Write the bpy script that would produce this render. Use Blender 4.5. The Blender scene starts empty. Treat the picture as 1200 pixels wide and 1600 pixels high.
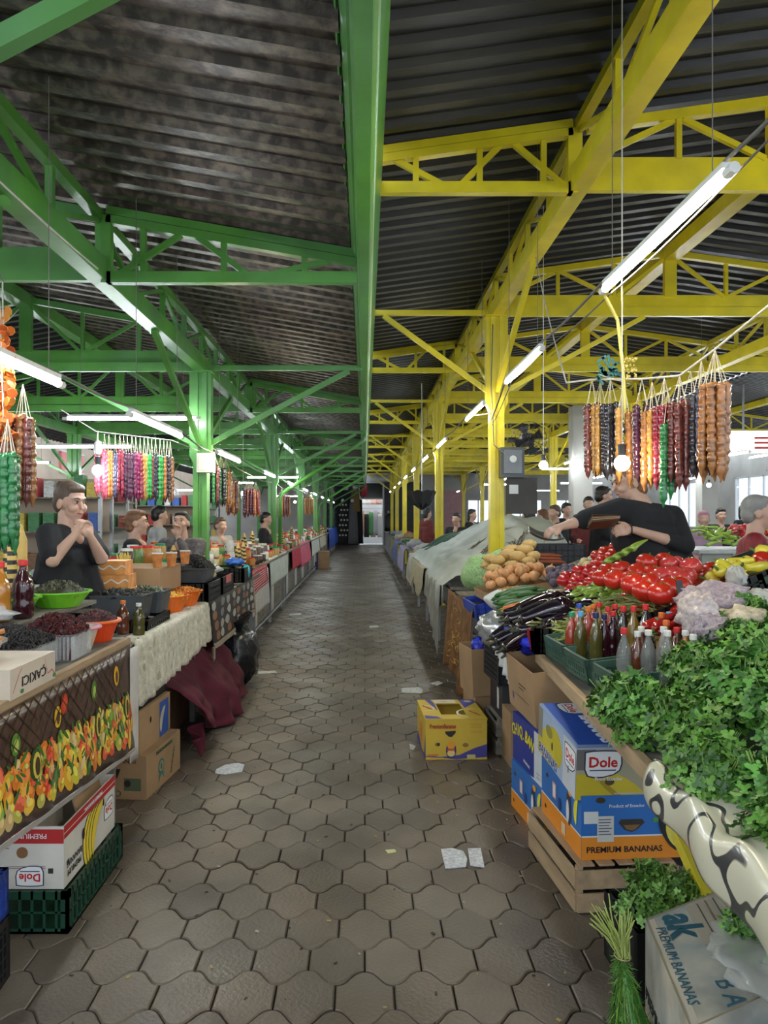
import bpy, math, random
from mathutils import Vector, Matrix, Euler, noise
from math import sin, cos, pi, radians, sqrt, atan2
random.seed(7)
SC = bpy.context.scene
COL = SC.collection
# ------------------------------------------------------------------ camera, world, exposure
F = 1200.0                      # focal length in pixels of the 1200 x 1600 frame
EYE = 1.6
cd = bpy.data.cameras.new('camera'); cam = bpy.data.objects.new('camera', cd); COL.objects.link(cam)
cd.sensor_width = 36; cd.lens = 27.0; cd.shift_x = 30/1600; cd.shift_y = 6/1600
cd.clip_start = 0.05; cd.clip_end = 300
cam.location = (0, 0, EYE); cam.rotation_euler = (pi/2, 0, 0)
SC.camera = cam
wd = bpy.data.worlds.new('daylight'); SC.world = wd; wd.use_nodes = True
bg = wd.node_tree.nodes['Background']; bg.inputs[0].default_value = (0.80, 0.90, 1.0, 1); bg.inputs[1].default_value = 1.1
SC.view_settings.view_transform = 'Standard'; SC.view_settings.look = 'None'
SC.view_settings.gamma = 1; SC.view_settings.use_curve_mapping = False
SC.view_settings.exposure = 0.95
SC.cycles.use_denoising = True
SC.cycles.max_bounces = 5; SC.cycles.diffuse_bounces = 3; SC.cycles.glossy_bounces = 3
SC.cycles.transmission_bounces = 4; SC.cycles.transparent_max_bounces = 6
SC.cycles.caustics_reflective = False; SC.cycles.caustics_refractive = False
SC.cycles.sample_clamp_indirect = 4
TUBE_L, BULB_L = 50, 50
# ------------------------------------------------------------------ helpers
def W(px, py, Y): return Vector(((px-570)*Y/F, Y, EYE-(py-806)*Y/F))
MATS = {}
def mat(name, col=(.5,.5,.5), rough=.5, metal=0, var=.15, vs=8, bump=0, bs=40, trans=0, emis=0, attr=False, alpha=1, sss=0, coat=0, rand=0, island=False, stretch=None, second=None, ss=3, spec=None, sheen=0):
    """procedural material: base colour (or the mesh's own painted colour) with noise, dirt and fine relief"""
    if name in MATS: return MATS[name]
    m = bpy.data.materials.new(name); m.use_nodes = True; nt = m.node_tree; N = nt.nodes; L = nt.links
    b = N['Principled BSDF']
    b.inputs['Roughness'].default_value = rough; b.inputs['Metallic'].default_value = metal
    if spec is not None: b.inputs['Specular IOR Level'].default_value = spec
    if trans: b.inputs['Transmission Weight'].default_value = trans; b.inputs['IOR'].default_value = 1.33
    if coat: b.inputs['Coat Weight'].default_value = coat; b.inputs['Coat Roughness'].default_value = .08
    if sss: b.inputs['Subsurface Weight'].default_value = sss; b.inputs['Subsurface Scale'].default_value = .02
    if alpha < 1: b.inputs['Alpha'].default_value = alpha
    if sheen: b.inputs['Sheen Weight'].default_value = sheen
    tc = N.new('ShaderNodeTexCoord'); mp = N.new('ShaderNodeMapping'); L.new(tc.outputs['Object'], mp.inputs[0])
    if stretch: mp.inputs['Scale'].default_value = stretch
    if attr:
        a = N.new('ShaderNodeAttribute'); a.attribute_name = 'Col'; src = a.outputs['Color']
    else:
        r = N.new('ShaderNodeRGB'); r.outputs[0].default_value = (*col, 1); src = r.outputs[0]
    if second is not None:
        nz = N.new('ShaderNodeTexNoise'); nz.inputs['Scale'].default_value = ss; nz.inputs['Detail'].default_value = 6
        L.new(mp.outputs[0], nz.inputs['Vector'])
        cr = N.new('ShaderNodeValToRGB'); cr.color_ramp.elements[0].position = .42; cr.color_ramp.elements[1].position = .62
        L.new(nz.outputs['Fac'], cr.inputs[0])
        mx = N.new('ShaderNodeMix'); mx.data_type = 'RGBA'; L.new(cr.outputs[0], mx.inputs[0])
        L.new(src, mx.inputs[6]); mx.inputs[7].default_value = (*second, 1); src = mx.outputs[2]
    if var or rand:
        nz = N.new('ShaderNodeTexNoise'); nz.inputs['Scale'].default_value = vs; nz.inputs['Detail'].default_value = 5
        L.new(mp.outputs[0], nz.inputs['Vector'])
        mr = N.new('ShaderNodeMapRange'); mr.inputs[1].default_value = .3; mr.inputs[2].default_value = .7
        mr.inputs[3].default_value = 1-var; mr.inputs[4].default_value = 1+var
        L.new(nz.outputs['Fac'], mr.inputs[0]); val = mr.outputs[0]
        if rand:
            if island: g = N.new('ShaderNodeNewGeometry'); ro = g.outputs['Random Per Island']
            else: g = N.new('ShaderNodeObjectInfo'); ro = g.outputs['Random']
            m2 = N.new('ShaderNodeMapRange'); m2.inputs[3].default_value = 1-rand; m2.inputs[4].default_value = 1+rand
            L.new(ro, m2.inputs[0])
            mm = N.new('ShaderNodeMath'); mm.operation = 'MULTIPLY'; L.new(val, mm.inputs[0]); L.new(m2.outputs[0], mm.inputs[1]); val = mm.outputs[0]
        vm = N.new('ShaderNodeVectorMath'); vm.operation = 'SCALE'; L.new(src, vm.inputs[0]); L.new(val, vm.inputs['Scale']); src = vm.outputs[0]
    L.new(src, b.inputs['Base Color'])
    if emis: L.new(src, b.inputs['Emission Color']); b.inputs['Emission Strength'].default_value = emis
    if bump:
        n2 = N.new('ShaderNodeTexNoise'); n2.inputs['Scale'].default_value = bs; n2.inputs['Detail'].default_value = 4
        L.new(mp.outputs[0], n2.inputs['Vector'])
        bp = N.new('ShaderNodeBump'); bp.inputs['Strength'].default_value = bump; bp.inputs['Distance'].default_value = .01
        L.new(n2.outputs['Fac'], bp.inputs['Height']); L.new(bp.outputs[0], b.inputs['Normal'])
    MATS[name] = m
    return m
def root_loc(o):
    v = Vector((0,0,0))
    while o: v += o.location; o = o.parent
    return v
def tag(o, label=None, cat=None, group=None, kind=None):
    if label: o['label'] = label
    if cat: o['category'] = cat
    if group: o['group'] = group
    if kind: o['kind'] = kind
    return o
def empty(name, loc=(0,0,0), label=None, cat=None, group=None, kind=None, rz=0):
    o = bpy.data.objects.new(name, None); COL.objects.link(o); o.location = loc; o.rotation_euler[2] = rz; o.empty_display_size = .05
    return tag(o, label, cat, group, kind)
def basis(d, up=(0,0,1)):
    d = Vector(d).normalized(); up = Vector(up)
    if abs(d.dot(up)) > .98: up = Vector((0,1,0)) if abs(d.y) < .9 else Vector((1,0,0))
    s = d.cross(up).normalized(); u = s.cross(d).normalized()
    return s, d, u
class MB:
    def __init__(s, T=None): s.v = []; s.f = []; s.m = []; s.c = []; s.mi = 0; s.col = (1,1,1); s.T = T
    def add(s, vs, fs):
        n = len(s.v); T = s.T
        s.v += [tuple(T @ Vector(v)) if T else tuple(v) for v in vs]
        for f in fs: s.f.append(tuple(i+n for i in f)); s.m.append(s.mi); s.c.append(s.col)
        return s
    def box(s, c, d, R=None):
        x, y, z = d[0]/2, d[1]/2, d[2]/2
        vs = [Vector((i,j,k)) for i in (-x,x) for j in (-y,y) for k in (-z,z)]
        if R is not None: vs = [R @ v for v in vs]
        c = Vector(c)
        return s.add([v+c for v in vs], [(0,1,3,2),(4,6,7,5),(0,4,5,1),(2,3,7,6),(0,2,6,4),(1,5,7,3)])
    def bb(s, a, b):
        return s.box([(a[i]+b[i])/2 for i in range(3)], [abs(b[i]-a[i]) for i in range(3)])
    def bar(s, p, q, w, h, up=(0,0,1)):
        p, q = Vector(p), Vector(q); a, d, u = basis(q-p, up)
        a, u = a*w/2, u*h/2
        return s.add([p-a-u,p+a-u,p+a+u,p-a+u,q-a-u,q+a-u,q+a+u,q-a+u], [(0,1,2,3),(7,6,5,4),(0,4,5,1),(1,5,6,2),(2,6,7,3),(3,7,4,0)])
    def tube(s, pts, r, n=8, cap=True):
        pts = [Vector(p) for p in pts]
        if not hasattr(r, '__len__'): r = [r]*len(pts)
        vs = []; fs = []; k = len(pts)
        a = None
        for i, p in enumerate(pts):
            d = (pts[min(i+1,k-1)]-pts[max(i-1,0)])
            if d.length < 1e-9: d = Vector((0,0,1))
            d.normalize()
            if a is None: a, _, u = basis(d)
            else:
                a = (a - d*a.dot(d)).normalized(); u = a.cross(d)
            for j in range(n):
                t = 2*pi*j/n; vs.append(p + (a*cos(t)+u*sin(t))*r[i])
        for i in range(k-1):
            for j in range(n):
                j2 = (j+1) % n; fs.append((i*n+j, i*n+j2, (i+1)*n+j2, (i+1)*n+j))
        if cap: fs.append(tuple(range(n))[::-1]); fs.append(tuple(range((k-1)*n, k*n)))
        return s.add(vs, fs)
    def lathe(s, prof, n=20, o=(0,0,0), R=None, sx=1, sy=1, cap0=True, cap1=True, wob=None):
        vs = []; fs = []; o = Vector(o); k = len(prof)
        for i, (r, z) in enumerate(prof):
            for j in range(n):
                t = 2*pi*j/n; rr = r*(wob(t,i) if wob else 1)
                v = Vector((cos(t)*rr*sx, sin(t)*rr*sy, z)); v = R @ v if R is not None else v; vs.append(v+o)
        for i in range(k-1):
            for j in range(n):
                j2 = (j+1) % n; fs.append((i*n+j, i*n+j2, (i+1)*n+j2, (i+1)*n+j))
        if cap0: fs.append(tuple(range(n))[::-1])
        if cap1: fs.append(tuple(range((k-1)*n, k*n)))
        return s.add(vs, fs)
    def ball(s, c, r, n=12, m=8, R=None, f=None):
        if not hasattr(r, '__len__'): r = (r,r,r)
        c = Vector(c); vs = []; fs = []
        for i in range(m+1):
            ph = pi*i/m
            for j in range(n):
                t = 2*pi*j/n; d = Vector((sin(ph)*cos(t), sin(ph)*sin(t), cos(ph)))
                q = f(d) if f else 1
                v = Vector((d.x*r[0]*q, d.y*r[1]*q, d.z*r[2]*q)); vs.append((R @ v if R is not None else v)+c)
        for i in range(m):
            for j in range(n):
                j2 = (j+1) % n; fs.append((i*n+j, (i+1)*n+j, (i+1)*n+j2, i*n+j2))
        return s.add(vs, fs)
    def poly(s, pts): return s.add(pts, [tuple(range(len(pts)))])
    def disc(s, c, ax, ay, rx, ry, n=16):
        c, ax, ay = Vector(c), Vector(ax), Vector(ay)
        return s.poly([c+ax*cos(2*pi*i/n)*rx+ay*sin(2*pi*i/n)*ry for i in range(n)])
    def prism(s, pts, ext):
        n = len(pts); ext = Vector(ext); pts = [Vector(p) for p in pts]
        return s.add(pts+[p+ext for p in pts], [tuple(range(n))[::-1], tuple(range(n,2*n))]+[(i,(i+1)%n,(i+1)%n+n,i+n) for i in range(n)])
    def grid(s, fn, nu, nv, col=None):
        vs = [fn(i/nu, j/nv) for j in range(nv+1) for i in range(nu+1)]
        n = len(s.v); s.add(vs, [])
        for j in range(nv):
            for i in range(nu):
                a = n+j*(nu+1)+i; s.f.append((a,a+1,a+nu+2,a+nu+1)); s.m.append(s.mi)
                s.c.append(col((i+.5)/nu,(j+.5)/nv) if col else s.col)
        return s
    def sheet(s, fn, nu, nv, th=.004, col=None):
        """cloth with a real thickness: grid fn offset along its normal"""
        P = [[Vector(fn(i/nu, j/nv)) for i in range(nu+1)] for j in range(nv+1)]
        def nrm(i, j):
            a = P[j][min(i+1,nu)]-P[j][max(i-1,0)]; b = P[min(j+1,nv)][i]-P[max(j-1,0)][i]
            c = a.cross(b); return c.normalized() if c.length > 1e-12 else Vector((0,0,1))
        n = len(s.v); W1 = nu+1; K = W1*(nv+1)
        top = [P[j][i] for j in range(nv+1) for i in range(W1)]
        bot = [P[j][i]-nrm(i,j)*th for j in range(nv+1) for i in range(W1)]
        s.add(top+bot, [])
        def q(f, c): s.f.append(tuple(x+n for x in f)); s.m.append(s.mi); s.c.append(c)
        for j in range(nv):
            for i in range(nu):
                a = j*W1+i; c = col((i+.5)/nu,(j+.5)/nv) if col else s.col
                q((a,a+1,a+W1+1,a+W1), c); q((K+a+W1,K+a+W1+1,K+a+1,K+a), c)
        for i in range(nu): q((i+1,i,K+i,K+i+1), s.col); a = nv*W1+i; q((a,a+1,K+a+1,K+a), s.col)
        for j in range(nv): a = j*W1; q((a,a+W1,K+a+W1,K+a), s.col); a += nu; q((a+W1,a,K+a,K+a+W1), s.col)
        return s
    def mesh(s, name, mats, off=Vector((0,0,0)), smooth=False):
        me = bpy.data.meshes.new(name)
        me.from_pydata([(v[0]-off[0], v[1]-off[1], v[2]-off[2]) for v in s.v], [], s.f)
        if not isinstance(mats, (list, tuple)): mats = [mats]
        for m in mats: me.materials.append(m)
        me.polygons.foreach_set('material_index', s.m)
        if smooth: me.polygons.foreach_set('use_smooth', [True]*len(s.f))
        if any(c != (1,1,1) for c in s.c):
            at = me.color_attributes.new('Col', 'FLOAT_COLOR', 'CORNER'); buf = []
            for f, c in zip(s.f, s.c): buf += [c[0],c[1],c[2],1.0]*len(f)
            at.data.foreach_set('color', buf)
        me.update(); return me
    def build(s, name, mats, parent=None, smooth=False, label=None, cat=None, group=None, kind=None, origin=None):
        if parent is not None: off = root_loc(parent)
        elif origin is not None: off = Vector(origin)
        else:
            xs = [v[0] for v in s.v]; ys = [v[1] for v in s.v]; zs = [v[2] for v in s.v]
            off = Vector(((min(xs)+max(xs))/2, (min(ys)+max(ys))/2, min(zs)))
        o = bpy.data.objects.new(name, s.mesh(name, mats, off, smooth)); COL.objects.link(o)
        if parent is not None: o.parent = parent
        else: o.location = off
        if smooth == 'auto': pass
        return tag(o, label, cat, group, kind)
def kids(o): return [c for c in ALLKIDS.get(o.name, [])]
ALLKIDS = {}
def copy_tree(o, loc=None, rz=None, label=None, group=None, scale=None, parent=None, ch=None):
    c = o.copy(); COL.objects.link(c)
    if parent is not None: c.parent = parent
    if loc is not None: c.location = loc
    if rz is not None: c.rotation_euler = rz if hasattr(rz, '__len__') else (0,0,rz)
    if scale is not None: c.scale = scale if hasattr(scale, '__len__') else (scale,)*3
    if label: c['label'] = label
    if group: c['group'] = group
    for k in (ch if ch is not None else list(o.children)): copy_tree(k, parent=c)
    return c
def RZ(a): return Matrix.Rotation(a, 3, 'Z')
def T4(loc, rx=0, ry=0, rz=0, s=1): return Matrix.Translation(loc) @ Euler((rx,ry,rz)).to_matrix().to_4x4() @ Matrix.Scale(s, 4)
def text(body, size, T, m, parent, ext=.0006, bold=0, name='lettering', align='CENTER', sx=1, shear=0, label=None):
    """flat lettering as a mesh; T places its own x (reading direction) / y (up) plane"""
    cu = bpy.data.curves.new('lettering', 'FONT'); cu.body = body; cu.size = size; cu.align_x = align; cu.align_y = 'CENTER'
    cu.extrude = ext; cu.offset = bold; cu.resolution_u = 2; cu.shear = shear
    ob = bpy.data.objects.new('lettering', cu); me = bpy.data.meshes.new_from_object(ob)
    bpy.data.objects.remove(ob); me.transform(Matrix.Diagonal((sx,1,1,1))); me.transform(T); me.transform(Matrix.Translation(-root_loc(parent)))
    me.materials.clear(); me.materials.append(m)
    o = bpy.data.objects.new(name, me); COL.objects.link(o); o.parent = parent
    if label: o['label'] = label
    return o
def frame(o, x, y):
    """4x4 with origin o, x axis along x, y axis along y"""
    x = Vector(x).normalized(); y = Vector(y); y = (y-x*y.dot(x)).normalized(); z = x.cross(y)
    M = Matrix((x, y, z)).transposed().to_4x4(); M.translation = Vector(o); return M
ORD = ['nearest','second','third','fourth','fifth','sixth','seventh','eighth','ninth','tenth','eleventh','twelfth','thirteenth','fourteenth','fifteenth']
def U(a, b): return random.uniform(a, b)
# ------------------------------------------------------------------ shared materials
GREEN = mat('green_gloss_paint', (.095,.31,.05), .3, var=.18, vs=3, bump=.08, bs=25, second=(.11,.28,.10), ss=.8)
YELLOW = mat('yellow_gloss_paint', (.82,.66,.02), .33, var=.12, vs=4, bump=.1, bs=25, second=(.72,.60,.05), ss=1.2)
WOOD = mat('pale_raw_wood', (.42,.29,.17), .75, var=.25, vs=6, stretch=(3,.4,3), bump=.2, bs=30)
GREYWOOD = mat('weathered_grey_wood', (.20,.18,.15), .8, var=.35, vs=6, stretch=(4,.5,4), bump=.3, bs=30)
CARD = mat('brown_cardboard', (.37,.23,.12), .85, var=.12, vs=5, bump=.05, bs=60)
DARKCARD = mat('inside_of_cardboard', (.20,.13,.07), .9)
PAINT = mat('printed_surface', rough=.6, attr=True, var=.06, vs=6)
PGLOSS = mat('printed_gloss_surface', rough=.35, attr=True, var=.06, vs=6)
CLOTH = mat('dyed_cloth', rough=.9, attr=True, var=.12, vs=20, bump=.15, bs=200)
BLACKP = mat('black_plastic', (.012,.012,.014), .42, var=.2)
BLACKBAG = mat('black_bag_film', (.01,.011,.016), .22, var=.3, bump=.5, bs=25)
STEEL = mat('grey_steel', (.35,.35,.35), .4, metal=.8)
CABLE = mat('grey_cable', (.16,.15,.14), .6)
WHITEP = mat('white_plastic', (.72,.72,.70), .4, var=.05)
SKIN = mat('skin', (.58,.36,.27), .5, var=.08, vs=14, sss=.12)
GLASS = mat('clear_plastic', (.82,.85,.86), .12, alpha=.28, var=.05)
def glow(name, col, st):
    m = bpy.data.materials.new(name); m.use_nodes = True; nt = m.node_tree; nt.nodes.clear()
    e = nt.nodes.new('ShaderNodeEmission'); o = nt.nodes.new('ShaderNodeOutputMaterial'); nt.links.new(e.outputs[0], o.inputs[0])
    e.inputs[0].default_value = (*col,1); e.inputs[1].default_value = st; return m
TUBE_COOL = glow('cool_tube_glow', (.90,.97,1), TUBE_L); TUBE_WARM = glow('warm_tube_glow', (1,.90,.66), TUBE_L)
BULBG = glow('cool_bulb_glow', (.9,.97,1), BULB_L); BULBW = glow('warm_bulb_glow', (1,.86,.6), BULB_L)
# ------------------------------------------------------------------ floor
fl = MB(); fl.bb((-12.5,-6,-.06),(14,44,-.012))
DIRT = mat('dark_joint_dirt', (.028,.024,.02), .9)
floor = fl.build('floor', DIRT, origin=(0,0,0), kind='structure')
def floor_mat(name, island):
    m = mat(name, (.112,.086,.064), .5, var=.25, vs=2.2, rand=.2, island=island, second=(.15,.125,.10), ss=.9, bump=.35, bs=60)
    nt = m.node_tree; N = nt.nodes; L = nt.links; b = N['Principled BSDF']
    # world-space stains: object coordinates differ per paver, so read position instead
    g = N.new('ShaderNodeNewGeometry')
    for n in list(N):
        if n.type == 'TEX_NOISE' and n.inputs['Scale'].default_value < 5:
            L.new(g.outputs['Position'], n.inputs['Vector'])
    n = N.new('ShaderNodeTexNoise'); n.inputs['Scale'].default_value = 1.7; n.inputs['Detail'].default_value = 7; L.new(g.outputs['Position'], n.inputs['Vector'])
    r = N.new('ShaderNodeMapRange'); r.inputs[1].default_value = .35; r.inputs[2].default_value = .65; r.inputs[3].default_value = .28; r.inputs[4].default_value = .56
    L.new(n.outputs['Fac'], r.inputs[0]); L.new(r.outputs[0], b.inputs['Roughness'])
    return m
PVW, PVP, PVA = .2, .214, .041
def paver_outline(k=14):
    g = .003; top = []; bot = []
    for i in range(k+1):
        x = -PVW/2 + PVW*i/k
        w = PVA*(cos(2*pi*x/PVW)-.06*cos(6*pi*x/PVW))/.94
        top.append((max(min(x,PVW/2-g),-PVW/2+g), PVP/2 + w - g)); bot.append((max(min(x,PVW/2-g),-PVW/2+g), -PVP/2 - w + g))
    return bot + top[::-1]
OUT = paver_outline()
def paver_geo(mb, cx, cy, tz=0, ax=0, ay=0):
    n = len(OUT); vs = []
    for sc_, z in ((1,-.03),(1,-.004),(.955,0)):
        for x, y in OUT: vs.append((cx+x*sc_, cy+y*sc_, z+tz+(x*ax+y*ay if z > -.02 else 0)))
    fs = [(i,(i+1)%n,(i+1)%n+n,i+n) for i in range(n)]+[(i+n,(i+1)%n+n,(i+1)%n+2*n,i+2*n) for i in range(n)]+[tuple(range(2*n,3*n))]
    mb.add(vs, fs)
PM = floor_mat('worn_concrete_paver', False); PMS = floor_mat('worn_concrete_pavers', True)
pm = MB(); paver_geo(pm, 0, 0); paver_me = pm.mesh('paver', PM)
rest = MB(); cnt = 0; row = 0; y = 1.7
while y < 41.9:
    off = .5*PVW if row % 2 else 0
    wide = 13 if y < 30 else 10
    for i in range(-wide, wide):
        x = i*PVW + off
        if not (-1.75 < x < 1.5): continue
        near = y < 8.2 and -1.25 < x < .95 and cnt < 300 and abs(x-.0) < y*.55
        if near:
            o = bpy.data.objects.new('paver', paver_me); COL.objects.link(o); o.parent = floor; o.location = (x, y, U(-.003,.003)); o.rotation_euler = (U(-.008,.008), U(-.008,.008), 0); cnt += 1
        else: paver_geo(rest, x, y, U(-.003,.002), U(-.01,.01), U(-.01,.01))
    y += PVP; row += 1
rest.build('far_pavers', PMS, floor, kind='stuff')
# plain screed under and behind the counters
sl = MB(); sl.bb((-12.4,-6,-.012),(-1.76,42,-.004)); sl.bb((1.51,-6,-.012),(13.9,42,-.004)); sl.bb((-1.76,-6,-.012),(1.51,1.55,-.002))
sl.build('screed', mat('grey_screed', (.12,.105,.09), .7, var=.3, vs=1.5, bump=.3), floor)
# ------------------------------------------------------------------ roof
ROOFM = mat('dark_corrugated_iron', (.060,.050,.047), .36, metal=.45, var=.4, vs=3, second=(.17,.14,.115), ss=15, bump=.3, bs=35)
ROOFD = mat('blackish_corrugated_iron', (.032,.033,.036), .42, metal=.3, var=.35, vs=3, stretch=(.4,3,3), bump=.15, bs=30)
def roof_sheet_mesh(x0, z0, x1, z1, m):
    mb = MB(); prof = []; p = .2; wid = 1.0
    for k in range(5):
        b = k*p; prof += [(b,0),(b+.07,0),(b+.095,.035),(b+.175,.035)]
    prof.append((wid,0))
    vs = []; fs = []; n = len(prof)
    for (x, z) in ((x0,z0),(x1,z1)):
        for (yy, zz) in prof: vs.append((x, yy, z+zz))
    for (x, z) in ((x0,z0),(x1,z1)):
        for (yy, zz) in prof: vs.append((x, yy, z+zz+.004))
    for i in range(n-1):
        fs.append((i,i+1,n+i+1,n+i)); fs.append((3*n+i,3*n+i+1,2*n+i+1,2*n+i))
    for i in range(n-1): fs.append((i+1,i,2*n+i,2*n+i+1)); fs.append((n+i,n+i+1,3*n+i+1,3*n+i))
    mb.add(vs, fs); return mb.mesh('roof_sheet', m)
GS, YS = .175, .14                       # roof slopes
def gz(x): return EYE+1.66+GS*(min(-x, x+6.9))       # underside of green roof for -6.9 < x < 0
def yz(x): return EYE+2.30+YS*(min(x, 6.2-x) if x < 6.2 else min(x-6.2, 12.4-x))
for k, (xa, xb, fz, m) in enumerate([(-.09,-3.45,gz,ROOFM),(-3.45,-6.9,gz,ROOFD),(.06,3.1,yz,ROOFD),(3.1,6.15,yz,ROOFD),(6.25,9.3,yz,ROOFD),(9.3,12.4,yz,ROOFD)]):
    c = empty('ceiling', (0,0,0), kind='structure')
    me = roof_sheet_mesh(xa, fz(xa)+.0, xb, fz(xb)+.0, m)
    for j in range(43):
        o = bpy.data.objects.new('roof_sheet', me); COL.objects.link(o); o.parent = c; o.location = (0, -.2+j*.998, 0)
# ------------------------------------------------------------------ steel frame
XG, XG2, XY, XY2 = -1.66, -5.22, 1.335, 4.86
ZG, ZY = EYE+1.46, EYE+2.02             # undersides of the longitudinal beams
ROWS = [1.8+6*k for k in range(7)]      # column rows
MID = [4.8+6*k for k in range(6)]
def chord(mb, p, q, w, h): mb.bar(p, q, w, h)
def long_beam(x, z, ztop, M_, label, cat='beam'):
    r = empty('lattice_beam', (x, 1.0, z), label, cat)
    mb = MB(); mb.bb((x-.055,-3,z),(x+.055,41.5,z+.015)); mb.bb((x-.055,-3,z+.015),(x-.045,41.5,z+.13)); mb.bb((x+.045,-3,z+.015),(x+.055,41.5,z+.13)); mb.bb((x-.055,-3,z+.13),(x+.055,41.5,z+.14))
    mb.build('bottom_chord', M_, r)
    mb = MB(); mb.bb((x-.03,-3,ztop-.06),(x+.03,41.5,ztop)); mb.build('top_chord', M_, r)
    y = -3.0+.3; k = 0
    while y < 41:
        if y > .5:
            mb = MB(); mb.bb((x-.02,y-.02,z+.14),(x+.02,y+.02,ztop-.06)); mb.build('vertical', M_, r)
            mb = MB(); a, b = (z+.14, ztop-.05) if k % 2 else (ztop-.05, z+.14)
            if y < 30: mb.bar((x,y,a),(x,y+.75,b),.03,.03); mb.build('diagonal', M_, r)
        y += .75; k += 1
    return r
long_beam(XG, ZG, EYE+1.90, GREEN, 'green lattice roof beam running along the left side of the aisle')
long_beam(XY, ZY, EYE+2.46, YELLOW, 'yellow lattice roof beam running along the right side of the aisle')
long_beam(XG2, ZG, EYE+1.90, GREEN, 'green lattice roof beam farther left behind the stalls')
long_beam(XY2, ZY, EYE+2.46, YELLOW, 'yellow lattice roof beam farther right behind the vendor')
def ridge(x, z, M_, label):
    mb = MB(); mb.bb((x-.07,-3,z),(x+.07,41.5,z+.012)); mb.bb((x-.07,-3,z+.012),(x-.06,41.5,z+.12)); mb.bb((x+.06,-3,z+.012),(x+.07,41.5,z+.12)); mb.bb((x-.07,-3,z+.12),(x+.07,41.5,z+.13))
    mb.build('ridge_beam', M_, None, label=label, cat='beam')
ridge(3.1, yz(3.1)-.15, YELLOW, 'yellow ridge beam under the top of the right roof')
ridge(-3.45, gz(-3.45)-.15, GREEN, 'green ridge beam under the top of the left roof')
ridge(9.3, yz(9.3)-.15, YELLOW, 'yellow ridge beam under the far right roof')
def light_truss(y, side, k):
    """short truss between the aisle gutter and the longitudinal beam"""
    if side < 0: M_, x0, x1, zb, fz = GREEN, -.05, XG+.05, ZG-.01, gz
    else: M_, x0, x1, zb, fz = YELLOW, .06, XY-.04, ZY-.01, yz
    r = empty('roof_truss', (x1, y, zb), '%s %s lattice truss from the aisle gutter, counted from the camera' % (ORD[k], 'green' if side < 0 else 'yellow'), 'truss')
    mb = MB(); mb.bar((x0,y,zb+.035),(x1,y,zb+.035),.06,.07); mb.build('bottom_chord', M_, r)
    def zt(x): return fz(x)-.09
    mb = MB(); mb.bar((x0,y,zt(x0)),(x1,y,zt(x1)),.06,.05); mb.build('top_chord', M_, r)
    mb = MB(); mb.bar((x0,y+.02,zt(x0)+.055),(x1,y+.02,zt(x1)+.055),.09,.05); mb.build('purlin', M_, r)
    mb = MB(); mb.bar((x1,y,zb),(x1,y,zt(x1)+.02),.06,.06,(0,1,0)); mb.build('end_post', M_, r)
    L_ = x1-x0; n = 3
    for i in range(1, n+1):
        x = x0+L_*(i-.35)/(n+.1)
        if zt(x)-zb < .16: continue
        mb = MB(); mb.bar((x,y,zb+.07),(x,y,zt(x)-.02),.035,.035,(0,1,0)); mb.build('vertical', M_, r)
    for i, (a, b) in enumerate(((.30,.47),(.62,.47),(.68,.95))):
        up = i != 0
        xa, xb = x0+L_*(a if i < 2 else .68), x0+L_*(b if i < 2 else .95)
        if i == 0: p, q = (x0+L_*.34,y,zb+.06), (x0+L_*.10,y,zt(x0+L_*.10)-.01)
        if i == 1: p, q = (x0+L_*.44,y,zb+.06), (x0+L_*.64,y,zt(x0+L_*.64)-.01)
        if i == 2: p, q = (x0+L_*.95,y,zb+.06), (x0+L_*.70,y,zt(x0+L_*.70)-.01)
        mb = MB(); mb.bar(p,q,.03,.035); mb.build('diagonal', M_, r)
def heavy_truss(y, side, k, mid, xa=None, xb=None, lab=None):
    if side < 0: M_, a, b, zb, fz = GREEN, XG-.055, XG2+.055, ZG-.0, gz
    else: M_, a, b, zb, fz = YELLOW, XY+.055, XY2-.055, ZY, yz
    if xa is not None: a, b = xa, xb
    c = (a+b)/2
    lab = lab or '%s %s ridged lattice truss behind the %s columns, counted from the camera' % (ORD[k], 'green' if side < 0 else 'yellow', 'left' if side < 0 else 'right')
    r = empty('ridged_truss', (c, y, zb), lab, 'truss')
    mb = MB(); mb.bar((a,y,zb+.05),(b,y,zb+.05),.05,.09); mb.build('bottom_chord', M_, r)
    mb = MB(); mb.bar((a,y+.03,zb+.16),(b,y+.03,zb+.16),.07,.12); mb.build('middle_rail', M_, r)
    def zt(x): return fz(x)-.07
    mb = MB(); mb.bar((a,y,zt(a)),(c,y,zt(c)),.06,.06); mb.bar((c,y,zt(c)),(b,y,zt(b)),.06,.06); mb.build('top_chord', M_, r)
    mb = MB(); mb.bar((c,y,zb+.2),(c,y,zt(c)),.12,.06,(0,1,0)); mb.build('king_post', M_, r)
    n = 6
    for i in range(1, n):
        if i == n//2: continue
        x = a+(b-a)*i/n
        mb = MB(); mb.bar((x,y,zb+.21),(x,y,zt(x)-.02),.035,.035,(0,1,0)); mb.build('vertical', M_, r)
    for i in range(n):
        x, x2 = a+(b-a)*(i+.05)/n, a+(b-a)*(i+.95)/n
        if (i % 2 == 0): p, q = (x,y,zb+.21), (x2,y,zt(x2)-.03)
        else: p, q = (x,y,zt(x)-.03), (x2,y,zb+.21)
        mb = MB(); mb.bar(p,q,.03,.035); mb.build('diagonal', M_, r)
for k, y in enumerate(MID):
    light_truss(y, -1, k); light_truss(y, 1, k)
ROWSALL = sorted(MID+ROWS[1:])
for k, y in enumerate(ROWSALL):
    heavy_truss(y, -1, k, y in MID); heavy_truss(y, 1, k, y in MID)
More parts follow.
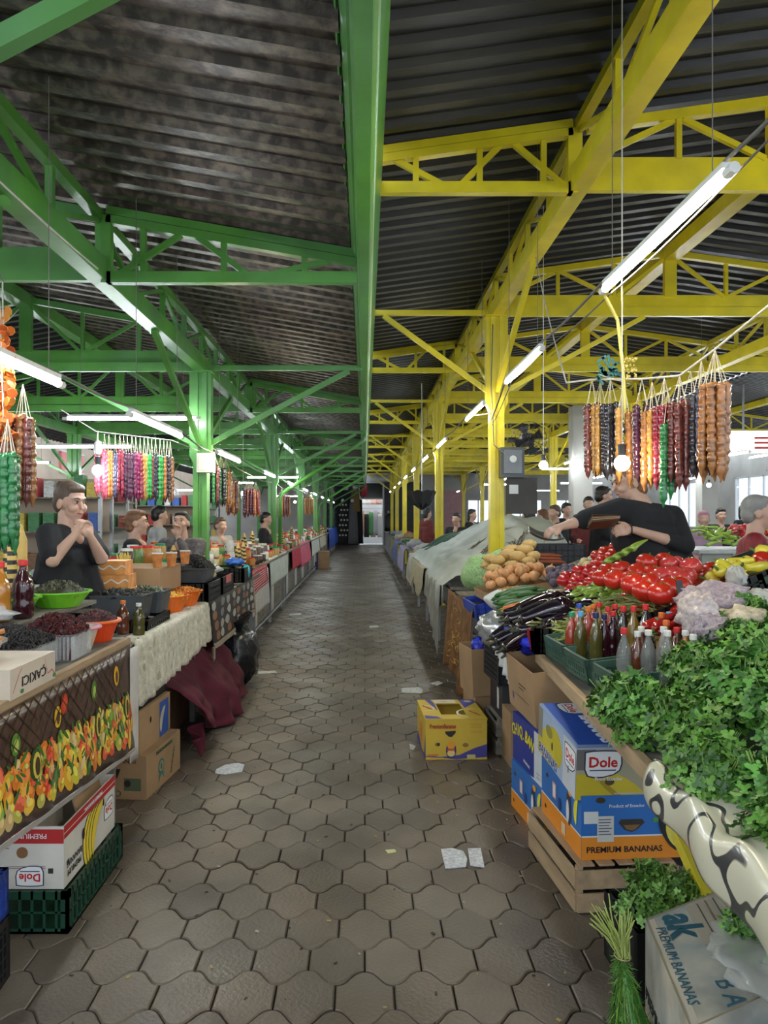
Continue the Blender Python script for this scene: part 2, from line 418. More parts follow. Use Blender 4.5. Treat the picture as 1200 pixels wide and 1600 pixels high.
for k, y in enumerate(ROWSALL[2:]):
    heavy_truss(y, 1, k, True, XY2+.055, 7.5, '%s yellow lattice truss in the farther right bay, counted from the camera' % ORD[k]) if k % 2 == 0 else heavy_truss(y, 1, k, True, 7.5, 11.2, '%s yellow lattice truss in the farther right bay, counted from the camera' % ORD[k])
def column(x, y, z, M_, label, brace_z, outer=True, base=True, gut=0):
    r = empty('steel_column', (x, y, 0), label, 'column')
    s = -1 if x < 0 else 1
    mb = MB()                                   # two channels back to back with a recessed web
    mb.bb((x-.07,y-.075,0),(x-.02,y+.075,z)); mb.bb((x+.02,y-.075,0),(x+.07,y+.075,z)); mb.bb((x-.02,y-.055,0),(x+.02,y+.055,z))
    mb.build('shaft', M_, r)
    zt = brace_z-.12
    for sx in (-1, 1):
        mb = MB(); a, b = x+sx*.071, x+sx*.108
        mb.add([(a,y-.06,zt-.08),(b,y-.06,zt),(b,y-.06,z),(a,y-.06,z),(a,y+.06,zt-.08),(b,y+.06,zt),(b,y+.06,z),(a,y+.06,z)], [(0,1,2,3),(7,6,5,4),(0,4,5,1),(1,5,6,2),(2,6,7,3),(3,7,4,0)])
        mb.build('flange', M_, r)
    mb = MB(); mb.bb((x-.12,y-.1,z-.012),(x+.12,y+.1,z)); mb.build('head_plate', M_, r)
    if gut is not None:
        bz = z+.01
        mb = MB(); mb.bar((x-s*.1,y,bz+.03),(gut,y,bz+.03),.05,.05); mb.build('tie_bar', M_, r)
        mb = MB(); mb.bar((x-s*.08,y,brace_z),(gut+s*.14,y,bz),.045,.05); mb.build('brace', M_, r)
    mb = MB(); mb.bar((x,y-.07,brace_z),(x,y-1.75,z+.0),.045,.045); mb.build('brace', M_, r)
    mb = MB(); mb.bar((x,y+.07,brace_z),(x,y+1.75,z+.0),.045,.045); mb.build('brace', M_, r)
    if outer: mb = MB(); mb.bar((x+s*.08,y,brace_z),(x+s*1.5,y,z+.0),.045,.045); mb.build('brace', M_, r)
    mb = MB(); mb.bb((x-.11,y-.11,0),(x+.11,y+.11,.015)); mb.build('base_plate', M_, r)
    return r
for k, y in enumerate(ROWS):
    column(XG, y, ZG, GREEN, '%s green steel column in the row left of the aisle' % ORD[k], 2.33, gut=-.02)
    if k: column(XY, y, ZY, YELLOW, '%s yellow steel column in the row right of the aisle' % ORD[max(0,k-1)], 2.86, gut=.05)
    if k: column(XG2, y, ZG, GREEN, '%s green steel column in the row behind the left stalls' % ORD[k-1], 2.33, gut=None)
    if k > 1: column(XY2, y, ZY, YELLOW, '%s yellow steel column in the row behind the right vendor' % ORD[k-2], 2.86, gut=None)
# gutter between the two roofs
g = MB()
prof = [(-.098,1.70),(-.09,1.715),(-.06,1.60),(-.05,1.60),(-.035,1.50),(.024,1.50),(.030,1.53),(.042,1.55),(.095,2.08),(.105,2.08),(.05,1.56),(.03,1.54),(-.03,1.515),(-.05,1.62),(-.085,1.73),(-.105,1.71)]
n = len(prof); vs = [(x,-3,z+EYE) for x, z in prof]+[(x,41.5,z+EYE) for x, z in prof]
g.add(vs, [(i,(i+1)%n,(i+1)%n+n,i+n) for i in range(n)]+[tuple(range(n))[::-1], tuple(range(n,2*n))])
gut = g.build('roof_gutter', GREEN, None, label='long green painted gutter overhead along the middle of the aisle', cat='gutter')
for k, (y) in enumerate((13.95, 25.95, 37.95)):
    mb = MB(); mb.tube([(-.01,y,EYE+1.5),(-.02,y,EYE+1.38),(-.12,y,EYE+1.3),(XG+.17,y,2.02),(XG+.12,y,1.9),(XG+.12,y,.35)], .035, 10)
    mb.build('drain_pipe', GREEN, None, smooth=True, label='%s green drain pipe slanting from the gutter to a green column' % ORD[k], cat='pipe')
# ------------------------------------------------------------------ lamps
def tube_lamp(p, q, G, label, parts=True):
    r = empty('tube_lamp', ((p[0]+q[0])/2,(p[1]+q[1])/2,p[2]), label, 'lamp', None)
    MB().tube([p,q], .016, 8).build('glass_tube', G, r)
    d = (Vector(q)-Vector(p)).normalized()
    for a, s in ((p,-1),(q,1)):
        a = Vector(a); MB().tube([a+d*s*.001,a+d*s*.05], .018, 8).build('end_cap', WHITEP, r)
    mb = MB(); mb.bar(Vector(p)+Vector((0,0,.028)), Vector(q)+Vector((0,0,.028)), .03, .02); mb.build('batten', WHITEP, r)
    return r
RT = [(-1.2,0.0),(2.37,3.57),(4.87,6.05),(7.23,8.43),(10.6,11.8),(13.6,14.8),(17,18.2),(20.4,21.6),(24,25.2),(28,29.2),(33,34.2)]  # first tube is unseen, added behind the camera as fill light
for k, (a, b) in enumerate(RT):
    tube_lamp((1.118,a,2.655),(1.118,b,2.655), TUBE_WARM if k in (0,1,3) else TUBE_COOL, 'fluorescent tube right of the aisle, %s lit tube from the camera' % (ORD[k-1] if k else 'added unseen rear'))
LT = [(-1.0,.2),(1.9,3.1),(4.49-.0,5.69)]
LT = [(-1.0,.2),(2.23,3.42),(4.49,5.69),(7.13,8.35),(10.4,11.6),(13.6,14.8),(17,18.2),(20.4,21.6),(24,25.2),(28,29.2),(33,34.2)]  # opening pair is an unseen tube too, added to light the near aisle
for k, (a, b) in enumerate(LT):
    tube_lamp((-1.366,a,2.19),(-1.366,b,2.19), TUBE_WARM if k in (3,4) else TUBE_COOL, 'fluorescent tube left of the aisle, %s lit tube from the camera' % (ORD[k-1] if k else 'added unseen rear'))
# ------------------------------------------------------------------ walls round the hall
PLAST = mat('pale_grey_render', (.55,.54,.51), .8, var=.15, vs=1.2, bump=.1)
BEIGE = mat('beige_wall_paint', (.50,.40,.31), .8, var=.15, vs=1.2, bump=.1)
PINKW = mat('faded_pink_panel', (.62,.36,.38), .7, var=.1)
DKWALL = mat('charcoal_shop_wall', (.03,.033,.04), .5, var=.2)
WFRAME = mat('white_window_frame', (.62,.63,.64), .5, var=.05)
PANE = mat('window_pane', (.8,.88,.95), .05, alpha=.25, var=0)
def wall_with_openings(name, axis, pos, a0, a1, z1, openings, m, th=.15):
    """axis 'x': wall at y=pos running along x; axis 'y': wall at x=pos running along y"""
    mb = MB()
    def put(u0, u1, z0, z_):
        if u1-u0 < .001 or z_-z0 < .001: return
        if axis == 'x': mb.bb((u0,pos,z0),(u1,pos+th,z_))
        else: mb.bb((pos,u0,z0),(pos+(th if pos > 0 else -th),u1,z_))
    u = a0
    for (o0, o1, zz0, zz1) in openings:
        put(u, o0, 0, z1); put(o0, o1, 0, zz0); put(o0, o1, zz1, z1); u = o1
    put(u, a1, 0, z1)
    return mb.build(name, m, origin=(0,0,0), kind='structure')
wins_b = [(5.6,7.4,1.1,2.5),(7.9,9.7,1.1,2.5),(10.2,12.6,1.1,2.5)]
wall_with_openings('wall_back', 'x', 42, -9, 13.6, 4.4, [(-.28,.98,0,3.45)]+wins_b, DKWALL if 0 else PLAST)
WN = [0]
def window(axis, pos, u0, u1, z0, z1, nv=3):
    WN[0] += 1
    r = empty('window_%d' % WN[0], (0,0,0), kind='structure')
    def bx(mb, a0, a1, b0, b1, t0, t1):
        if axis == 'x': mb.bb((a0,pos+t0,b0),(a1,pos+t1,b1))
        else: mb.bb((pos+t0,a0,b0),(pos+t1,a1,b1))
    mb = MB()
    bx(mb,u0,u0+.06,z0,z1,-.02,.06); bx(mb,u1-.06,u1,z0,z1,-.02,.06); bx(mb,u0,u1,z0,z0+.06,-.02,.06); bx(mb,u0,u1,z1-.06,z1,-.02,.06)
    for i in range(1, nv): u = u0+(u1-u0)*i/nv; bx(mb,u-.025,u+.025,z0,z1,-.02,.05)
    fr_ = mb.build('window_frame', WFRAME, r)
    for i in range(nv):
        mb = MB(); a = u0+(u1-u0)*i/nv; b = u0+(u1-u0)*(i+1)/nv; bx(mb,a+.03,b-.03,z0+.05,z1-.05,.01,.016); mb.build('pane', PANE, fr_)
for w in wins_b: window('x', 42, *w)
wins_l = [(15,17,1.9,2.9),(26,30,1.2,2.9),(33,37,1.2,2.9)]
wall_with_openings('wall_left', 'y', -9, -1, 42.1, 4.2, wins_l, BEIGE)
for w in wins_l: window('y', -9, *w, 4)
wins_r = [(9,14,1.1,3.0),(16,21,1.1,3.0),(23,28,1.1,3.0),(30,35,1.1,3.0),(37,41,1.1,3.0)]
wall_with_openings('wall_right', 'y', 13.5, 2, 42.1, 4.2, wins_r, PLAST)
for w in wins_r: window('y', 13.5, *w, 5)
# white lintel band and black shop front around the far doorway
mb = MB(); mb.bb((-2.4,41.9,3.5),(2.6,41.98,4.1)); mb.build('trim_1', WFRAME, origin=(0,0,0), kind='structure')
mb = MB(); mb.bb((-2.3,41.93,0),(-.36,41.99,3.45)); mb.build('trim_2', DKWALL, origin=(0,0,0), kind='structure')
mb = MB(); mb.bb((1.06,41.93,0),(3.1,41.99,3.45)); mb.build('trim_3', DKWALL, origin=(0,0,0), kind='structure')
d = empty('door_1', (0,0,0), kind='structure')
mb = MB(); mb.bb((-.36,41.85,0),(-.27,42.2,3.45)); mb.bb((.97,41.85,0),(1.06,42.2,3.45)); mb.bb((-.36,41.85,3.38),(1.06,42.2,3.47)); mb.bb((-.28,41.87,2.5),(.98,42.1,2.57)); mb.bb((-.28,41.87,0),(.98,42.1,.03))
mb.build('door_frame', WFRAME, d)
mb = MB(); mb.bb((-.27,41.95,2.57),(.97,41.97,3.38)); mb.build('transom_pane', mat('dark_glass', (.015,.02,.03), .1), d)
mb = MB(); mb.bb((-.2,41.93,2.65),(.12,41.948,3.3)); mb.build('red_notice', mat('red_sign', (.55,.02,.04), .5), d)
# lit clothes shop beyond the doorway
sh = MB(); sh.bb((-1.2,45.4,0),(2,45.5,3.4)); sh.bb((-1.25,42.15,0),(-1.2,45.5,3.4)); sh.bb((2,42.15,0),(2.05,45.5,3.4)); sh.bb((-1.25,42.15,3.4),(2.05,45.5,3.45)); sh.bb((-1.25,42.1,-.05),(2.05,45.5,-.004))
sh.build('wall_shop', WFRAME, origin=(0,0,0), kind='structure')
tube_lamp((-.6,43.6,3.3),(1.3,43.6,3.3), TUBE_COOL, 'fluorescent tube inside the lit clothes shop at the far end')
tube_lamp((-.6,42.6,3.3),(1.3,42.6,3.3), TUBE_COOL, 'added fill-light tube just inside the door of the lit clothes shop')  # added to brighten the shop interior
tube_lamp((-.6,44.8,3.3),(1.3,44.8,3.3), TUBE_COOL, 'added fill-light tube at the back of the lit clothes shop')  # likewise an added tube, for a brighter shop
# pink panels and grey curtain on the back wall, kiosk screens on the left wall
mb = MB(); mb.bb((3.9,41.9,.3),(5.3,41.98,3.0)); mb.build('wall_panel', PINKW, None, label='faded pink panel on the far wall behind the right stalls', cat='panel')
mb = MB()
for i in range(14): x = 2.9+i*.07; mb.bb((x,41.85+.04*(i%2),.4),(x+.07,41.9+.04*(i%2),3.0))
mb.build('curtain', mat('grey_curtain', (.35,.36,.38), .9), None, label='pale grey pleated curtain on the far wall beside the pink panel', cat='curtain')
for i, (y, c, l) in enumerate([(9.5,(.75,.62,.12),'yellow'),(23.5,(.7,.2,.2),'red'),(31.3,(.15,.3,.6),'blue')]):
    r = empty('kiosk_sign', (-8.98,y,2.5), '%s signboard high on the beige left wall' % l, 'sign')
    mb = MB(); mb.bb((-8.998,y-.9,2.95),(-8.92,y+.9,3.5)); mb.build('board', mat('sign_'+l, c, .5), r)
    mb = MB(); mb.bb((-8.998,y-.94,2.91),(-8.915,y+.94,2.95)); mb.bb((-8.998,y-.94,3.5),(-8.915,y+.94,3.54)); mb.build('rim', WFRAME, r)
# tube lamps over the other stalls, their count raised to brighten the background
n = 0
SIDE = []
for x, z, row, ys in ((4.2,2.7,'first row right of the yellow columns',(6.5,9,12,15,18,22,27,34)),(7.6,2.75,'second row right of the yellow columns',(9,14,20,27,35)),(10.5,2.8,'far right row near the windows',(11,14,17,20,24,32)),(6.0,2.6,'low middle row of the right hall',(12,15.5,19,23.5,29)),(-2.9,2.55,'row just behind the left vendors',(7.5,13,19)),(-4.3,2.5,'first row left of the green columns',(5,10,15,21,28,35)),(-6.6,2.5,'far left row near the windows',(8,13,19,27,36)),(3.9,2.9,'added unseen row by the camera at the right',(-1.5,2)),(-3.6,2.9,'added unseen row by the camera at the left',(-1.5,2))):  # last two rows stay out of view, added for camera-side light
    for k, y in enumerate(ys):
        n += 1
        SIDE.append(tube_lamp((x,y,z),(x+(1.25 if n%2 else .02),y+(0 if n%2 else 1.2),z), TUBE_COOL, '%s lit tube in the %s' % (ORD[k], row)))
# ------------------------------------------------------------------ builders for market goods
def face(T, w, d, h, side, e=.0012):
    """4x4 frame on a side of a box with base centre T"""
    R = T.to_3x3()
    o, x, y = {'front': ((0,-d/2-e,h/2),(1,0,0),(0,0,1)), 'left': ((-w/2-e,0,h/2),(0,-1,0),(0,0,1)), 'right': ((w/2+e,0,h/2),(0,1,0),(0,0,1)), 'top': ((0,0,h+e),(1,0,0),(0,1,0)), 'back': ((0,d/2+e,h/2),(-1,0,0),(0,0,1))}[side]
    return frame(T @ Vector(o), R @ Vector(x), R @ Vector(y))
def carton(T, w, d, h, m, label, open_top=False, hole=None, flaps=0, th=.006, name='cardboard_box'):
    r = empty(name, T.translation, label, 'box')
    for nm, a, b in (('side_panel',(-w/2,-d/2,0),(w/2,-d/2+th,h)),('side_panel',(-w/2,d/2-th,0),(w/2,d/2,h)),('side_panel',(-w/2,-d/2+th,0),(-w/2+th,d/2-th,h)),('side_panel',(w/2-th,-d/2+th,0),(w/2,d/2-th,h)),('bottom_panel',(-w/2+th,-d/2+th,0),(w/2-th,d/2-th,th))):
        MB(T).bb(a,b).build(nm, m, r)
    if hole:                                  # telescopic lid with a rectangular opening
        hw, hd = hole
        mb = MB(T); mb.bb((-w/2-.003,-d/2-.003,h),(w/2+.003,-hd/2,h+th)); mb.bb((-w/2-.003,hd/2,h),(w/2+.003,d/2+.003,h+th)); mb.bb((-w/2-.003,-hd/2,h),(-hw/2,hd/2,h+th)); mb.bb((hw/2,-hd/2,h),(w/2+.003,hd/2,h+th))
        mb.build('lid', m, r)
    elif not open_top: MB(T).bb((-w/2,-d/2,h),(w/2,d/2,h+th)).build('lid', m, r)
    for k in range(flaps):
        s = 1 if k % 2 else -1
        Tf = T @ Matrix.Translation((s*w/2,0,h)) @ Matrix.Rotation(s*U(.3,.9),4,'Y')
        MB(Tf).bb((-th/2,-d/2+.01,0),(th/2,d/2-.01,h*.38)).build('flap', m, r)
    return r
def prnt(r, Fm, shapes, name='print', m=None):
    """flat print: shapes = (colour, [(x,y)...]) in the plane of frame Fm, stacked in hair-thin layers"""
    mb = MB()
    for k, (c, pts) in enumerate(shapes):
        mb.col = c; mb.add([Fm @ Vector((x,y,.0002*(k+1))) for x, y in pts], [tuple(range(len(pts)))])
    return mb.build(name, m or PAINT, r)
def rect(x0, y0, x1, y1): return [(x0,y0),(x1,y0),(x1,y1),(x0,y1)]
def ell(cx, cy, rx, ry, n=18, a=0): return [(cx+cos(t)*rx*cos(a)-sin(t)*ry*sin(a), cy+cos(t)*rx*sin(a)+sin(t)*ry*cos(a)) for t in (2*pi*i/n for i in range(n))]
def banana(cx, cy, L_, w, a, bend=.35, n=10):
    pts = []
    for s in (1,-1):
        rng = range(n+1) if s == 1 else range(n, -1, -1)
        for i in rng:
            t = i/n*2-1; x = t*L_/2; y = bend*L_*(1-t*t)*.5 + s*w/2*max(0,1-t*t)**.5
            pts.append((cx+x*cos(a)-y*sin(a), cy+x*sin(a)+y*cos(a)))
    return pts
def crate(T, w, d, h, m, label, bars=(6,4), name='plastic_crate', feet=True, solid=False):
    r = empty(name, T.translation, label, 'crate')
    for side in range(4):
        mb = MB(T); L_ = w if side < 2 else d; s = -1 if side % 2 == 0 else 1
        def pt(u, z, t=0):
            return (u, s*(d/2-t), z) if side < 2 else (s*(w/2-t), u, z)
        def seg(u0, u1, z0, z1, t=.006):
            a, b = pt(u0,z0,0), pt(u1,z1,t); mb.bb([min(a[i],b[i]) for i in range(3)], [max(a[i],b[i]) for i in range(3)])
        seg(-L_/2, L_/2, h-.03, h, .014); seg(-L_/2, L_/2, 0, .02, .01)
        seg(-L_/2, -L_/2+.03, 0, h, .012); seg(L_/2-.03, L_/2, 0, h, .012)
        if solid: seg(-L_/2, L_/2, .02, h-.03, .004)
        nb = bars[0] if side < 2 else max(2,int(bars[0]*d/w))
        for i in range(1, nb): u = -L_/2+L_*i/nb; seg(u-.005,u+.005,0,h,.007)
        for i in range(1, bars[1]): z = h*i/bars[1]; seg(-L_/2,L_/2,z-.004,z+.004,.006)
        mb.build('side_panel', m, r)
    mb = MB(T); mb.bb((-w/2,-d/2,0),(w/2,d/2,.008)); mb.build('bottom_panel', m, r)
    return r
def slat_crate(T, w, d, h, label, m=WOOD, rows=2):
    r = empty('wooden_crate', T.translation, label, 'crate')
    for x in (-w/2+.015, w/2-.015):
        for y in (-d/2+.015, d/2-.015): MB(T).bb((x-.012,y-.012,0),(x+.012,y+.012,h)).build('corner_post', m, r)
    sh = h/rows*.82
    for i in range(rows):
        z = i*h/rows+.004
        MB(T).bb((-w/2,-d/2-.008,z),(w/2,-d/2,z+sh)).build('slat', m, r); MB(T).bb((-w/2,d/2,z),(w/2,d/2+.008,z+sh)).build('slat', m, r)
        MB(T).bb((-w/2-.008,-d/2,z),(-w/2,d/2,z+sh)).build('slat', m, r); MB(T).bb((w/2,-d/2,z),(w/2+.008,d/2,z+sh)).build('slat', m, r)
    n = 5
    for i in range(n):
        x = -w/2+w*(i+.5)/n; MB(T).bb((x-w/n*.38,-d/2,h),(x+w/n*.38,d/2,h+.008)).build('slat', m, r)
    return r
def counter(x0, x1, y0, y1, z, label, m=GREYWOOD, fm=STEEL, slope=None, planks=6, apron=None, shear=0):
    """plank-topped market counter; x0 is the aisle edge"""
    TS = Matrix(((1,shear,0,-shear*1.565),(0,1,0,0),(0,0,1,0),(0,0,0,1))); MBs = lambda: MB(TS)
    s = 1 if x1 > x0 else -1; r = empty('market_counter', ((x0+x1)/2,(y0+y1)/2,0), label, 'counter')
    for i in range(planks):
        a = x0+(x1-x0)*i/planks+s*.004; b = x0+(x1-x0)*(i+1)/planks-s*.004
        MBs().bb((a,y0,z-.028+U(-.002,.002)),(b,y1,z)).build('plank', m, r)
    n = max(2, int((y1-y0)/1.6)+1)
    for i in range(n):
        y = y0+.08+(y1-y0-.16)*i/(n-1)
        for x in (x0+s*.07, x1-s*.07): MBs().bb((x-.02,y-.02,0),(x+.02,y+.02,z-.028)).build('leg', fm, r)
        MBs().bb((x0+s*.05,y-.02,z-.07),(x1-s*.05,y+.02,z-.03)).build('bearer', fm, r)
    if apron: MBs().bb((x0-s*.006,y0,z-apron),(x0+s*.024,y1,z+.006)).build('edge_board', WOOD, r)
    if slope:                                   # raised sloping shelf at the vendor's side
        xa, za, xb, zb = slope
        n = 5
        for i in range(n):
            xs = xa+(xb-xa)*i/n; xe = xa+(xb-xa)*(i+1)/n-s*.006; zs = za+(zb-za)*i/n; ze = za+(zb-za)*(i+1)/n
            MBs().add([(xs,y0+.02,zs-.02),(xe,y0+.02,ze-.02),(xe,y1-.02,ze-.02),(xs,y1-.02,zs-.02),(xs,y0+.02,zs),(xe,y0+.02,ze),(xe,y1-.02,ze),(xs,y1-.02,zs)], [(0,3,2,1),(4,5,6,7),(0,1,5,4),(1,2,6,5),(2,3,7,6),(3,0,4,7)]).build('shelf_board', m, r)
        for y in (y0+.1,(y0+y1)/2,y1-.1): MBs().bb((xb-.02,y-.02,z),(xb+.02,y+.02,zb-.02)).build('shelf_post', m, r)
    return r
def bottle(name, h, rad, liquid, cap, T, label, cat='bottle', group=None, lab=None, fill=.8):
    r = empty(name, T, label, cat, group); x, y, z = T
    prof = [(rad*.8,0),(rad,.012),(rad,h*.28),(rad*.93,h*.33),(rad,h*.38),(rad,h*.55),(rad*.85,h*.66),(rad*.45,h*.80),(rad*.34,h*.86),(rad*.34,h*.93)]
    MB().lathe(prof, 14, T).build('body', liquid, r, smooth=True)
    MB().lathe([(rad*.42,h*.90),(rad*.44,h*.92),(rad*.44,h*.99),(rad*.38,h)], 12, T).build('cap', cap, r)
    if lab: MB().lathe([(rad*1.01,h*.36),(rad*1.012,h*.54)], 14, T, cap0=False, cap1=False).build('label', lab, r)
    return r
def liq(name, col, rough=.08): return mat('bottled_'+name, col, rough, var=.15, vs=10, coat=.6)
LQ = {'dark': liq('dark_juice',(.035,.006,.012)), 'amber': liq('amber_juice',(.38,.15,.02)), 'red': liq('tomato_sauce',(.34,.045,.02)), 'olive': liq('green_sauce',(.085,.075,.018)), 'brown': liq('brown_syrup',(.11,.03,.012)), 'clear': mat('bottled_clear_vinegar', (.30,.31,.30), .06, alpha=.5, var=.1), 'black': liq('pomegranate_syrup',(.012,.008,.008)), 'gold': liq('oil',(.20,.12,.02))}
def capm(n, c): return mat(n+'_screw_cap', c, .4, var=.05)
CP = {'red': capm('red',(.62,.03,.03)), 'white': capm('white',(.75,.74,.70)), 'blue': capm('blue',(.03,.10,.50)), 'sky': capm('light_blue',(.12,.40,.75)), 'green': capm('green',(.02,.28,.14)), 'orange': capm('orange',(.75,.18,.03)), 'navy': capm('navy',(.02,.03,.12))}
def tub(T, r0, r1, h, m, label, name='plastic_tub', cat='tub', lip=.012, rim=None, sy=1, n=24):
    r = empty(name, T, label, cat)
    prof = [(r0,0),(r1,h),(r1+lip,h),(r1+lip,h+.006),(r1-.004,h+.006),(r0-.004,.008)]
    MB().lathe(prof, n, T, sy=sy, cap0=True, cap1=True).build('body', m, r, smooth=False)
    if rim: MB().lathe([(r1+lip+.001,h-.006),(r1+lip+.004,h),(r1+lip,h+.008),(r1-.005,h+.008)], n, T, sy=sy, cap0=False, cap1=False).build('rim', rim, r)
    return r
def loose(T, rx, ry, h, n, size, m, label, shape='raisin', cat='dried fruit', name='loose_fruit', cols=None, square=False):
    """a heap nobody could count: a mound with many small pieces on it, one object of kind stuff"""
    mb = MB(); x0, y0, z0 = T
    for i in range(n):
        if square: u, v = U(-1,1), U(-1,1); q = max(abs(u),abs(v))
        else:
            a = U(0,2*pi); q = sqrt(random.random()); u, v = q*cos(a), q*sin(a)
        z = z0+h*(1-q**2.2)+U(-.006,.006); c = random.choice(cols) if cols else (1,1,1)
        k = U(.8,1.2); mb.col = tuple(min(1,e*k) for e in c) if cols else (1,1,1)
        R = Euler((U(0,6),U(0,6),U(0,6))).to_matrix()
        if shape == 'raisin': mb.ball((x0+u*rx,y0+v*ry,z), (size*1.5,size*.7,size*.6), 5, 3, R)
        elif shape == 'leaf': mb.box((x0+u*rx,y0+v*ry,z), (size*2.4,size*1.1,size*.25), R)
        elif shape == 'stick': mb.box((x0+u*rx,y0+v*ry,z), (size*5,size*.45,size*.45), Euler((U(-.3,.3),U(-.3,.3),U(0,6))).to_matrix())
        else: mb.ball((x0+u*rx,y0+v*ry,z), size, 6, 4)
    mb.col = tuple(e*.5 for e in cols[0]) if cols else (1,1,1)
    mb.lathe([(1,0),(.96,h*.3),(.7,h*.65),(.35,h*.85),(.02,h*.92)], 14, (x0,y0,z0-.004), sx=rx*.98, sy=ry*.98) if not square else mb.lathe([(1.3,0),(1.15,h*.35),(.8,h*.65),(.35,h*.85),(.02,h*.92)], 4, (x0,y0,z0-.004), sx=rx, sy=ry, R=None)
    return mb.build(name, m, None, label=label, cat=cat, kind='stuff')
LOOSE = mat('dried_goods', rough=.6, attr=True, var=.1)
GLOSSP = mat('shiny_produce', rough=.22, attr=True, var=.08, vs=20)
def frill(x0,y0,x1,y1,X=None): pass
def hang_cloth(P, Q, drop, m, label, name='tablecloth', cat='cloth', fold=.012, nf=6, over=.12, sgn=1, col=None, hem=None, z_of=None, th=.003, nu=36, nv=16, hemfn=None, group=None, parent=None, seed=0):
    """cloth lying over a counter edge from P to Q (top edge, world) and hanging down; sgn = +1 if the counter is at larger x"""
    P, Q = Vector(P), Vector(Q); al = Q-P
    def fn(u, v):
        p = P+al*u; L_ = over+drop; s = v*L_
        dd = drop*(hemfn(u) if hemfn else 1)
        f = fold*sin(u*nf*2*pi+seed)+fold*.5*sin(u*nf*4.7*pi+1+seed)
        if s < over: return Vector((p.x+sgn*(over-s), p.y, p.z+.004+.0*f))
        t = (s-over)/drop
        return Vector((p.x-sgn*(.006+abs(f)*min(1,t*2)+.02*t), p.y+.01*sin(u*9+t*4), p.z+.004-t*dd))
    mb = MB(); mb.sheet(fn, nu, nv, th, col)
    return mb.build(name, m, parent, smooth=True, label=label, cat=cat, group=group)
# ------------------------------------------------------------------ LEFT: counters
counter(-1.22, -2.05, 1.95, 3.98, .965, 'nearest left counter of grey boards holding the dried fruit and spices', slope=None, planks=5, apron=.03)
riser = empty('display_riser', (-1.9,3.0,.965), 'raised wooden shelf at the back of the nearest left counter', 'shelf')
for i in range(4): MB().bb((-1.52-i*.2,1.98,1.105),(-1.52-(i+1)*.2+.006,4.35,1.125)).build('plank', GREYWOOD, riser)
for y in (2.0,2.6,3.9): MB().bb((-1.54,y,.965),(-1.56,y+.04,1.105)).build('leg', GREYWOOD, riser); MB().bb((-2.28,y,0),(-2.32,y+.04,1.105)).build('leg', GREYWOOD, riser)
counter(-1.27, -2.2, 4.3, 7.66, .90, 'second left counter under the lace and the photo-print cloths', planks=5)
counter(-1.27, -2.2, 7.94, 9.35, .90, 'short left counter just behind the first green column', planks=5)
riser2 = empty('display_riser', (-1.9,6.9,.9), 'raised wooden shelf at the back of the second left counter', 'shelf')
for i in range(4): MB().bb((-1.60-i*.2,4.5,1.03),(-1.60-(i+1)*.2+.006,7.6,1.05)).build('plank', GREYWOOD, riser2)
for y in (4.6,6.2,7.5): MB().bb((-1.62,y,.9),(-1.66,y+.04,1.03)).build('leg', GREYWOOD, riser2); MB().bb((-2.36,y,0),(-2.40,y+.04,1.03)).build('leg', GREYWOOD, riser2)
counter(-1.36, -2.4, 9.6, 13.55, .95, 'third left counter with the white cloth hanging over its edge', planks=5)
counter(-1.40, -2.4, 14.1, 19.4, .95, 'fourth left counter with pink and white cloths over its edge', planks=4)
counter(-1.40, -2.4, 20.1, 25.4, .95, 'fifth left counter toward the far end of the aisle', planks=4)
counter(-1.40, -2.4, 26.1, 31.5, .95, 'sixth left counter near the far end of the aisle', planks=4)
counter(-1.40, -2.4, 32.1, 37.5, .95, 'farthest left counter beside the hanging dresses', planks=4)
# grey front panels under the far left counters
for k, (y0, y1, x) in enumerate(((9.7,13.4,-1.44),(14.2,19.3,-1.48),(20.2,25.3,-1.48),(26.2,38,-1.48))):
    r = empty('counter_front', (x,(y0+y1)/2,.1), '%s run of grey front boards under the left counters' % ORD[k], 'panel')
    n = int((y1-y0)/.6)
    for i in range(n): MB().bb((x,y0+(y1-y0)*i/n+.006,.12),(x-.02,y0+(y1-y0)*(i+1)/n-.006,.90)).build('panel', GREYWOOD if i%3 else PLAST, r)
# steel foot rail along the left counters
mb = MB(); mb.tube([(-1.42,9.0,.12),(-1.42,22,.12)], .022, 8); 
for y in (9.2,13,17,21.6): mb.tube([(-1.42,y,.12),(-1.42,y,0)], .018, 6)
mb.build('foot_rail', STEEL, None, smooth=True, label='grey metal foot rail low along the left counters', cat='rail')
# ---- fruit-print oilcloth on the nearest counter
fc = empty('oilcloth', (-1.2,2.7,.45), 'brown oilcloth printed with fruit and vegetables hanging from the nearest left counter', 'tablecloth')
FY0, FY1 = 1.5, 3.93
def fcx(t, y): return -1.205+.03*t+.006*sin(y*14)*t
def fcp(y, t, e=0):     # t 0 top .. 1 bottom
    zt = .945; zb = .535-.085*(y-2.53)
    return Vector((fcx(t,y)+e+(.005 if e else 0), y, zt+(zb-zt)*t))
MB().sheet(lambda u,v: fcp(FY0+(FY1-FY0)*u, v), 40, 8, .004).build('cloth_panel', mat('brown_oilcloth', (.085,.045,.03), .3, var=.35, vs=40, coat=.3), fc, smooth=True)
pr = MB()
def fdec(cy, ct, ry, rt, c, a=0, e=.002, n=12):
    pr.col = c; pts = []
    for i in range(n):
        t = 2*pi*i/n; dy, dz = cos(t)*ry*cos(a)-sin(t)*rt*sin(a), cos(t)*ry*sin(a)+sin(t)*rt*cos(a)
        pts.append(fcp(cy+dy, min(.995,max(.005,ct+dz/.54)), e))
    pr.add(pts, [tuple(range(n))[::-1]])
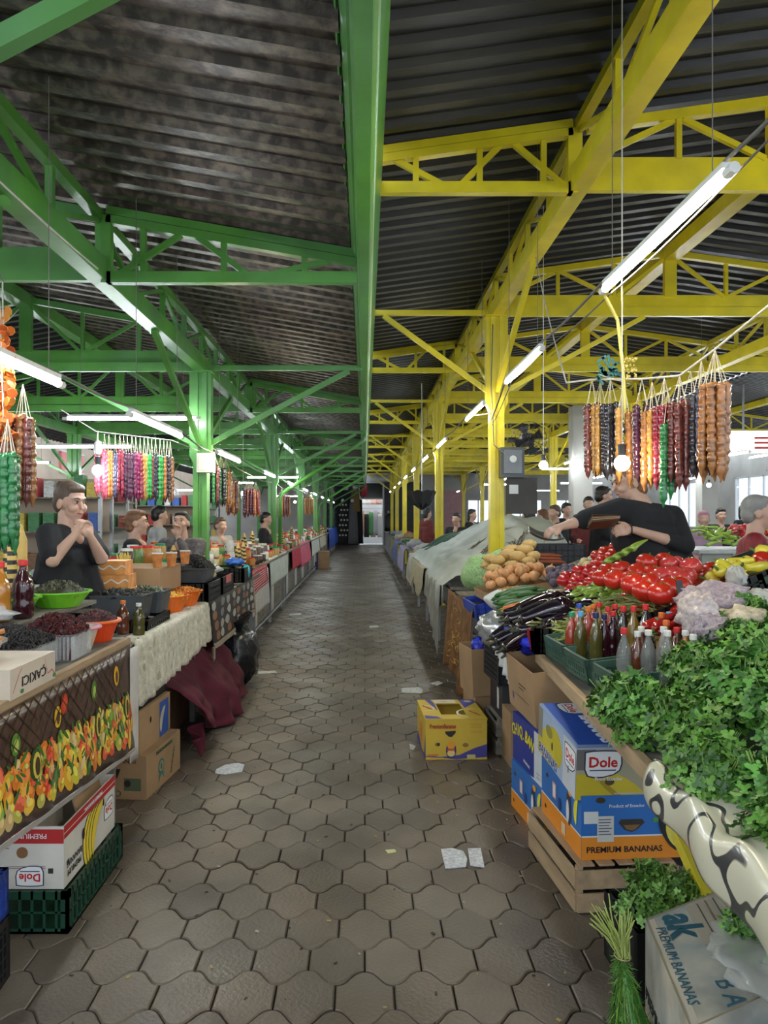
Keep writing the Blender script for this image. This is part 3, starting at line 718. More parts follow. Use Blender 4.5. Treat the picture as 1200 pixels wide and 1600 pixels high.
for i in range(60):                                   # embossed diamond lattice
    for s in (1,-1):
        y0 = FY0+i*.085; pr.col = (.035,.018,.012); pts = []
        ya, yb = (y0, y0-.5*s*.6)
        a = [(ya+(yb-ya)*t, t*.55) for t in (0,1)]
        if FY0 < a[0][0] < FY1 and FY0 < a[1][0] < FY1:
            pr.add([fcp(a[0][0],a[0][1],.0015),fcp(a[0][0]+.008,a[0][1],.0015),fcp(a[1][0]+.008,a[1][1],.0015),fcp(a[1][0],a[1][1],.0015)], [(3,2,1,0)] if 1 else [])
FR = [(.80,.22,.02),(.85,.45,.03),(.75,.06,.02),(.70,.60,.06),(.20,.35,.03),(.06,.16,.03),(.85,.35,.03),(.78,.12,.05),(.55,.50,.10),(.62,.45,.2),(.9,.55,.05)]
random.seed(3)
y = FY0+.04; k = 0
while y < FY1-.03:
    for j in range(9):
        t = .50+.40*j/9+U(-.02,.02); w = .05*sin(pi*min(1,(j+1)/9))
        c = random.choice(FR); a = U(-.8,.8)
        s = U(.022,.042); el = random.choice((1,1.3,1.9))
        yy = min(FY1-.06,max(FY0+.06,y+U(-.03,.03)))
        fdec(yy, t, s, s*el*.9, c, a, .002+.0002*(j%7)); fdec(yy+.006, t-.02, s*.45, s*el*.45, tuple(min(1,q*1.35+.05) for q in c), a, .0036)
        if j % 3 == 0: fdec(yy-.01, t-.05, s*.25, s*.9, (.05,.18,.03), U(-1,1), .0038)
    y += .072; k += 1
for (yy, t, c1, c2) in ((2.18,.42,(.8,.45,.02),(.09,.04,.02)),(2.62,.30,(.10,.25,.03),(.55,.6,.15)),(2.98,.28,(.8,.5,.03),(.1,.04,.02)),(3.05,.2,(.6,.05,.02),(.7,.1,.03)),(3.38,.24,(.08,.22,.03),(.5,.6,.15)),(3.68,.22,(.8,.45,.02),(.1,.05,.02)),(1.8,.3,(.7,.1,.02),(.8,.4,.1))):
    fdec(yy, t, .035, .05, c1, .15, .002); fdec(yy+.003, t+.01, .018, .03, c2, .15, .0026)
for (yy) in (2.05,2.75,3.4,3.8):                        # dark green avocados with yellow flesh
    fdec(yy, .55, .045, .075, (.03,.07,.02), .1, .0042); fdec(yy+.008, .56, .032, .06, (.75,.6,.1), .1, .0046); fdec(yy+.012, .57, .02, .042, (.08,.05,.02), .1, .005)
pr.build('fruit_print', PGLOSS, fc)
random.seed(11)
MB().sheet(lambda u,v: (-1.175-.012*v, 3.93+.05*cos(v*3.1), .93-.58*u), 10, 6, .003).build('rolled_edge', mat('white_oilcloth_back', (.6,.57,.53), .5), fc, smooth=True)
mb = MB(); mb.sheet(lambda u,v: (-1.17-.02*v, FY0+(FY1-FY0)*u, .537-.085*(FY0+(FY1-FY0)*u-2.53)-.035*v), 30, 2, .003); mb.build('hem', mat('white_oilcloth_back', (.6,.57,.53), .5), fc)
# ---- lace tablecloth
LACE = mat('cream_lace', (.66,.62,.50), .85, var=.22, vs=30, bump=.6, bs=45)
lr = empty('lace_tablecloth', (-1.27,5.1,.6), 'cream lace tablecloth with scalloped hem on the second left counter', 'tablecloth')
def hemz(u): return .86+.18*(1-u)+.05*abs(sin(u*38))
hang_cloth((-1.262,4.18,.905), (-1.262,6.15,.905), .33, LACE, None, parent=lr, sgn=-1, nf=5, fold=.016, hemfn=hemz, nu=76, over=.1).name = 'cloth_panel'
mb = MB(); random.seed(5)
for i in range(60):
    y = 4.25+U(0,1.85); z = .87-U(0,.24); 
    for a in range(6):
        t = a*pi/3; mb.ball((-1.2285+.001*(i%3), y+.016*cos(t), z+.016*sin(t)), (.003,.008,.006), 5, 3)
    mb.ball((-1.227,y,z),(.004,.006,.006),5,3)
mb.build('lace_flowers', LACE, lr, kind='stuff')
MB().sheet(lambda u,v: (-1.24-.35*u*v+.02*sin(u*9), 4.02+.2*v+.03*sin(u*7), .95-.14*u*(1-v)-.03*v+.01*sin(v*9)), 10, 8, .004).build('turned_corner', LACE, lr, smooth=True)
# ---- photo-print cloth with a beige border
pc = empty('photo_print_cloth', (-1.27,7.4,.5), 'dark cloth printed with stones and bottles, beige hem, second left counter', 'cloth')
def pcp(u, v, e=0): return Vector((-1.255+.02*v+.006*sin(u*20)*v+e+(.005 if e else 0), 6.25+2.35*u, .895-(.36+.02*sin(u*6))*v))
MB().sheet(lambda u,v: pcp(u,v), 30, 8, .004).build('cloth_panel', mat('black_print_cloth', (.035,.03,.028), .7, var=.3), pc, smooth=True)
mb = MB()
for i in range(8):
    for j in range(4):
        c = random.choice([(.35,.33,.32),(.42,.40,.40),(.30,.13,.06),(.16,.09,.06),(.5,.48,.46),(.2,.2,.22)]); u, v = (i+.5+U(-.2,.2))/8, (j+.5+U(-.1,.1))/4.4
        mb.col = c; n = 8; mb.add([pcp(min(1,max(0,u+.045*cos(2*pi*q/n)*U(.7,1.1))), min(.92,max(.02,v+.11*sin(2*pi*q/n)*U(.7,1.1))), .0015+.0004*(i%2)) for q in range(n)], [tuple(range(n))[::-1]])
mb.build('photo_print', PAINT, pc)
BEI = mat('beige_hem_cloth', (.36,.30,.23), .9)
MB().sheet(lambda u,v: pcp(u,.93+.12*v,.003), 24, 2, .005).build('hem', BEI, pc); MB().sheet(lambda u,v: pcp(.97+.03*u,v*1.15,.003), 3, 8, .005).build('side_hem', BEI, pc)
MB().sheet(lambda u,v: (-1.22+.012*sin(v*9), 6.22-.05*v, .55-.1*u-.02*v), 4, 4, .004).build('hanging_corner', BEI, pc)
# ---- maroon cloth over boxes, black bag
def mar(u, v):
    # u along the aisle, v down; draped over boxes under the second counter
    y = 4.95+2.0*u; top = .62-.12*abs(u-.45)
    w = 1-u; out = -1.27+.22*v**.6+.06*sin(u*11+v*2)*v+.03*sin(u*26+v*3)*v+.05*noise.noise(Vector((u*7,v*5,2)))+.03*noise.noise(Vector((u*17,v*6,5)))
    z = top*(1-v)**1.05*(1+.05*sin(u*14))+(.01+.20*max(0,.3-u)/.3)*v
    return Vector((out+(-.25*(1-v)**3), y+.12*v*sin(u*5+.5), z+.01))
MAR = mat('maroon_cloth', (.085,.006,.018), .95, var=.25, vs=6, bump=.3, bs=14)
mc = empty('maroon_cloth', (-1.2,5.8,0), 'maroon cloth draped over boxes on the floor by the left counter', 'cloth')
MB().sheet(mar, 48, 24, .005).build('drape', MAR, mc, smooth=True)
MB().sheet(lambda u,v: (-1.32-.55*u, 4.95+2.0*v, .62-.12*abs(v-.45)+.02*sin(v*12)+.01*sin(u*9)), 8, 20, .004).build('drape_top', MAR, mc, smooth=True)
MB().sheet(lambda u,v: (-1.12+.06*sin(v*7)*(1-u)+.05*u, 4.98+.16*v+.05*u, .02+.20*(1-u)*(.6+.4*v)), 8, 10, .004).build('gathered_corner', MAR, mc, smooth=True)
carton(T4((-1.62,5.75,0)), .42, .95, .40, CARD, 'cardboard box mostly hidden under the maroon cloth')
def lump(T, r, m, label, name, cat, seed=0, amp=.22, n=22, k=3.2, flat=True, knot=None, parts=None):
    def f(d):
        q = Vector(d)*k+Vector((seed*7.1,seed*3.3,seed)); return 1+amp*noise.noise(q)+amp*.5*noise.noise(q*2.7)-amp*.25*abs(noise.noise(q*5.5))
    mb = MB(); mb.ball((T[0],T[1],T[2]+r[2]*.92), r, n, n*2//3, f=f)
    if flat: mb.v = [(v[0],v[1],max(v[2],T[2]+.002)) for v in mb.v]
    if not knot: return mb.build(name, m, None, smooth=True, label=label, cat=cat)
    rt = empty(name, T, label, cat); mb.build('body', m, rt, smooth=True)
    kb = MB(); kb.sheet(lambda u,v: (T[0]+(.35+.65*v)*r[0]*.55*cos(u*2*pi)*(1+.3*sin(u*22)*v), T[1]+(.35+.65*v)*r[1]*.55*sin(u*2*pi), T[2]+r[2]*1.75+v*r[2]*.45*(1+.25*sin(u*15))), 30, 6, .002)
    kb.build('gathered_neck', m, rt, smooth=True); return rt
lump((-1.22,7.35,0), (.21,.33,.29), BLACKBAG, 'full black rubbish bag on the floor beside the maroon cloth', 'rubbish_bag', 'bag', 2, knot=True)
# ---- boxes below the nearest counter
def dole_logo(r, Fm, x, y, s, flip=False, grey=False):
    """white shield with red word and swoosh"""
    a = -1 if flip else 1
    Fm = Fm @ Matrix.Translation((x,y,.0012)) @ Matrix.Diagonal((a,a,1,1)) @ Matrix.Scale(s,4)
    shield = [(-.5,.33),(-.3,.36),(0,.37),(.3,.36),(.5,.33),(.52,0),(.47,-.18),(.3,-.3),(0,-.37),(-.25,-.37),(-.42,-.33),(-.5,-.15)]
    lg = prnt(r, Fm, [((.03,.03,.08),[(p[0]*1.08,p[1]*1.1) for p in shield]),((.85,.85,.85),shield),((.03,.03,.2),rect(-.38,-.2,.38,-.165))], 'logo')
    text('Dole', .42, Fm @ Matrix.Translation((0,.04,.0008)), mat('logo_red_ink', (.55,.01,.015), .5), lg, .0003, .012)
LW = mat('white_printed_carton', (.66,.63,.57), .6, var=.1, vs=6)
def TB(corner, w, d, rz, z=0):
    """transform of a box whose near-left base corner is at corner"""
    R = Matrix.Rotation(rz, 4, 'Z'); c = R @ Vector((w/2, d/2, 0)); return T4((corner[0]+c.x, corner[1]+c.y, z), 0, 0, rz)
INKR, INKB, INKG, INKBL = mat('dark_red_ink',(.45,.015,.02),.5), mat('dark_ink',(.015,.015,.02),.5), mat('green_ink',(.02,.10,.05),.5), mat('blue_ink',(.02,.05,.35),.5)
WHITEI = mat('white_ink',(.8,.8,.8),.5)
# green crate carrying the white banana carton
Tc = TB((-1.415,2.93,0), .42, .60, -.42)
cg = crate(T4((-1.345,3.27,0),0,0,.0), .42, .66, .16, mat('dark_green_plastic', (.012,.06,.035), .4), 'dark green plastic crate under the white banana carton', (9,2))
Tw = T4((-1.35,3.26,.162),0,0,0)
wb = carton(Tw, .38, .60, .24, LW, 'white carton with red band and printed bananas, upside down on the green crate', open_top=True)
Fr = face(Tw,.38,.60,.24,'right'); Ff = face(Tw,.38,.60,.24,'front')
prnt(wb, Fr, [((.45,.02,.02),rect(-.30,.07,.30,.12)),((.85,.80,.75),rect(-.30,.09,.30,.093))]+[q for k in range(4) for q in (((.02,.02,.02),[(x,min(y,.069)) for x,y in banana(-.02+.034*k,-.03,.26,.062,1.25-.10*k,.42)]),((.85,.65,.05),[(x,min(y,.067)) for x,y in banana(-.02+.034*k,-.03,.25,.052,1.25-.10*k,.42)]))]+[((.03,.01,.01),ell(-.10,.01,.014,.024)),((.03,.01,.01),ell(.14,.05,.010,.016)),((.02,.05,.15),rect(-.27,-.04,-.255,-.02))])
dole_logo(wb, Fr, .215, .0, .11, True); 
text('PREMIUM\nBANANAS', .035, Fr @ Matrix.Translation((-.20,-.055,.003)) @ Matrix.Rotation(pi,4,'Z'), INKB, wb)
text('PREMIUM BANANAS', .024, Fr @ Matrix.Translation((.02,.10,.0022)) @ Matrix.Rotation(pi,4,'Z'), WHITEI, wb)
prnt(wb, Ff, [((.45,.02,.02),rect(-.19,.055,.19,.11)),((.25,.12,.05),ell(.03,.02,.022,.022)),((.04,.03,.03),rect(.13,-.06,.15,-.04)),((.3,.1,.08),rect(-.17,.035,-.02,.038)),((.2,.15,.12),rect(-.02,-.035,.12,-.032)),((.2,.15,.12),rect(-.02,-.042,.12,-.039)),((.15,.1,.08),ell(-.15,-.02,.02,.02))])
text('PREMIUM BANANAS', .028, Ff @ Matrix.Translation((0,.085,.0022)) @ Matrix.Rotation(pi,4,'Z'), WHITEI, wb)
dole_logo(wb, Ff, .06, -.07, .10, True)
# inner smaller printed carton standing in it
Ti = T4((-1.42,3.17,.30),0,0,-.1); ib = carton(Ti, .24, .24, .18, mat('faded_printed_carton', (.42,.38,.31), .7), 'small faded carton with strawberries printed on it inside the white carton', open_top=True, flaps=1)
Fi = face(Ti,.24,.24,.18,'front'); prnt(ib, Fi, [((.55,.52,.46),rect(-.115,.0,.115,.085)),((.45,.03,.03),ell(.08,.05,.03,.02)),((.05,.2,.05),ell(.06,.02,.02,.012)),((.05,.2,.05),ell(-.08,.06,.012,.008))])
text('OZDEMIR', .032, Fi @ Matrix.Translation((-.01,.022,.0014)) @ Matrix.Rotation(pi,4,'Z'), INKG, ib)
MB(T4((-1.22,3.50,.34),0,-.25,.05)).bb((-.004,-.28,0),(.004,.06,.20)).build('loose_flap', CARD, None, label='upright cardboard sheet leaning behind the white banana carton', cat='cardboard')
# blue and black crates at the left edge
crate(T4((-1.42,2.40,0),0,0,.05), .40, .52, .22, BLACKP, 'black lattice crate on the floor under the oilcloth', (14,5))
crate(T4((-1.43,2.41,.222),0,0,.02), .40, .50, .16, mat('blue_plastic', (.015,.05,.30), .4), 'blue plastic crate stacked on the black lattice crate', (8,3))
# brown banana cartons behind
Tb = T4((-1.41,4.62,0),0,0,-.10)
b1 = carton(Tb, .42, .56, .24, CARD, 'worn brown banana carton on the floor, lowest of its stack', open_top=False)
Fq = face(Tb,.42,.56,.24,'front'); prnt(b1, Fq, [((.02,.015,.01),[(-.06,.05),(.06,.05),(.04,.0),(0,-.02),(-.04,.0)]),((.10,.13,.07),rect(.08,-.07,.18,-.0)),((.03,.02,.02),ell(.1,-.03,.02,.02))])
text('MIUM BANANAS', .036, Fq @ Matrix.Translation((.02,.095,.001)), INKB, b1); text('CAVENDI', .05, Fq @ Matrix.Translation((-.04,-.085,.001)) @ Matrix.Rotation(pi,4,'Z'), INKG, b1)
Fr2 = face(Tb,.42,.56,.24,'right'); prnt(b1, Fr2, [((.05,.20,.17),ell(-.05,.0,.05,.045)),((.40,.26,.13),ell(-.05,.0,.035,.03)),((.03,.15,.12),ell(-.05,.0,.015,.02))]+[((.05,.20,.17),banana(-.05,-.055,.12,.012,a,.2)) for a in (-.5,0,.5)])
text('PREMIUM BANANAS', .03, Fr2 @ Matrix.Translation((0,.095,.001)), INKG, b1); text('CAVENDISH', .03, Fr2 @ Matrix.Translation((.14,-.02,.001)) @ Matrix.Rotation(1.2,4,'Z'), INKG, b1)
Tb2 = T4((-1.43,4.60,.247),0,0,-.08); b2 = carton(Tb2, .36, .52, .24, CARD, 'plain brown carton with a blue printed patch, second of its stack')
Fr3 = face(Tb2,.36,.52,.24,'right'); prnt(b2, Fr3, [((.03,.09,.35),rect(.07,-.11,.23,.10)),((.55,.50,.38),banana(.13,-.01,.17,.05,1.1,.3)),((.03,.02,.02),ell(-.08,.04,.014,.018))])
text('FYFFES', .03, Fr3 @ Matrix.Translation((.17,.0,.0022)) @ Matrix.Rotation(1.2,4,'Z'), WHITEI, b2) if 0 else None
crate(T4((-1.46,4.60,.495),0,0,-.05), .38, .56, .25, BLACKP, 'black plastic crate stacked on the brown cartons under the lace', (10,5), solid=True)
carton(T4((-1.62,3.9,0)), .45, .45, .35, CARD, 'brown carton in the shade under the nearest left counter')
# ---- goods on the nearest left counter
Tk = T4((-1.40,2.81,.967),0,0,0); kb = carton(Tk, .38, .38, .10, mat('cream_carton', (.62,.52,.42), .7, var=.08), 'cream fruit carton with upside-down lettering on the counter edge', open_top=False)
Fk = face(Tk,.38,.38,.10,'right'); text('ÇAKICI', .05, Fk @ Matrix.Translation((.0,.0,.001)) @ Matrix.Rotation(pi,4,'Z'), INKB, kb, sx=1.3)
def strip(pts, w):
    a = [(x,y+w) for x, y in pts]; return pts+a[::-1]
for (q) in ([(-.17,-.03),(-.12,.03),(-.1,.045)],[(.09,.045),(.12,-.02),(.16,-.01),(.18,-.03)]):
    prnt(kb, Fk, [((.5,.05,.06),strip(q,.004)),((.06,.2,.06),ell(q[-1][0],-.035,.014,.008))])
def clear_box(T, w, d, h, label, ribs=True):
    r = empty('clear_tub', T, label, 'tub'); x, y, z = T; mb = MB(); n = 16
    pts = []
    def ring(s, zz):
        out = []
        for (cx, cy, a0) in ((w/2-.03,d/2-.03,0),(-w/2+.03,d/2-.03,pi/2),(-w/2+.03,-d/2+.03,pi),(w/2-.03,-d/2+.03,3*pi/2)):
            for k in range(6): a = a0+pi/2*k/5; q = 1+(.012 if (k%2 and ribs) else 0); out.append((x+(cx+.03*cos(a))*s*q, y+(cy+.03*sin(a))*s*q, zz))
        return out
    rings = [ring(.86,z),ring(.98,z+h-.01),ring(1.04,z+h),ring(1.0,z+h)]
    n = len(rings[0]); mb.add([p for q in rings for p in q], [(k*n+j,k*n+(j+1)%n,(k+1)*n+(j+1)%n,(k+1)*n+j) for k in range(3) for j in range(n)]+[tuple(range(n))[::-1]])
    mb.build('wall', GLASS, r)
    mb = MB()
    if ribs:
        for j in range(14):
            u = -w/2+w*(j+.5)/14; mb.bb((x+u-.003,y-d/2*.99,z+.01),(x+u+.003,y-d/2*.95,z+h-.01)); 
            v = -d/2+d*(j+.5)/14; mb.bb((x+w/2*.94,y+v-.003,z+.01),(x+w/2*.985,y+v+.003,z+h-.01))
        mb.build('ribs', GLASS, r, kind='stuff')
    return r
RAIS = [(.014,.012,.014),(.02,.016,.016),(.03,.022,.02)]; HIB = [(.10,.01,.015),(.06,.008,.012),(.16,.02,.02),(.05,.015,.012)]
def filled(T, w, d, h, label, cols, flabel, shape, size, n, mound=.05, cat='dried fruit', box=True):
    if box: clear_box(T, w, d, h, label)
    mb = MB(); mb.col = tuple(c*.8 for c in cols[0]); mb.bb((T[0]-w*.43,T[1]-d*.43,T[2]+.006),(T[0]+w*.43,T[1]+d*.43,T[2]+h*.97))
    x0, y0, z0 = T[0], T[1], T[2]+h*.97
    for i in range(n):
        u, v = U(-1,1), U(-1,1); q = max(abs(u),abs(v)); z = z0+mound*(1-q**2)+U(-.004,.006); c = random.choice(cols); k = U(.7,1.3); mb.col = tuple(e*k for e in c)
        R = Euler((U(0,6),U(0,6),U(0,6))).to_matrix()
        if shape == 'raisin': mb.ball((x0+u*w*.47,y0+v*d*.47,z),(size*1.6,size*.6,size*.5),5,3,R)
        elif shape == 'leaf': mb.box((x0+u*w*.47,y0+v*d*.47,z),(size*2.2,size*1.3,size*.3),R)
        elif shape == 'stick': mb.box((x0+u*w*.44,y0+v*d*.44,z),(size*5,size*.5,size*.5),Euler((U(-.3,.3),U(-.4,.4),U(0,6))).to_matrix())
        else: mb.ball((x0+u*w*.47,y0+v*d*.47,z), size, 6, 4)
    mb.col = tuple(c*.7 for c in cols[0]); mb.grid(lambda u,v: (x0+(u-.5)*w*.9,y0+(v-.5)*d*.9,z0-.004+mound*(1-max(abs(2*u-1),abs(2*v-1))**2)), 8, 8)
    return mb.build('loose_fruit', LOOSE, None, label=flabel, cat=cat, kind='stuff')
filled((-1.48,3.15,.967), .34, .30, .11, 'clear ribbed tub of black raisins on the nearest left counter', RAIS, 'heap of long black raisins in the nearest clear tub', 'raisin', .009, 900, .07)
filled((-1.375,3.42,.967), .24, .22, .12, 'clear ribbed tub of dark red dried petals beside the raisins', HIB, 'heap of dark red dried hibiscus petals in a clear tub', 'leaf', .011, 500, .075)
r = tub((-1.42,2.72,1.075), .09, .13, .075, GLASS, 'clear shallow tub of orange cinnamon sticks on the cream carton', sy=1)
CIN = mat('cinnamon_bark', (.50,.20,.06), .7, var=.3, stretch=(1,1,8))
mb = MB()
for i in range(13):
    a = U(-.6,.6)+(pi/2 if i%4==0 else .2); c = Vector((-1.42+U(-.05,.05),2.72+U(-.05,.05),1.09+.007*i)); dv = Vector((cos(a),sin(a),U(-.1,.25)))*.085
    o = MB().tube([c-dv,c+dv],[.011,.009],8).build('cinnamon_stick', CIN, None, label='orange-brown cinnamon stick in the shallow tub on the cream carton', cat='spice', group='cinnamon sticks in the shallow tub')
tub((-1.375,3.68,.967), .065, .095, .10, mat('cream_plastic', (.62,.52,.40), .45), 'cream plastic tub with a pink rim at the counter edge', rim=mat('pink_plastic', (.70,.25,.38), .4))
tub((-1.365,3.90,.967), .075, .11, .10, mat('orange_red_plastic', (.75,.07,.015), .35), 'orange-red round tub of small dark berries at the counter corner', rim=mat('orange_plastic', (.80,.14,.02), .35))
loose((-1.365,3.90,1.065), .105, .105, .05, 420, .0075, LOOSE, 'heap of small dark red berries in the orange-red tub', 'ball', cols=[(.07,.02,.02),(.12,.03,.03),(.04,.015,.02)])
filled((-1.42,3.62,1.0), .0001, .0001, .0001, '', RAIS, '', 'ball', .001, 1, box=False) if 0 else None
LIME = mat('lime_plastic', (.20,.62,.03), .35)
for k, (x, y, l) in enumerate(((-1.74,3.72,'left'),(-1.60,4.02,'right'))):
    tub((x,y,1.127), .10, .155, .075, LIME, 'lime green round bowl of tea leaves, the %s of two' % l, name='bowl', cat='bowl')
    loose((x,y,1.19), .14, .14, .035+.03*k, 420, .008, LOOSE, 'grey-green dried herb heaped in the %s lime bowl' % l, 'leaf', cat='herb', cols=[(.09,.09,.05),(.15,.15,.09),(.05,.05,.035)], name='loose_herb')
CRINK = mat('crumpled_white_film', (.62,.64,.66), .25, alpha=.75, var=.1, bump=.6, bs=20)
lump((-1.72,3.35,1.127), (.17,.16,.045), CRINK, 'crumpled white plastic film between the raisins and the lime bowls', 'plastic_film', 'film', 5, .35)
lump((-1.95,4.15,1.127), (.20,.14,.06), CRINK, 'crumpled plastic film behind the right lime bowl', 'plastic_film', 'film', 6, .3)
# bottles and striped cones at the left edge
bottle('juice_bottle', .27, .048, LQ['dark'], CP['red'], W(36,958,3.55).to_tuple()[:2]+(1.127,), 'dark red juice bottle with a red cap beside the striped cones')
bottle('juice_bottle', .27, .046, LQ['amber'], CP['red'], (-1.625,3.42,1.127), 'amber juice bottle with a red cap at the left edge')
def cone(T, h, r, stripe, label, n=16):
    rt = empty('rolled_cone', T, label, 'sweet'); mb = MB(); mats_ = [mat('golden_wafer', (.62,.42,.12), .55, var=.15), mat('dark_fruit_leather', (.02,.014,.012), .3)]
    rings = 36; vs = []; 
    def rr(t): return r*(1-.22*t) if t < .82 else r*.78*(1-(t-.82)/.18*.75)
    for i in range(rings+1):
        t = i/rings
        for j in range(n): a = 2*pi*j/n; q = rr(t)*(1+.06*sin(t*rings*pi)); vs.append((T[0]+cos(a)*q, T[1]+sin(a)*q, T[2]+h*t))
    mb.add(vs, []); 
    for i in range(rings):
        for j in range(n):
            mb.f.append((i*n+j,i*n+(j+1)%n,(i+1)*n+(j+1)%n,(i+1)*n+j)); mb.c.append((1,1,1))
            mb.m.append(1 if stripe and i < rings*.85 and ((i+j*4/n)%4) < 2 else 0)
    mb.f.append(tuple(range(rings*n,(rings+1)*n))); mb.m.append(0); mb.c.append((1,1,1)); mb.f.append(tuple(range(n))[::-1]); mb.m.append(0); mb.c.append((1,1,1))
    mb.build('roll', mats_, rt, smooth=False); return rt
cone((-1.745,3.78,1.127), .40, .038, True, 'tall cone striped black and gold standing at the left edge')
cone((-1.785,3.98,1.127), .43, .040, False, 'plain golden ribbed cone standing next to the striped one')
cone((-2.02,3.60,1.127), .33, .038, True, 'shorter black and gold striped cone cut by the left edge')
bottle('spice_bottle', .19, .036, LQ['brown'], CP['orange'], (-1.37,4.35,.93), 'small brown sauce bottle with an orange cap behind the orange-red tub')
bottle('spice_bottle', .19, .036, LQ['olive'], CP['white'], (-1.31,4.45,.905), 'small speckled bottle with a white cap beside the black bin')
# ---- goods on the second left counter
BT = mat('black_glossy_plastic', (.015,.015,.018), .25)
def bin_(T, w, d, h, m, label):
    r = empty('plastic_bin', T, label, 'bin'); x, y, z = T
    def ring(s, zz): return [(x+sx*w/2*s, y+sy*d/2*s, zz) for sx, sy in ((-1,-.85),(-.85,-1),(.85,-1),(1,-.85),(1,.85),(.85,1),(-.85,1),(-1,.85))]
    R_ = [ring(.88,z),ring(1,z+h),ring(1.05,z+h),ring(1.05,z+h+.008),ring(.97,z+h+.008),ring(.85,z+.01)]; mb = MB(); n = 8
    mb.add([p for q in R_ for p in q], [(k*n+j,k*n+(j+1)%n,(k+1)*n+(j+1)%n,(k+1)*n+j) for k in range(5) for j in range(n)]+[tuple(range(n))[::-1],tuple(range(5*n,6*n))])
    mb.build('body', m, r); return r
SMOKE = mat('smoky_clear_plastic', (.10,.11,.12), .2, alpha=.8)
crate(T4((-1.50,4.85,.902)), .40, .55, .07, BLACKP, 'low black crate under the smoky bins on the second left counter', (8,2))
bin_((-1.50,4.72,.975), .34, .26, .14, SMOKE, 'smoky plastic bin of dark dried fruit on the low black crate, the nearer of two')
loose((-1.50,4.72,1.11), .15, .11, .035, 260, .011, LOOSE, 'dark dried plums heaped in the nearer smoky bin', 'raisin', cols=[(.02,.018,.018),(.06,.07,.05),(.03,.025,.02)], square=True)
bin_((-1.47,5.05,.975), .34, .26, .13, SMOKE, 'smoky plastic bin of green seeds on the low black crate, the farther of two')
loose((-1.47,5.05,1.10), .15, .11, .03, 260, .010, LOOSE, 'pale green dried seeds in the farther smoky bin', 'raisin', cols=[(.10,.13,.08),(.30,.34,.25),(.06,.06,.05)], square=True, cat='seeds')
ORP = mat('bright_orange_plastic', (.80,.16,.015), .35)
tub((-1.44,5.55,.902), .11, .16, .12, ORP, 'orange bowl of yellow dried fruit on the second left counter, nearer of two', name='bowl', cat='bowl')
loose((-1.44,5.55,1.01), .15,.15,.03, 120, .016, LOOSE, 'yellow dried apricots in the nearer orange bowl', 'raisin', cols=[(.75,.35,.04),(.8,.5,.08)])
tub((-1.42,5.92,.902), .11, .16, .12, ORP, 'orange bowl of dried peel on the second left counter, farther of two', name='bowl', cat='bowl')
loose((-1.42,5.92,1.01), .15,.15,.03, 120, .016, LOOSE, 'orange dried peel in the farther orange bowl', 'raisin', cols=[(.7,.22,.03),(.75,.3,.04)])
for k, (y, l) in enumerate(((6.45,'nearest of three'),(7.1,'middle of three'),(8.3,'farthest of three'))):
    c = crate(T4((-1.46,y,.902)), .40, .58, .15, BLACKP, 'shallow black crate along the counter above the photo-print cloth, %s' % l, (8,3), solid=True)
mb = MB(); mb.bb((-1.258,6.95,.99),(-1.252,7.2,1.06)); o = mb.build('price_card', mat('red_white_card', (.55,.12,.12), .6), None, label='small red and white card on the black crate front', cat='card')
bin_((-1.46,6.42,1.055), .36, .40, .11, SMOKE, 'smoky bin heaped with black raisins on the nearest shallow crate')
loose((-1.46,6.42,1.16), .17,.18,.11, 700, .011, LOOSE, 'tall heap of black raisins in the smoky bin above the lace', 'raisin', cols=RAIS, square=True)
lump((-1.50,7.15,1.055), (.16,.2,.05), CRINK, 'clear bag of pale dried fruit on the middle shallow crate', 'fruit_bag', 'bag', 8, .25)
mb = MB(); mb.ball((-1.29,8.35,.99),(.045,.09,.085),14,10); mb.build('turquoise_bowl', mat('turquoise_plastic', (.02,.42,.60), .35), None, smooth=True, label='turquoise plastic bowl on its side at the counter edge', cat='bowl')
PAPER = mat('printed_paper_cup', (.55,.20,.05), .55, var=.3, vs=30)
def cup(T, r_, h, m, label, group=None):
    rt = empty('paper_cup', T, label, 'cup', group); MB().lathe([(r_*.75,0),(r_,h),(r_*.94,h),(r_*.7,.006)], 14, T).build('body', m, rt); MB().lathe([(r_*1.0,h-.005),(r_*1.06,h-.002),(r_*1.0,h+.004)], 14, T, cap0=False, cap1=False).build('rim', WHITEP, rt); return rt
for k, (px, py, Y, l) in enumerate(((246,878,5.5,'left'),(268,883,5.6,'middle'),(289,883,5.9,'right'))):
    p = W(px,py+15,Y); cup((p.x,Y,1.232), .04, .10, PAPER, 'orange printed paper cup on the raised shelf, %s of three' % l)
carton(T4((-1.62,5.70,1.052)), .36, .62, .172, CARD, 'low brown carton under the three paper cups')
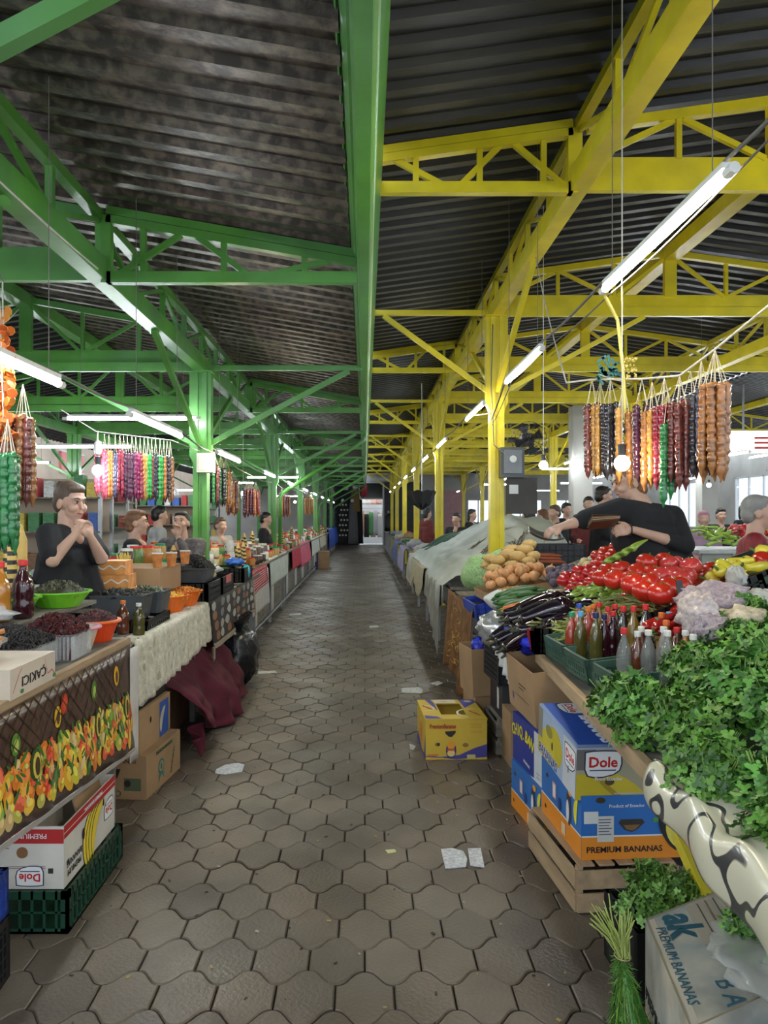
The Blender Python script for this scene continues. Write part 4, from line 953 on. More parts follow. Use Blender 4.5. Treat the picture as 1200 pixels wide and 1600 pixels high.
# clutter of orange boxes, straws, cups
ORB = mat('orange_wavy_box', (.72,.30,.08), .5, var=.35, vs=12)
for k, (x, y, z, w, l) in enumerate(((-1.64,4.95,1.052,.30,'lowest'),(-1.65,4.95,1.140,.30,'middle'),(-1.66,4.95,1.228,.28,'topmost'))):
    T = T4((x,y,z),0,0,.05); b = carton(T, w, .2, .08, ORB, 'orange box with white wavy stripes on the raised shelf, %s of three' % l)
    prnt(b, face(T,w,.2,.08,'front'), [((.8,.76,.7),[(-w/2+w*i/20, .0+.012*sin(i*1.1)) for i in range(21)]+[(w/2-w*i/20, .010+.012*sin((20-i)*1.1)) for i in range(21)])])
for k, (x, y, n_) in enumerate(((-1.80,4.7,16),(-1.66,5.3,26))):
    rt = empty('straw_jar', (x,y,1.052), '%s glass jar holding a bunch of yellow sticks' % ('left' if k == 0 else 'right'), 'jar')
    MB().lathe([(.035,0),(.04,.01),(.04,.10),(.038,.11)], 12, (x,y,1.052), cap1=False).build('glass', GLASS, rt)
    for i in range(n_):
        a, q = U(0,6.28), U(0,.028); MB().tube([(x+q*cos(a)*.6,y+q*sin(a)*.6,1.06),(x+q*cos(a)*1.8,y+q*sin(a)*1.8,1.052+U(.27,.30))], .0035, 5).build('stick', mat('yellow_sticks', (.72,.55,.12), .6), rt)
bottle('small_bottle', .15, .03, LQ['olive'], mat('pale_green_cap', (.5,.75,.45), .4), (-1.92,4.40,1.127), 'small oil bottle with a pale green cap in front of the woman')
bottle('small_bottle', .17, .034, LQ['clear'], CP['sky'], (-1.72,5.0,1.052), 'clear bottle with a light blue cap behind the yellow sticks')
bottle('small_bottle', .17, .034, LQ['clear'], CP['sky'], (-1.52,5.45,1.052+.0) if 0 else (-1.66,5.2,1.052), 'clear bottle with a light blue cap nearer the paper cups')
# striped cones farther along, jars, trays and packets at the middle distance
cone((-1.62,6.5,1.052), .30, .036, True, 'striped cone beside the purple packet on the second left counter')
cone((-1.55,7.3,1.052), .30, .034, True, 'striped cone in front of the first green column')
for k, (px, Y) in enumerate(((372,8.4),(380,8.8))):
    cone(((px-570)*Y/F,Y,.902), .40, .04, True, 'tall striped cone toward the end of the second left counter, %s of two' % ('nearer' if k == 0 else 'farther'))
TRAYC = [(.5,.4,.25),(.55,.45,.3),(.3,.12,.06),(.42,.35,.2),(.6,.55,.45),(.2,.1,.06),(.45,.25,.1)]
PK = ['cream','pale green','brown','beige','white','dark brown','tan']
random.seed(21)
for k in range(14):                       # flat packets lying on the raised shelf behind the raisins
    y = 5.9+k*.12; i = k % 7; x = -1.72-.05*(k%3)
    T = T4((x,y,1.052+.0),0,0,U(-.3,.3)); MB(T).bb((-.12,-.09,0),(.12,.09,.03+.02*(k%3))).build('packet', mat('packet_'+PK[i].replace(' ','_'), TRAYC[i], .5, var=.3, vs=25), None, label='flat %s packet on the raised left shelf, %s of its colour from the camera' % (PK[i], ORD[k//7]), cat='packet')
mb = MB(); mb.add([], [])
MB(T4((-1.55,8.35,.99),-.25,.12,.3)).bb((-.22,-.16,0),(.22,.16,.018)).build('green_tray', mat('leaf_green_board', (.12,.32,.08), .45), None, label='tilted green board lying on packets near the first column', cat='board')
lump((-1.70,6.75,1.08), (.07,.07,.05), mat('purple_film', (.22,.08,.5), .3), 'small purple packet behind the black raisins', 'packet', 'packet', 4)
lump((-1.42,8.4,1.055), (.10,.2,.045), mat('blue_film', (.05,.15,.6), .25), 'blue plastic bag on the farthest shallow crate', 'plastic_bag', 'bag', 9, .35)
# jars, glasses and baskets on the third and following left counters
JC = [('amber',(.5,.2,.04)),('dark brown',(.06,.03,.02)),('red',(.45,.04,.03)),('cream',(.6,.52,.36)),('green',(.12,.22,.06)),('white',(.65,.65,.62)),('ochre',(.5,.33,.1))]
random.seed(31)
def jar(T, r_, h, i, label, group):
    rt = empty('jar', T, label, 'jar', group); MB().lathe([(r_*.9,0),(r_,.01),(r_,h*.8),(r_*.8,h*.88)], 10, T).build('body', mat('jar_'+JC[i][0].replace(' ','_'), JC[i][1], .25, var=.2, vs=20), rt, smooth=True)
    MB().lathe([(r_*.85,h*.86),(r_*.85,h)], 10, T).build('lid', CP[('red','white','green','orange')[i%4]], rt); return rt
protoj = {}
def place_jar(x, y, z, i, s, label, group):
    if i not in protoj: protoj[i] = jar((0,0,0), .05, .13, i, label, group); o = protoj[i]; o.location = (x,y,z); o.scale = (s,)*3; o['label'] = label; PJK[i] = list(o.children)
    else: copy_tree(protoj[i], (x,y,z), U(0,6), label, group, s, ch=PJK[i])
PJK = {}
bpy.context.view_layer.update()
for y0, y1, z, x0, nm in ((9.7,13.4,.95,-1.44,'third'),(14.2,19.2,.95,-1.48,'fourth'),(20.2,25.2,.95,-1.48,'fifth'),(26.2,31.3,.95,-1.5,'sixth')):
    n = int((y1-y0)/.36) if y1 < 26 else 14
    for k in range(n):
        for rowi in range(3):
            i = random.randrange(7); y = y0+(y1-y0)*(k+.5)/n
            place_jar(x0-.16*rowi-U(0,.03), y+U(-.03,.03), z, i, U(.8,1.25)+.5*rowi, '%s jar among the goods on the %s left counter' % (JC[i][0], nm), '%s jars on the %s left counter' % (JC[i][0], nm))
for k, (x, y) in enumerate(((-1.62,10.3),(-1.7,11.6),(-1.62,14.9),(-1.6,16.8))):
    cone((x,y,.95), .42, .045, True, 'striped cone on the far left counters, %s from the camera' % ORD[k])
# cloths hanging over the far left counters
def flat_cloth(px0, px1, X, ztop, drop, m, label, sgn=-1, nf=3, fold=.012, cat='cloth', over=.15, hemfn=None, col=None, name='hanging_cloth'):
    Ya, Yb = X*F/(px0-570), X*F/(px1-570)
    return hang_cloth((X,Ya,ztop),(X,Yb,ztop), drop, m, label, sgn=sgn, nf=nf, fold=fold, cat=cat, over=over, name=name, hemfn=hemfn, col=col)
CW, CRD, CPK, CBL = mat('white_cloth', (.58,.62,.56), .85, bump=.1), mat('red_dotted_cloth', (.50,.03,.06), .8, var=.2, vs=60), mat('pink_cloth', (.62,.12,.20), .8), mat('blue_cloth', (.02,.08,.45), .7)
rc = empty('dotted_cloth', (-1.3,9.4,.5), 'red apron with white dots hanging at the end of the second left counter', 'cloth')
Yr0, Yr1 = 1.33*F/190, 1.33*F/152
def rcp(u, v, e=0): return Vector((-1.315+.03*v+.01*sin(u*9)+e+(.005 if e else 0), 8.45+1.75*u, 1.02-.05*u-(.30-.06*u)*v-.06*(1-u)))
MB().sheet(rcp, 16, 10, .004).build('cloth_panel', CRD, rc, smooth=True)
mb = MB(); mb.col = (.75,.72,.70)
for i in range(22):
    for j in range(5):
        if j in (0,4) or i in (0,21): u, v = (i+.5)/22, (j+.5)/5; p = [rcp(min(.99,max(.01,u+.012*cos(t))), min(.99,max(.01,v+.05*sin(t))), .0035) for t in (0,1.57,3.14,4.71)]; mb.add(p, [(3,2,1,0)])
for j in range(6):
    v = .22+.1*j; mb.add([rcp(.12,v,.0035),rcp(.88,v,.0035),rcp(.88,v+.025,.0035),rcp(.12,v+.025,.0035)], [(3,2,1,0)])
mb.build('dots', PAINT, rc)
hang_cloth((-1.33,8.9,.90),(-1.33,10.5,.90), .48, mat('white_lace_cloth', (.6,.58,.56), .85, var=.15, vs=40), 'white lace cloth with a red corner below the dotted apron', sgn=-1, nf=4)
flat_cloth(420,447, -1.40, .962, .40, CW, 'white towel hanging over the third left counter')
flat_cloth(455,470, -1.43, .962, .42, CRD, 'red patterned cloth hanging over the fourth left counter', nf=2)
flat_cloth(468,483, -1.43, .97, .50, CPK, 'pink cloth hanging over the fourth left counter', nf=4, fold=.03)
flat_cloth(486,498, -1.43, .97, .45, CW, 'white towel hanging over the fifth left counter', nf=3)
flat_cloth(499,508, -1.43, .97, .40, mat('cream_cloth', (.55,.5,.4), .85), 'cream cloth hanging over the farthest left counter', nf=3)
flat_cloth(513,526, -1.42, 1.05, .75, CBL, 'long blue cloth hanging at the end of the left counters', nf=4, fold=.05)
bgx = T4((-1.30,23.4,0),0,0,.1); bx = carton(bgx, .42, .5, .52, CARD, 'brown carton standing in the aisle beside the far left counter')
bgx2 = T4((-1.62,23.2,0),0,0,.05); bx2 = carton(bgx2, .42, .4, .55, mat('blue_white_carton', (.03,.05,.2), .6), 'blue and white printed carton beside the far left counter'); prnt(bx2, face(bgx2,.42,.4,.55,'front'), [((.7,.7,.7),rect(-.16,-.05,.16,.22)),((.05,.05,.2),rect(-.1,.05,.1,.12))])

random.seed(91)
def stack(x, y, z, n, i, s, lab, grp):
    for q in range(n): place_jar(x+U(-.01,.01), y+U(-.01,.01), z+.13*s*q, i, s, lab, grp)
for k in range(20):
    y = 5.95+.082*k; i = k % 7; stack(-1.70-.12*(k%3)-U(0,.06), y, 1.052+(.06 if 0 else 0), 1+(k%3 > 0), i, U(.9,1.2), '%s jar on the raised shelf behind the black raisins' % JC[i][0], '%s jars behind the black raisins' % JC[i][0])
for k in range(34):
    y = 8.05+.038*k; i = (k*3) % 7; stack(-1.62-.16*(k%4)-U(0,.05), y, .902, 1+k%3, i, U(.9,1.25), '%s jar on the short left counter behind the first green column' % JC[i][0], '%s jars behind the first green column' % JC[i][0])
for k, (x, y) in enumerate(((-1.42,6.95),(-1.50,6.8))):
    loose((x-.05,y,1.055), .13, .14, .05, 120, .014, LOOSE, '%s pile of pale nuts and dried slices beside the raisins' % ('nearer','farther')[1-k], 'raisin', cols=[(.45,.33,.18),(.5,.42,.3),(.35,.2,.1)], cat='nuts')
# bagged goods in front of the ponytailed vendor
lump((-2.28,5.6,1.052), (.16,.20,.09), CRINK, 'white plastic bag in front of the ponytailed vendor', 'plastic_bag', 'bag', 71, .3)
lump((-2.25,6.3,1.052), (.14,.16,.10), mat('white_film', (.6,.6,.6), .35, bump=.5, bs=20), 'bunched white bag between the ponytailed vendor and the boy', 'plastic_bag', 'bag', 72, .3)
# second row of left stalls behind, shelves of packets
PKM = [mat('far_packet_%s' % n, c, .5, var=.3, vs=20) for n, c in (('red',(.4,.04,.04)),('white',(.6,.6,.6)),('brown',(.2,.1,.05)),('blue',(.05,.12,.4)),('yellow',(.6,.45,.08)),('green',(.06,.2,.08)))]
PKN = ['red','white','brown','blue','yellow','green']; pkm = {}
for q, (sx, sy, nm) in enumerate(((-3.9,9.2,'nearest'),(-4.6,12.5,'second'),(-4.2,16.5,'third'),(-5.0,22.0,'fourth'),(-6.6,11.0,'fifth'),(-7.6,17.0,'sixth'))):
    r = empty('goods_shelf', (sx,sy,0), 'open metal shelf of packets behind the left stalls, %s from the camera' % nm, 'shelf')
    for x in (-.8,.8):
        for y in (-.2,.2): MB().bb((sx+x-.02,sy+y-.02,0),(sx+x+.02,sy+y+.02,2.05)).build('post', STEEL, r)
    MB().bb((sx-.8,sy+.18,.2),(sx+.8,sy+.2,2.05)).build('back_panel', PLAST if q%2 else BEIGE, r)
    for z in (.5,.95,1.4,1.8): MB().bb((sx-.8,sy-.22,z),(sx+.8,sy+.2,z+.02)).build('shelf_board', GREYWOOD, r)
    for z in (.52,.97,1.42,1.82):
        for k in range(9):
            i = random.randrange(6); h = U(.14,.24) if z < 1.8 else U(.12,.3)
            if i not in pkm: pkm[i] = MB().bb((-.07,-.08,0),(.07,.08,1)).mesh('packet', PKM[i])
            o = bpy.data.objects.new('packet', pkm[i]); COL.objects.link(o); o.location = (sx-.7+k*.175, sy-.08, z); o.scale = (U(.7,1.1),1,h); tag(o, '%s packet on the %s shelf behind the left stalls' % (PKN[i],nm), 'packet', '%s packets on the %s left shelf' % (PKN[i],nm))
# ------------------------------------------------------------------ RIGHT: counters
random.seed(101)
RX = .87
def rs(x): return .87+.36*max(0,x-.98)          # height of the sloping display
counter(.815, 2.15, 1.25, 4.25, .845, 'nearest right counter with the pale edge board, holding parsley and bottles', slope=(1.0,.872,2.1,1.27), planks=6, apron=.05, shear=.05)
counter(.86, 2.15, 4.4, 6.9, .845, 'second right counter with potatoes, onions and aubergines', slope=(1.02,.872,2.15,1.29), planks=6)
counter(.88, 2.0, 7.95, 13.6, .86, 'third right counter under the grey tarpaulin', planks=5)
counter(.90, 1.22, 7.0, 7.7, .845, 'small grey table end between the second and third right counters', planks=3)
counter(.92, 2.1, 14.0, 19.5, .86, 'fourth right counter with brown sacks and trays', planks=4)
counter(.92, 2.1, 20.1, 25.5, .86, 'fifth right counter toward the far end', planks=4)
counter(.92, 2.1, 26.1, 31.5, .86, 'sixth right counter near the far end', planks=4)
counter(.92, 2.1, 32.1, 37.0, .86, 'farthest right counter beside the lit doorway', planks=4)
# plywood panel in a yellow frame under the nearest counter
pf = empty('counter_front', (1.16,2.1,.1), 'grey plywood front panel in a yellow steel frame under the nearest right counter', 'panel')
MB().bb((1.16,1.3,.12),(1.175,2.40,.80)).build('plywood_sheet', GREYWOOD, pf); MB().bb((1.16,2.44,.12),(1.175,2.80,.80)).build('plywood_sheet', GREYWOOD, pf)
for y in (1.7,2.42,): MB().bb((1.125,y-.018,.0),(1.16,y+.018,.80)).build('upright', YELLOW, pf)
MB().bb((1.12,1.3,.10),(1.16,2.8,.14)).build('bottom_rail', YELLOW, pf)
MB().bar((1.135,2.8,.45),(1.135,2.2,.16),.03,.05).build('slanting_rail', YELLOW, pf)
# ---- boxes on the floor to the right
# slatted wooden crate with two banana cartons
TC = T4((1.035,3.42,0),0,0,.09)
sc_ = slat_crate(TC, .42, .62, .185, 'low wooden slatted crate under the blue and orange banana carton')
Td = T4((1.075,3.42,.194),0,0,.07); OB = mat('blue_printed_carton', (.03,.16,.50), .5, var=.08, vs=4)
db = carton(Td, .42, .54, .255, OB, 'blue and orange premium banana carton on the wooden crate')
ORG = (.80,.27,.02)
def blue_orange(r, T, w, d, h, front_txt=True):
    for s_, L_ in (('front',w),('left',d)):
        Fm = face(T,w,d,h,s_)
        sh = [(ORG,rect(-L_/2,-h/2,L_/2,-h/2+h*.36)),((.8,.8,.8),rect(-L_/2,-h/2+h*.36,L_/2,-h/2+h*.385))]
        if s_ == 'front':
            sh += [((.04,.03,.02),[(-.045,.035),(.045,.035),(.055,.02),(.02,-.01),(0,-.018),(-.03,-.008),(-.055,.02)]),((.22,.12,.05),[(-.035,.012),(.035,.012),(.015,-.008),(0,-.012),(-.022,-.006)]),((.66,.64,.60),rect(-.145,-.055,-.075,.05)),((.7,.7,.68),rect(-.20,.02,-.14,.07)),((.08,.30,.08),rect(.09,.02,.13,.04)),((.05,.03,.01),ell(-.13,.115,.02,.012)),((.05,.03,.01),ell(.13,.115,.02,.012))]
            for k in range(4): sh += [((.02,.02,.02),banana(.185-.012*k*0+.0,-.0+.0-k*.006,.21-.01*k,.055-.004*k,-1.25-.1*k+.25,-.35)),(((.85,.40,.03),(.85,.62,.05),(.85,.5,.04),(.8,.68,.1))[k],banana(.187,-.0-k*.006,.195-.012*k,.045-.006*k,-1.25-.1*k+.25,-.35))]
            sh = [(c,[(min(x,L_/2),y) for x, y in p]) for c, p in sh]
            for k in range(6): sh.append(((.1,.12,.2),rect(-.14,.035-k*.012,-.085+U(-.01,.005),.039-k*.012)))
        else:
            sh += [((.03,.04,.08),ell(.12,.03,.03,.075,a=.1)),((.8,.8,.8),ell(.105,.01,.018,.05)),((.85,.35,.05),ell(.135,.10,.025,.016)),((.75,.35,.3),rect(-.10,-.0,-.05,.07)),((.8,.8,.8),rect(-.09,.005,-.06,.06)),((.85,.75,.05),banana(.22,.05,.12,.04,1.4,.3)),((.02,.05,.2),ell(-.0,.0,.02,.03)),((.05,.03,.01),ell(-.2,-.08,.012,.01)),((.05,.03,.01),ell(-.18,.07,.012,.01)),((.85,.6,.4),rect(.03,-.11,.08,-.06))]
        prnt(r, Fm, sh)
    if front_txt:
        Fm = face(T,w,d,h,'front'); text('PREMIUM BANANAS', .034, Fm @ Matrix.Translation((-.03,-.088,.0012)), INKB, r, sx=1.05, bold=.0006)
        text('Product of Ecuador', .019, Fm @ Matrix.Translation((-.02,.09,.0012)), WHITEI, r)
        text('GOGO', .014, Fm @ Matrix.Translation((-.11,-.045,.007)), INKBL, r) if 0 else None
blue_orange(db, Td, .42, .54, .255)
# top carton, tipped back toward the counter
Te = T4((1.055,3.42,.462),.10,0,.06); DB_ = mat('pale_blue_carton', (.42,.50,.66), .45, var=.08, vs=4)
eb = carton(Te, .42, .53, .215, DB_, 'pale blue and yellow banana carton with a white shield logo, top of its stack')
Fm = face(Te,.42,.53,.215,'front')
def clip(sh, x0, x1, y0, y1): return [(c,[(min(max(x,x0),x1),min(max(y,y0),y1)) for x, y in p]) for c, p in sh]
prnt(eb, Fm, clip([((.42,.38,.26),rect(-.21,-.107,.21,.107)),((.16,.15,.14),rect(-.21,.02,-.13,.107)),((.26,.30,.55),rect(.12,-.107,.21,-.05)),((.60,.47,.03),ell(-.17,-.09,.13,.09,a=-.3)),((.40,.28,.03),ell(-.02,-.07,.12,.035,a=-.6)),((.66,.52,.04),ell(.0,-.06,.12,.035,a=-.6)),((.62,.48,.03),ell(.13,.0,.13,.06,a=-.9)),((.10,.07,.02),[(.03,.045),(.06,.06),(.10,.055),(.13,.035),(.09,.015),(.06,.01)]),((.10,.07,.02),ell(-.07,-.03,.02,.016)),((.5,.5,.55),rect(-.06,-.095,.12,-.09)),((.5,.5,.55),rect(-.05,-.083,.13,-.078))],-.21,.21,-.107,.107))
dole_logo(eb, Fm, -.10, .045, .145); text('From Ecuador', .02, Fm @ Matrix.Translation((-.075,-.018,.003)), WHITEI, eb, bold=.0005)
Fl = face(Te,.42,.53,.215,'left')
prnt(eb, Fl, clip([((.40,.50,.68),rect(-.265,-.107,.265,.107)),((.62,.64,.68),rect(.10,-.107,.265,.107)),((.60,.48,.03),ell(-.02,-.0,.11,.085)),((.66,.54,.05),ell(-.13,-.045,.12,.08)),((.30,.27,.06),ell(-.10,.04,.05,.028)),((.04,.03,.02),ell(-.05,-.01,.012,.02)),((.25,.24,.2),rect(-.265,-.03,-.20,.107)),((.62,.5,.04),ell(-.22,-.09,.09,.06)),((.04,.03,.05),rect(.17,-.03,.18,.0))],-.265,.265,-.107,.107))
text('BANANAS', .06, Fl @ Matrix.Translation((-.10,-.078,.003)), WHITEI, eb, bold=.003); text('BANANAS', .06, Fl @ Matrix.Translation((-.10,-.078,.0042)), INKBL, eb)
dole_logo(eb, Fl, .19, .04, .13)
Ft = face(Te,.42,.53,.215,'top'); Ft = Ft @ Matrix.Translation((0,0,.006))
prnt(eb, Ft, [((.02,.08,.42),rect(-.21,-.265,.21,.265)),((.25,.35,.6),rect(-.21,-.265,.21,-.235)),((.2,.3,.55),rect(-.21,-.265,-.195,.265))])
text('BANANAS', .068, Ft @ Matrix.Translation((-.06,-.06,.001)) @ Matrix.Rotation(-pi/2,4,'Z'), WHITEI, eb, bold=.003)
dole_logo(eb, Ft @ Matrix.Rotation(-pi/2,4,'Z'), -.19, -.09, .13)
# second stack
Tg = T4((1.04,4.03,0),0,0,.11); gb = carton(Tg, .40, .50, .25, OB, 'blue and orange banana carton on the floor behind the wooden crate'); blue_orange(gb, Tg, .40, .50, .25, False)
Th = T4((1.05,4.05,.257),0,0,.10); hb = carton(Th, .40, .50, .25, mat('deep_blue_carton', (.015,.035,.26), .5), 'deep blue carton with curved yellow lettering, stacked behind the tall banana cartons')
Fh = face(Th,.40,.50,.25,'left'); prnt(hb, Fh, [((.60,.63,.66),rect(.12,-.125,.25,.125)),((.02,.04,.10),ell(.2,.06,.01,.016)),((.2,.3,.5),rect(.16,-.10,.21,-.095)),((.2,.3,.5),rect(.16,-.08,.21,-.075)),((.7,.72,.72),[(.12,-.125),(.25,-.125),(.25,-.1),(.05,-.125)])])
YI = mat('yellow_ink', (.82,.68,.02), .5)
for i, ch_ in enumerate('CHIQ.BAN'): a = (3.5-i)*.22; text(ch_, .085, Fh @ Matrix.Translation((-.235+.046*i, -.03+.085*cos(a*.9), .0015)) @ Matrix.Rotation(a*.55,4,'Z'), YI, hb, bold=.002, sx=.85)
text('ECUADOR', .022, Fh @ Matrix.Translation((.0,-.085,.0015)) @ Matrix.Rotation(-.1,4,'Z'), WHITEI, hb)
Fh2 = face(Th,.40,.50,.25,'front'); prnt(hb, Fh2, [((.7,.58,.03),ell(-.15,.02,.02,.05)),((.6,.6,.62),rect(-.2,-.125,.2,-.115))])
# tipped plain carton on the second stack, with the blue bag
Tj = T4((1.06,4.17,.545),.06,-.10,.10); jb = carton(Tj, .42, .46, .29, CARD, 'plain brown carton tipped on the deep blue carton under the blue bag', open_top=True)
Fj = face(Tj,.42,.46,.29,'left'); prnt(jb, Fj, [((.10,.06,.04),rect(-.02,.02,.10,.03)),((.10,.06,.04),rect(-.02,.0,.06,.008)),((.05,.05,.12),ell(-.14,-.07,.014,.022)),((.1,.06,.04),rect(-.10,-.05,.14,-.045))])
BLUEF = mat('royal_blue_bag_film', (.012,.03,.50), .28, var=.25, vs=8, bump=.6, bs=18)
lump((1.09,4.45,.80), (.24,.34,.11), BLUEF, 'crumpled royal blue plastic bag on the tipped carton', 'plastic_bag', 'bag', 12, .28, 34, 2.6, flat=False)
lump((.93,4.62,.74), (.13,.16,.10), BLUEF, 'knotted end of a royal blue bag hanging toward the aisle', 'plastic_bag', 'bag', 15, .3, 30, 2.8, flat=False)
# premium bananas carton standing in the aisle
Tm = T4((.592,5.30,0),0,0,.035); YB = mat('yellow_printed_carton', (.62,.42,.045), .55, var=.08, vs=5)
mbx = carton(Tm, .405, .52, .262, YB, 'yellow and purple banana carton with an opening in its lid standing in the aisle', hole=(.17,.30))
Fm = face(Tm,.405,.52,.262,'front'); PUR = (.07,.06,.28); REDI = mat('brick_red_ink', (.42,.04,.03), .5)
w2 = .2025; sh = []
sh.append((PUR, [(-w2,-.131),(w2,-.131),(w2,-.03),(.12,-.055),(.02,-.10),(-.1,-.112),(-w2,-.105)])); sh.append(((.62,.42,.045), [(-w2,-.131),(w2,-.131),(w2,-.115),(.0,-.128),(-.1,-.118),(-w2,-.112)]))
sh += [((.03,.02,.02),[(-.075,.055),(-.005,.06),(-.005,.045),(-.03,.018),(-.05,.02),(-.072,.04)]),((.25,.13,.05),ell(-.125,-.03,.017,.012)),((.03,.02,.02),ell(-.118,-.03,.01,.011)),((.03,.03,.15),ell(-.035,-.07,.034,.055)),((.75,.33,.03),ell(-.035,-.035,.026,.028)),((.75,.55,.2),ell(-.035,-.088,.026,.022)),((.55,.1,.05),rect(-.06,-.072,-.01,-.058)),((.28,.15,.03),ell(.06,-.035,.02,.014)),((.6,.5,.2),rect(.07,-.122,.125,-.098)),((.5,.1,.05),rect(-.19,-.10,-.12,-.095)),((.5,.1,.05),rect(-.19,-.108,-.13,-.104))]
sh += [((.55,.25,.04),rect(.09,.10-.011*k,.17,.103-.011*k)) for k in range(3)]+[((.55,.25,.04),rect(.09,.055-.011*k,.17,.058-.011*k)) for k in range(2)]
prnt(mbx, Fm, sh); text('PremiumBananas', .041, Fm @ Matrix.Translation((-.09,.088,.003)), REDI, mbx, bold=.001, sx=.62)
Fl = face(Tm,.405,.52,.262,'left'); prnt(mbx, Fl, [((.7,.3,.03),ell(.0,.0,.10,.10)),((.75,.5,.08),ell(.0,.0,.085,.085)),((.6,.15,.04),ell(.0,-.01,.06,.07)),(PUR,[(-.26,-.131),(-.2,-.06),(-.05,-.10),(.05,-.12),(.26,-.10),(.26,-.131)]),(PUR,[(.18,-.131),(.26,-.131),(.26,.05)])])
Ft = face(Tm,.405,.52,.262,'top') @ Matrix.Translation((0,0,.006))
def arc(cx, cy, r0, r1, a0, a1, n=12): return [(cx+cos(a0+(a1-a0)*i/n)*r1, cy+sin(a0+(a1-a0)*i/n)*r1) for i in range(n+1)]+[(cx+cos(a1-(a1-a0)*i/n)*r0, cy+sin(a1-(a1-a0)*i/n)*r0) for i in range(n+1)]
clp = lambda p: [(min(max(x,-.2),.2),min(max(y,-.255),.255)) for x, y in p]
prnt(mbx, Ft, [(PUR,[(-.2,-.255),(-.09,-.255),(-.12,-.20),(-.2,-.17)]),(PUR,[(-.095,-.255),(-.095,-.06),(-.115,.06),(-.15,.255),(-.11,.255),(-.095,.16)]),(PUR,[(.09,.255),(.2,.255),(.2,.17),(.14,.08),(.1,.02)]),((.6,.52,.4),rect(-.09,.155,.06,.25)),((.72,.66,.5),clp(arc(.14,-.12,.105,.12,1.3,4.2))),((.72,.66,.5),clp(arc(-.19,.02,.07,.082,-1.5,1.5))),((.5,.35,.2),ell(-.02,.2,.03,.015)),((.35,.35,.5),ell(.15,.2,.03,.03)),((.6,.5,.2),ell(.15,.2,.018,.018))])
text('PremiumBananas', .024, Ft @ Matrix.Translation((.145,-.12,.001)) @ Matrix.Rotation(-1.1,4,'Z'), REDI, mbx, sx=.8); text('PremiumBananas', .024, Ft @ Matrix.Translation((-.155,.03,.001)) @ Matrix.Rotation(-1.1,4,'Z'), REDI, mbx, sx=.8)
# stack behind it: pallet blocks, dark carton, black crate with silver bag, small carton
for k, z in enumerate((0,.12)): slat_crate(T4((1.06,5.35,z),0,0,.02), .36, .42, .11, 'grey wooden slatted crate under the second counter, %s of two' % ('lower' if k == 0 else 'upper'), GREYWOOD, rows=1)
carton(T4((.97,5.02,.0),0,0,.03), .10, .3, .34, CARD, 'narrow brown carton on edge beside the grey wooden crates')
Tn = T4((1.08,5.33,.24),0,0,.03); nb_ = carton(Tn, .34, .40, .27, mat('black_carton', (.02,.02,.022), .5), 'dark carton with a white label on the grey wooden crates'); prnt(nb_, face(Tn,.34,.40,.27,'left'), [((.65,.65,.65),rect(.04,-.09,.10,.05))])
To = T4((.875,5.72,.30),0,-.04,.15); ob_ = carton(To, .24, .34, .34, CARD, 'upright brown carton holding blue and red packets beside the brown cloth', open_top=True)
carton(T4((.93,5.76,0),0,0,.12), .3, .36, .29, CARD, 'plain brown carton in the shade below the upright carton')
lump((.86,5.70,.585), (.07,.09,.06), BLUEF, 'blue packet poking out of the upright brown carton', 'packet', 'packet', 17, .4)
lump((.90,5.58,.575), (.04,.04,.04), mat('red_film', (.6,.02,.03), .3), 'red packet poking out of the upright brown carton', 'packet', 'packet', 18, .4)
crate(T4((.985,5.1,.52),0,0,.06), .30, .44, .27, BLACKP, 'black lattice crate hanging at the counter edge with the silver bag', (9,8))
SILV = mat('silver_foil_bag', (.50,.50,.53), .22, metal=.6, bump=.7, bs=14)
lump((.93,5.12,.72), (.17,.24,.13), SILV, 'crumpled silver foil bag in the black lattice crate', 'foil_bag', 'bag', 21, .28, 34, 2.8, flat=False)
hang_cloth((.865,4.36,.86),(.865,4.86,.85), .17, mat('white_rag', (.6,.6,.58), .8), 'white rag hanging over the edge below the aubergines', sgn=1, nf=3, fold=.03, hemfn=lambda u: 1.3-.9*u, cat='cloth')
# brown patterned cloth over the counter edge
BRC = mat('brown_patterned_cloth', (.20,.085,.018), .8, var=.3, vs=8, second=(.12,.045,.012), ss=12)
bc = empty('patterned_cloth', (.84,6.7,.1), 'brown patterned cloth with gold scrolls hanging from the second right counter', 'cloth')
bcx = lambda u, v, e=0: Vector((.835-.05*v+.022*sin(u*19+v)*(.3+v)-e, 5.95+1.75*u+.12*v*(1-u), .875-(.70+.06*sin(u*8))*v))
MB().sheet(bcx, 40, 16, .004).build('cloth_panel', BRC, bc, smooth=True)
MB().sheet(lambda u,v: (.835+.3*v,5.95+1.0*u,.876), 20, 3, .004).build('cloth_top', BRC, bc)
mb = MB(); mb.col = (.50,.30,.05)
for i in range(46):
    u, v, a = .25+.5*random.random(), U(.08,.92), U(0,6); pts = []
    for q in range(7): t = a+q*.6; pts.append((u+.05*cos(t), v+.035*sin(t)))
    for q in range(7): t = a+(6-q)*.6; pts.append((u+.036*cos(t), v+.025*sin(t)))
    mb.add([bcx(min(.98,p[0]), min(.98,p[1]), .008) for p in pts], [tuple(range(14))])
mb.build('gold_scrolls', PAINT, bc, kind='stuff')
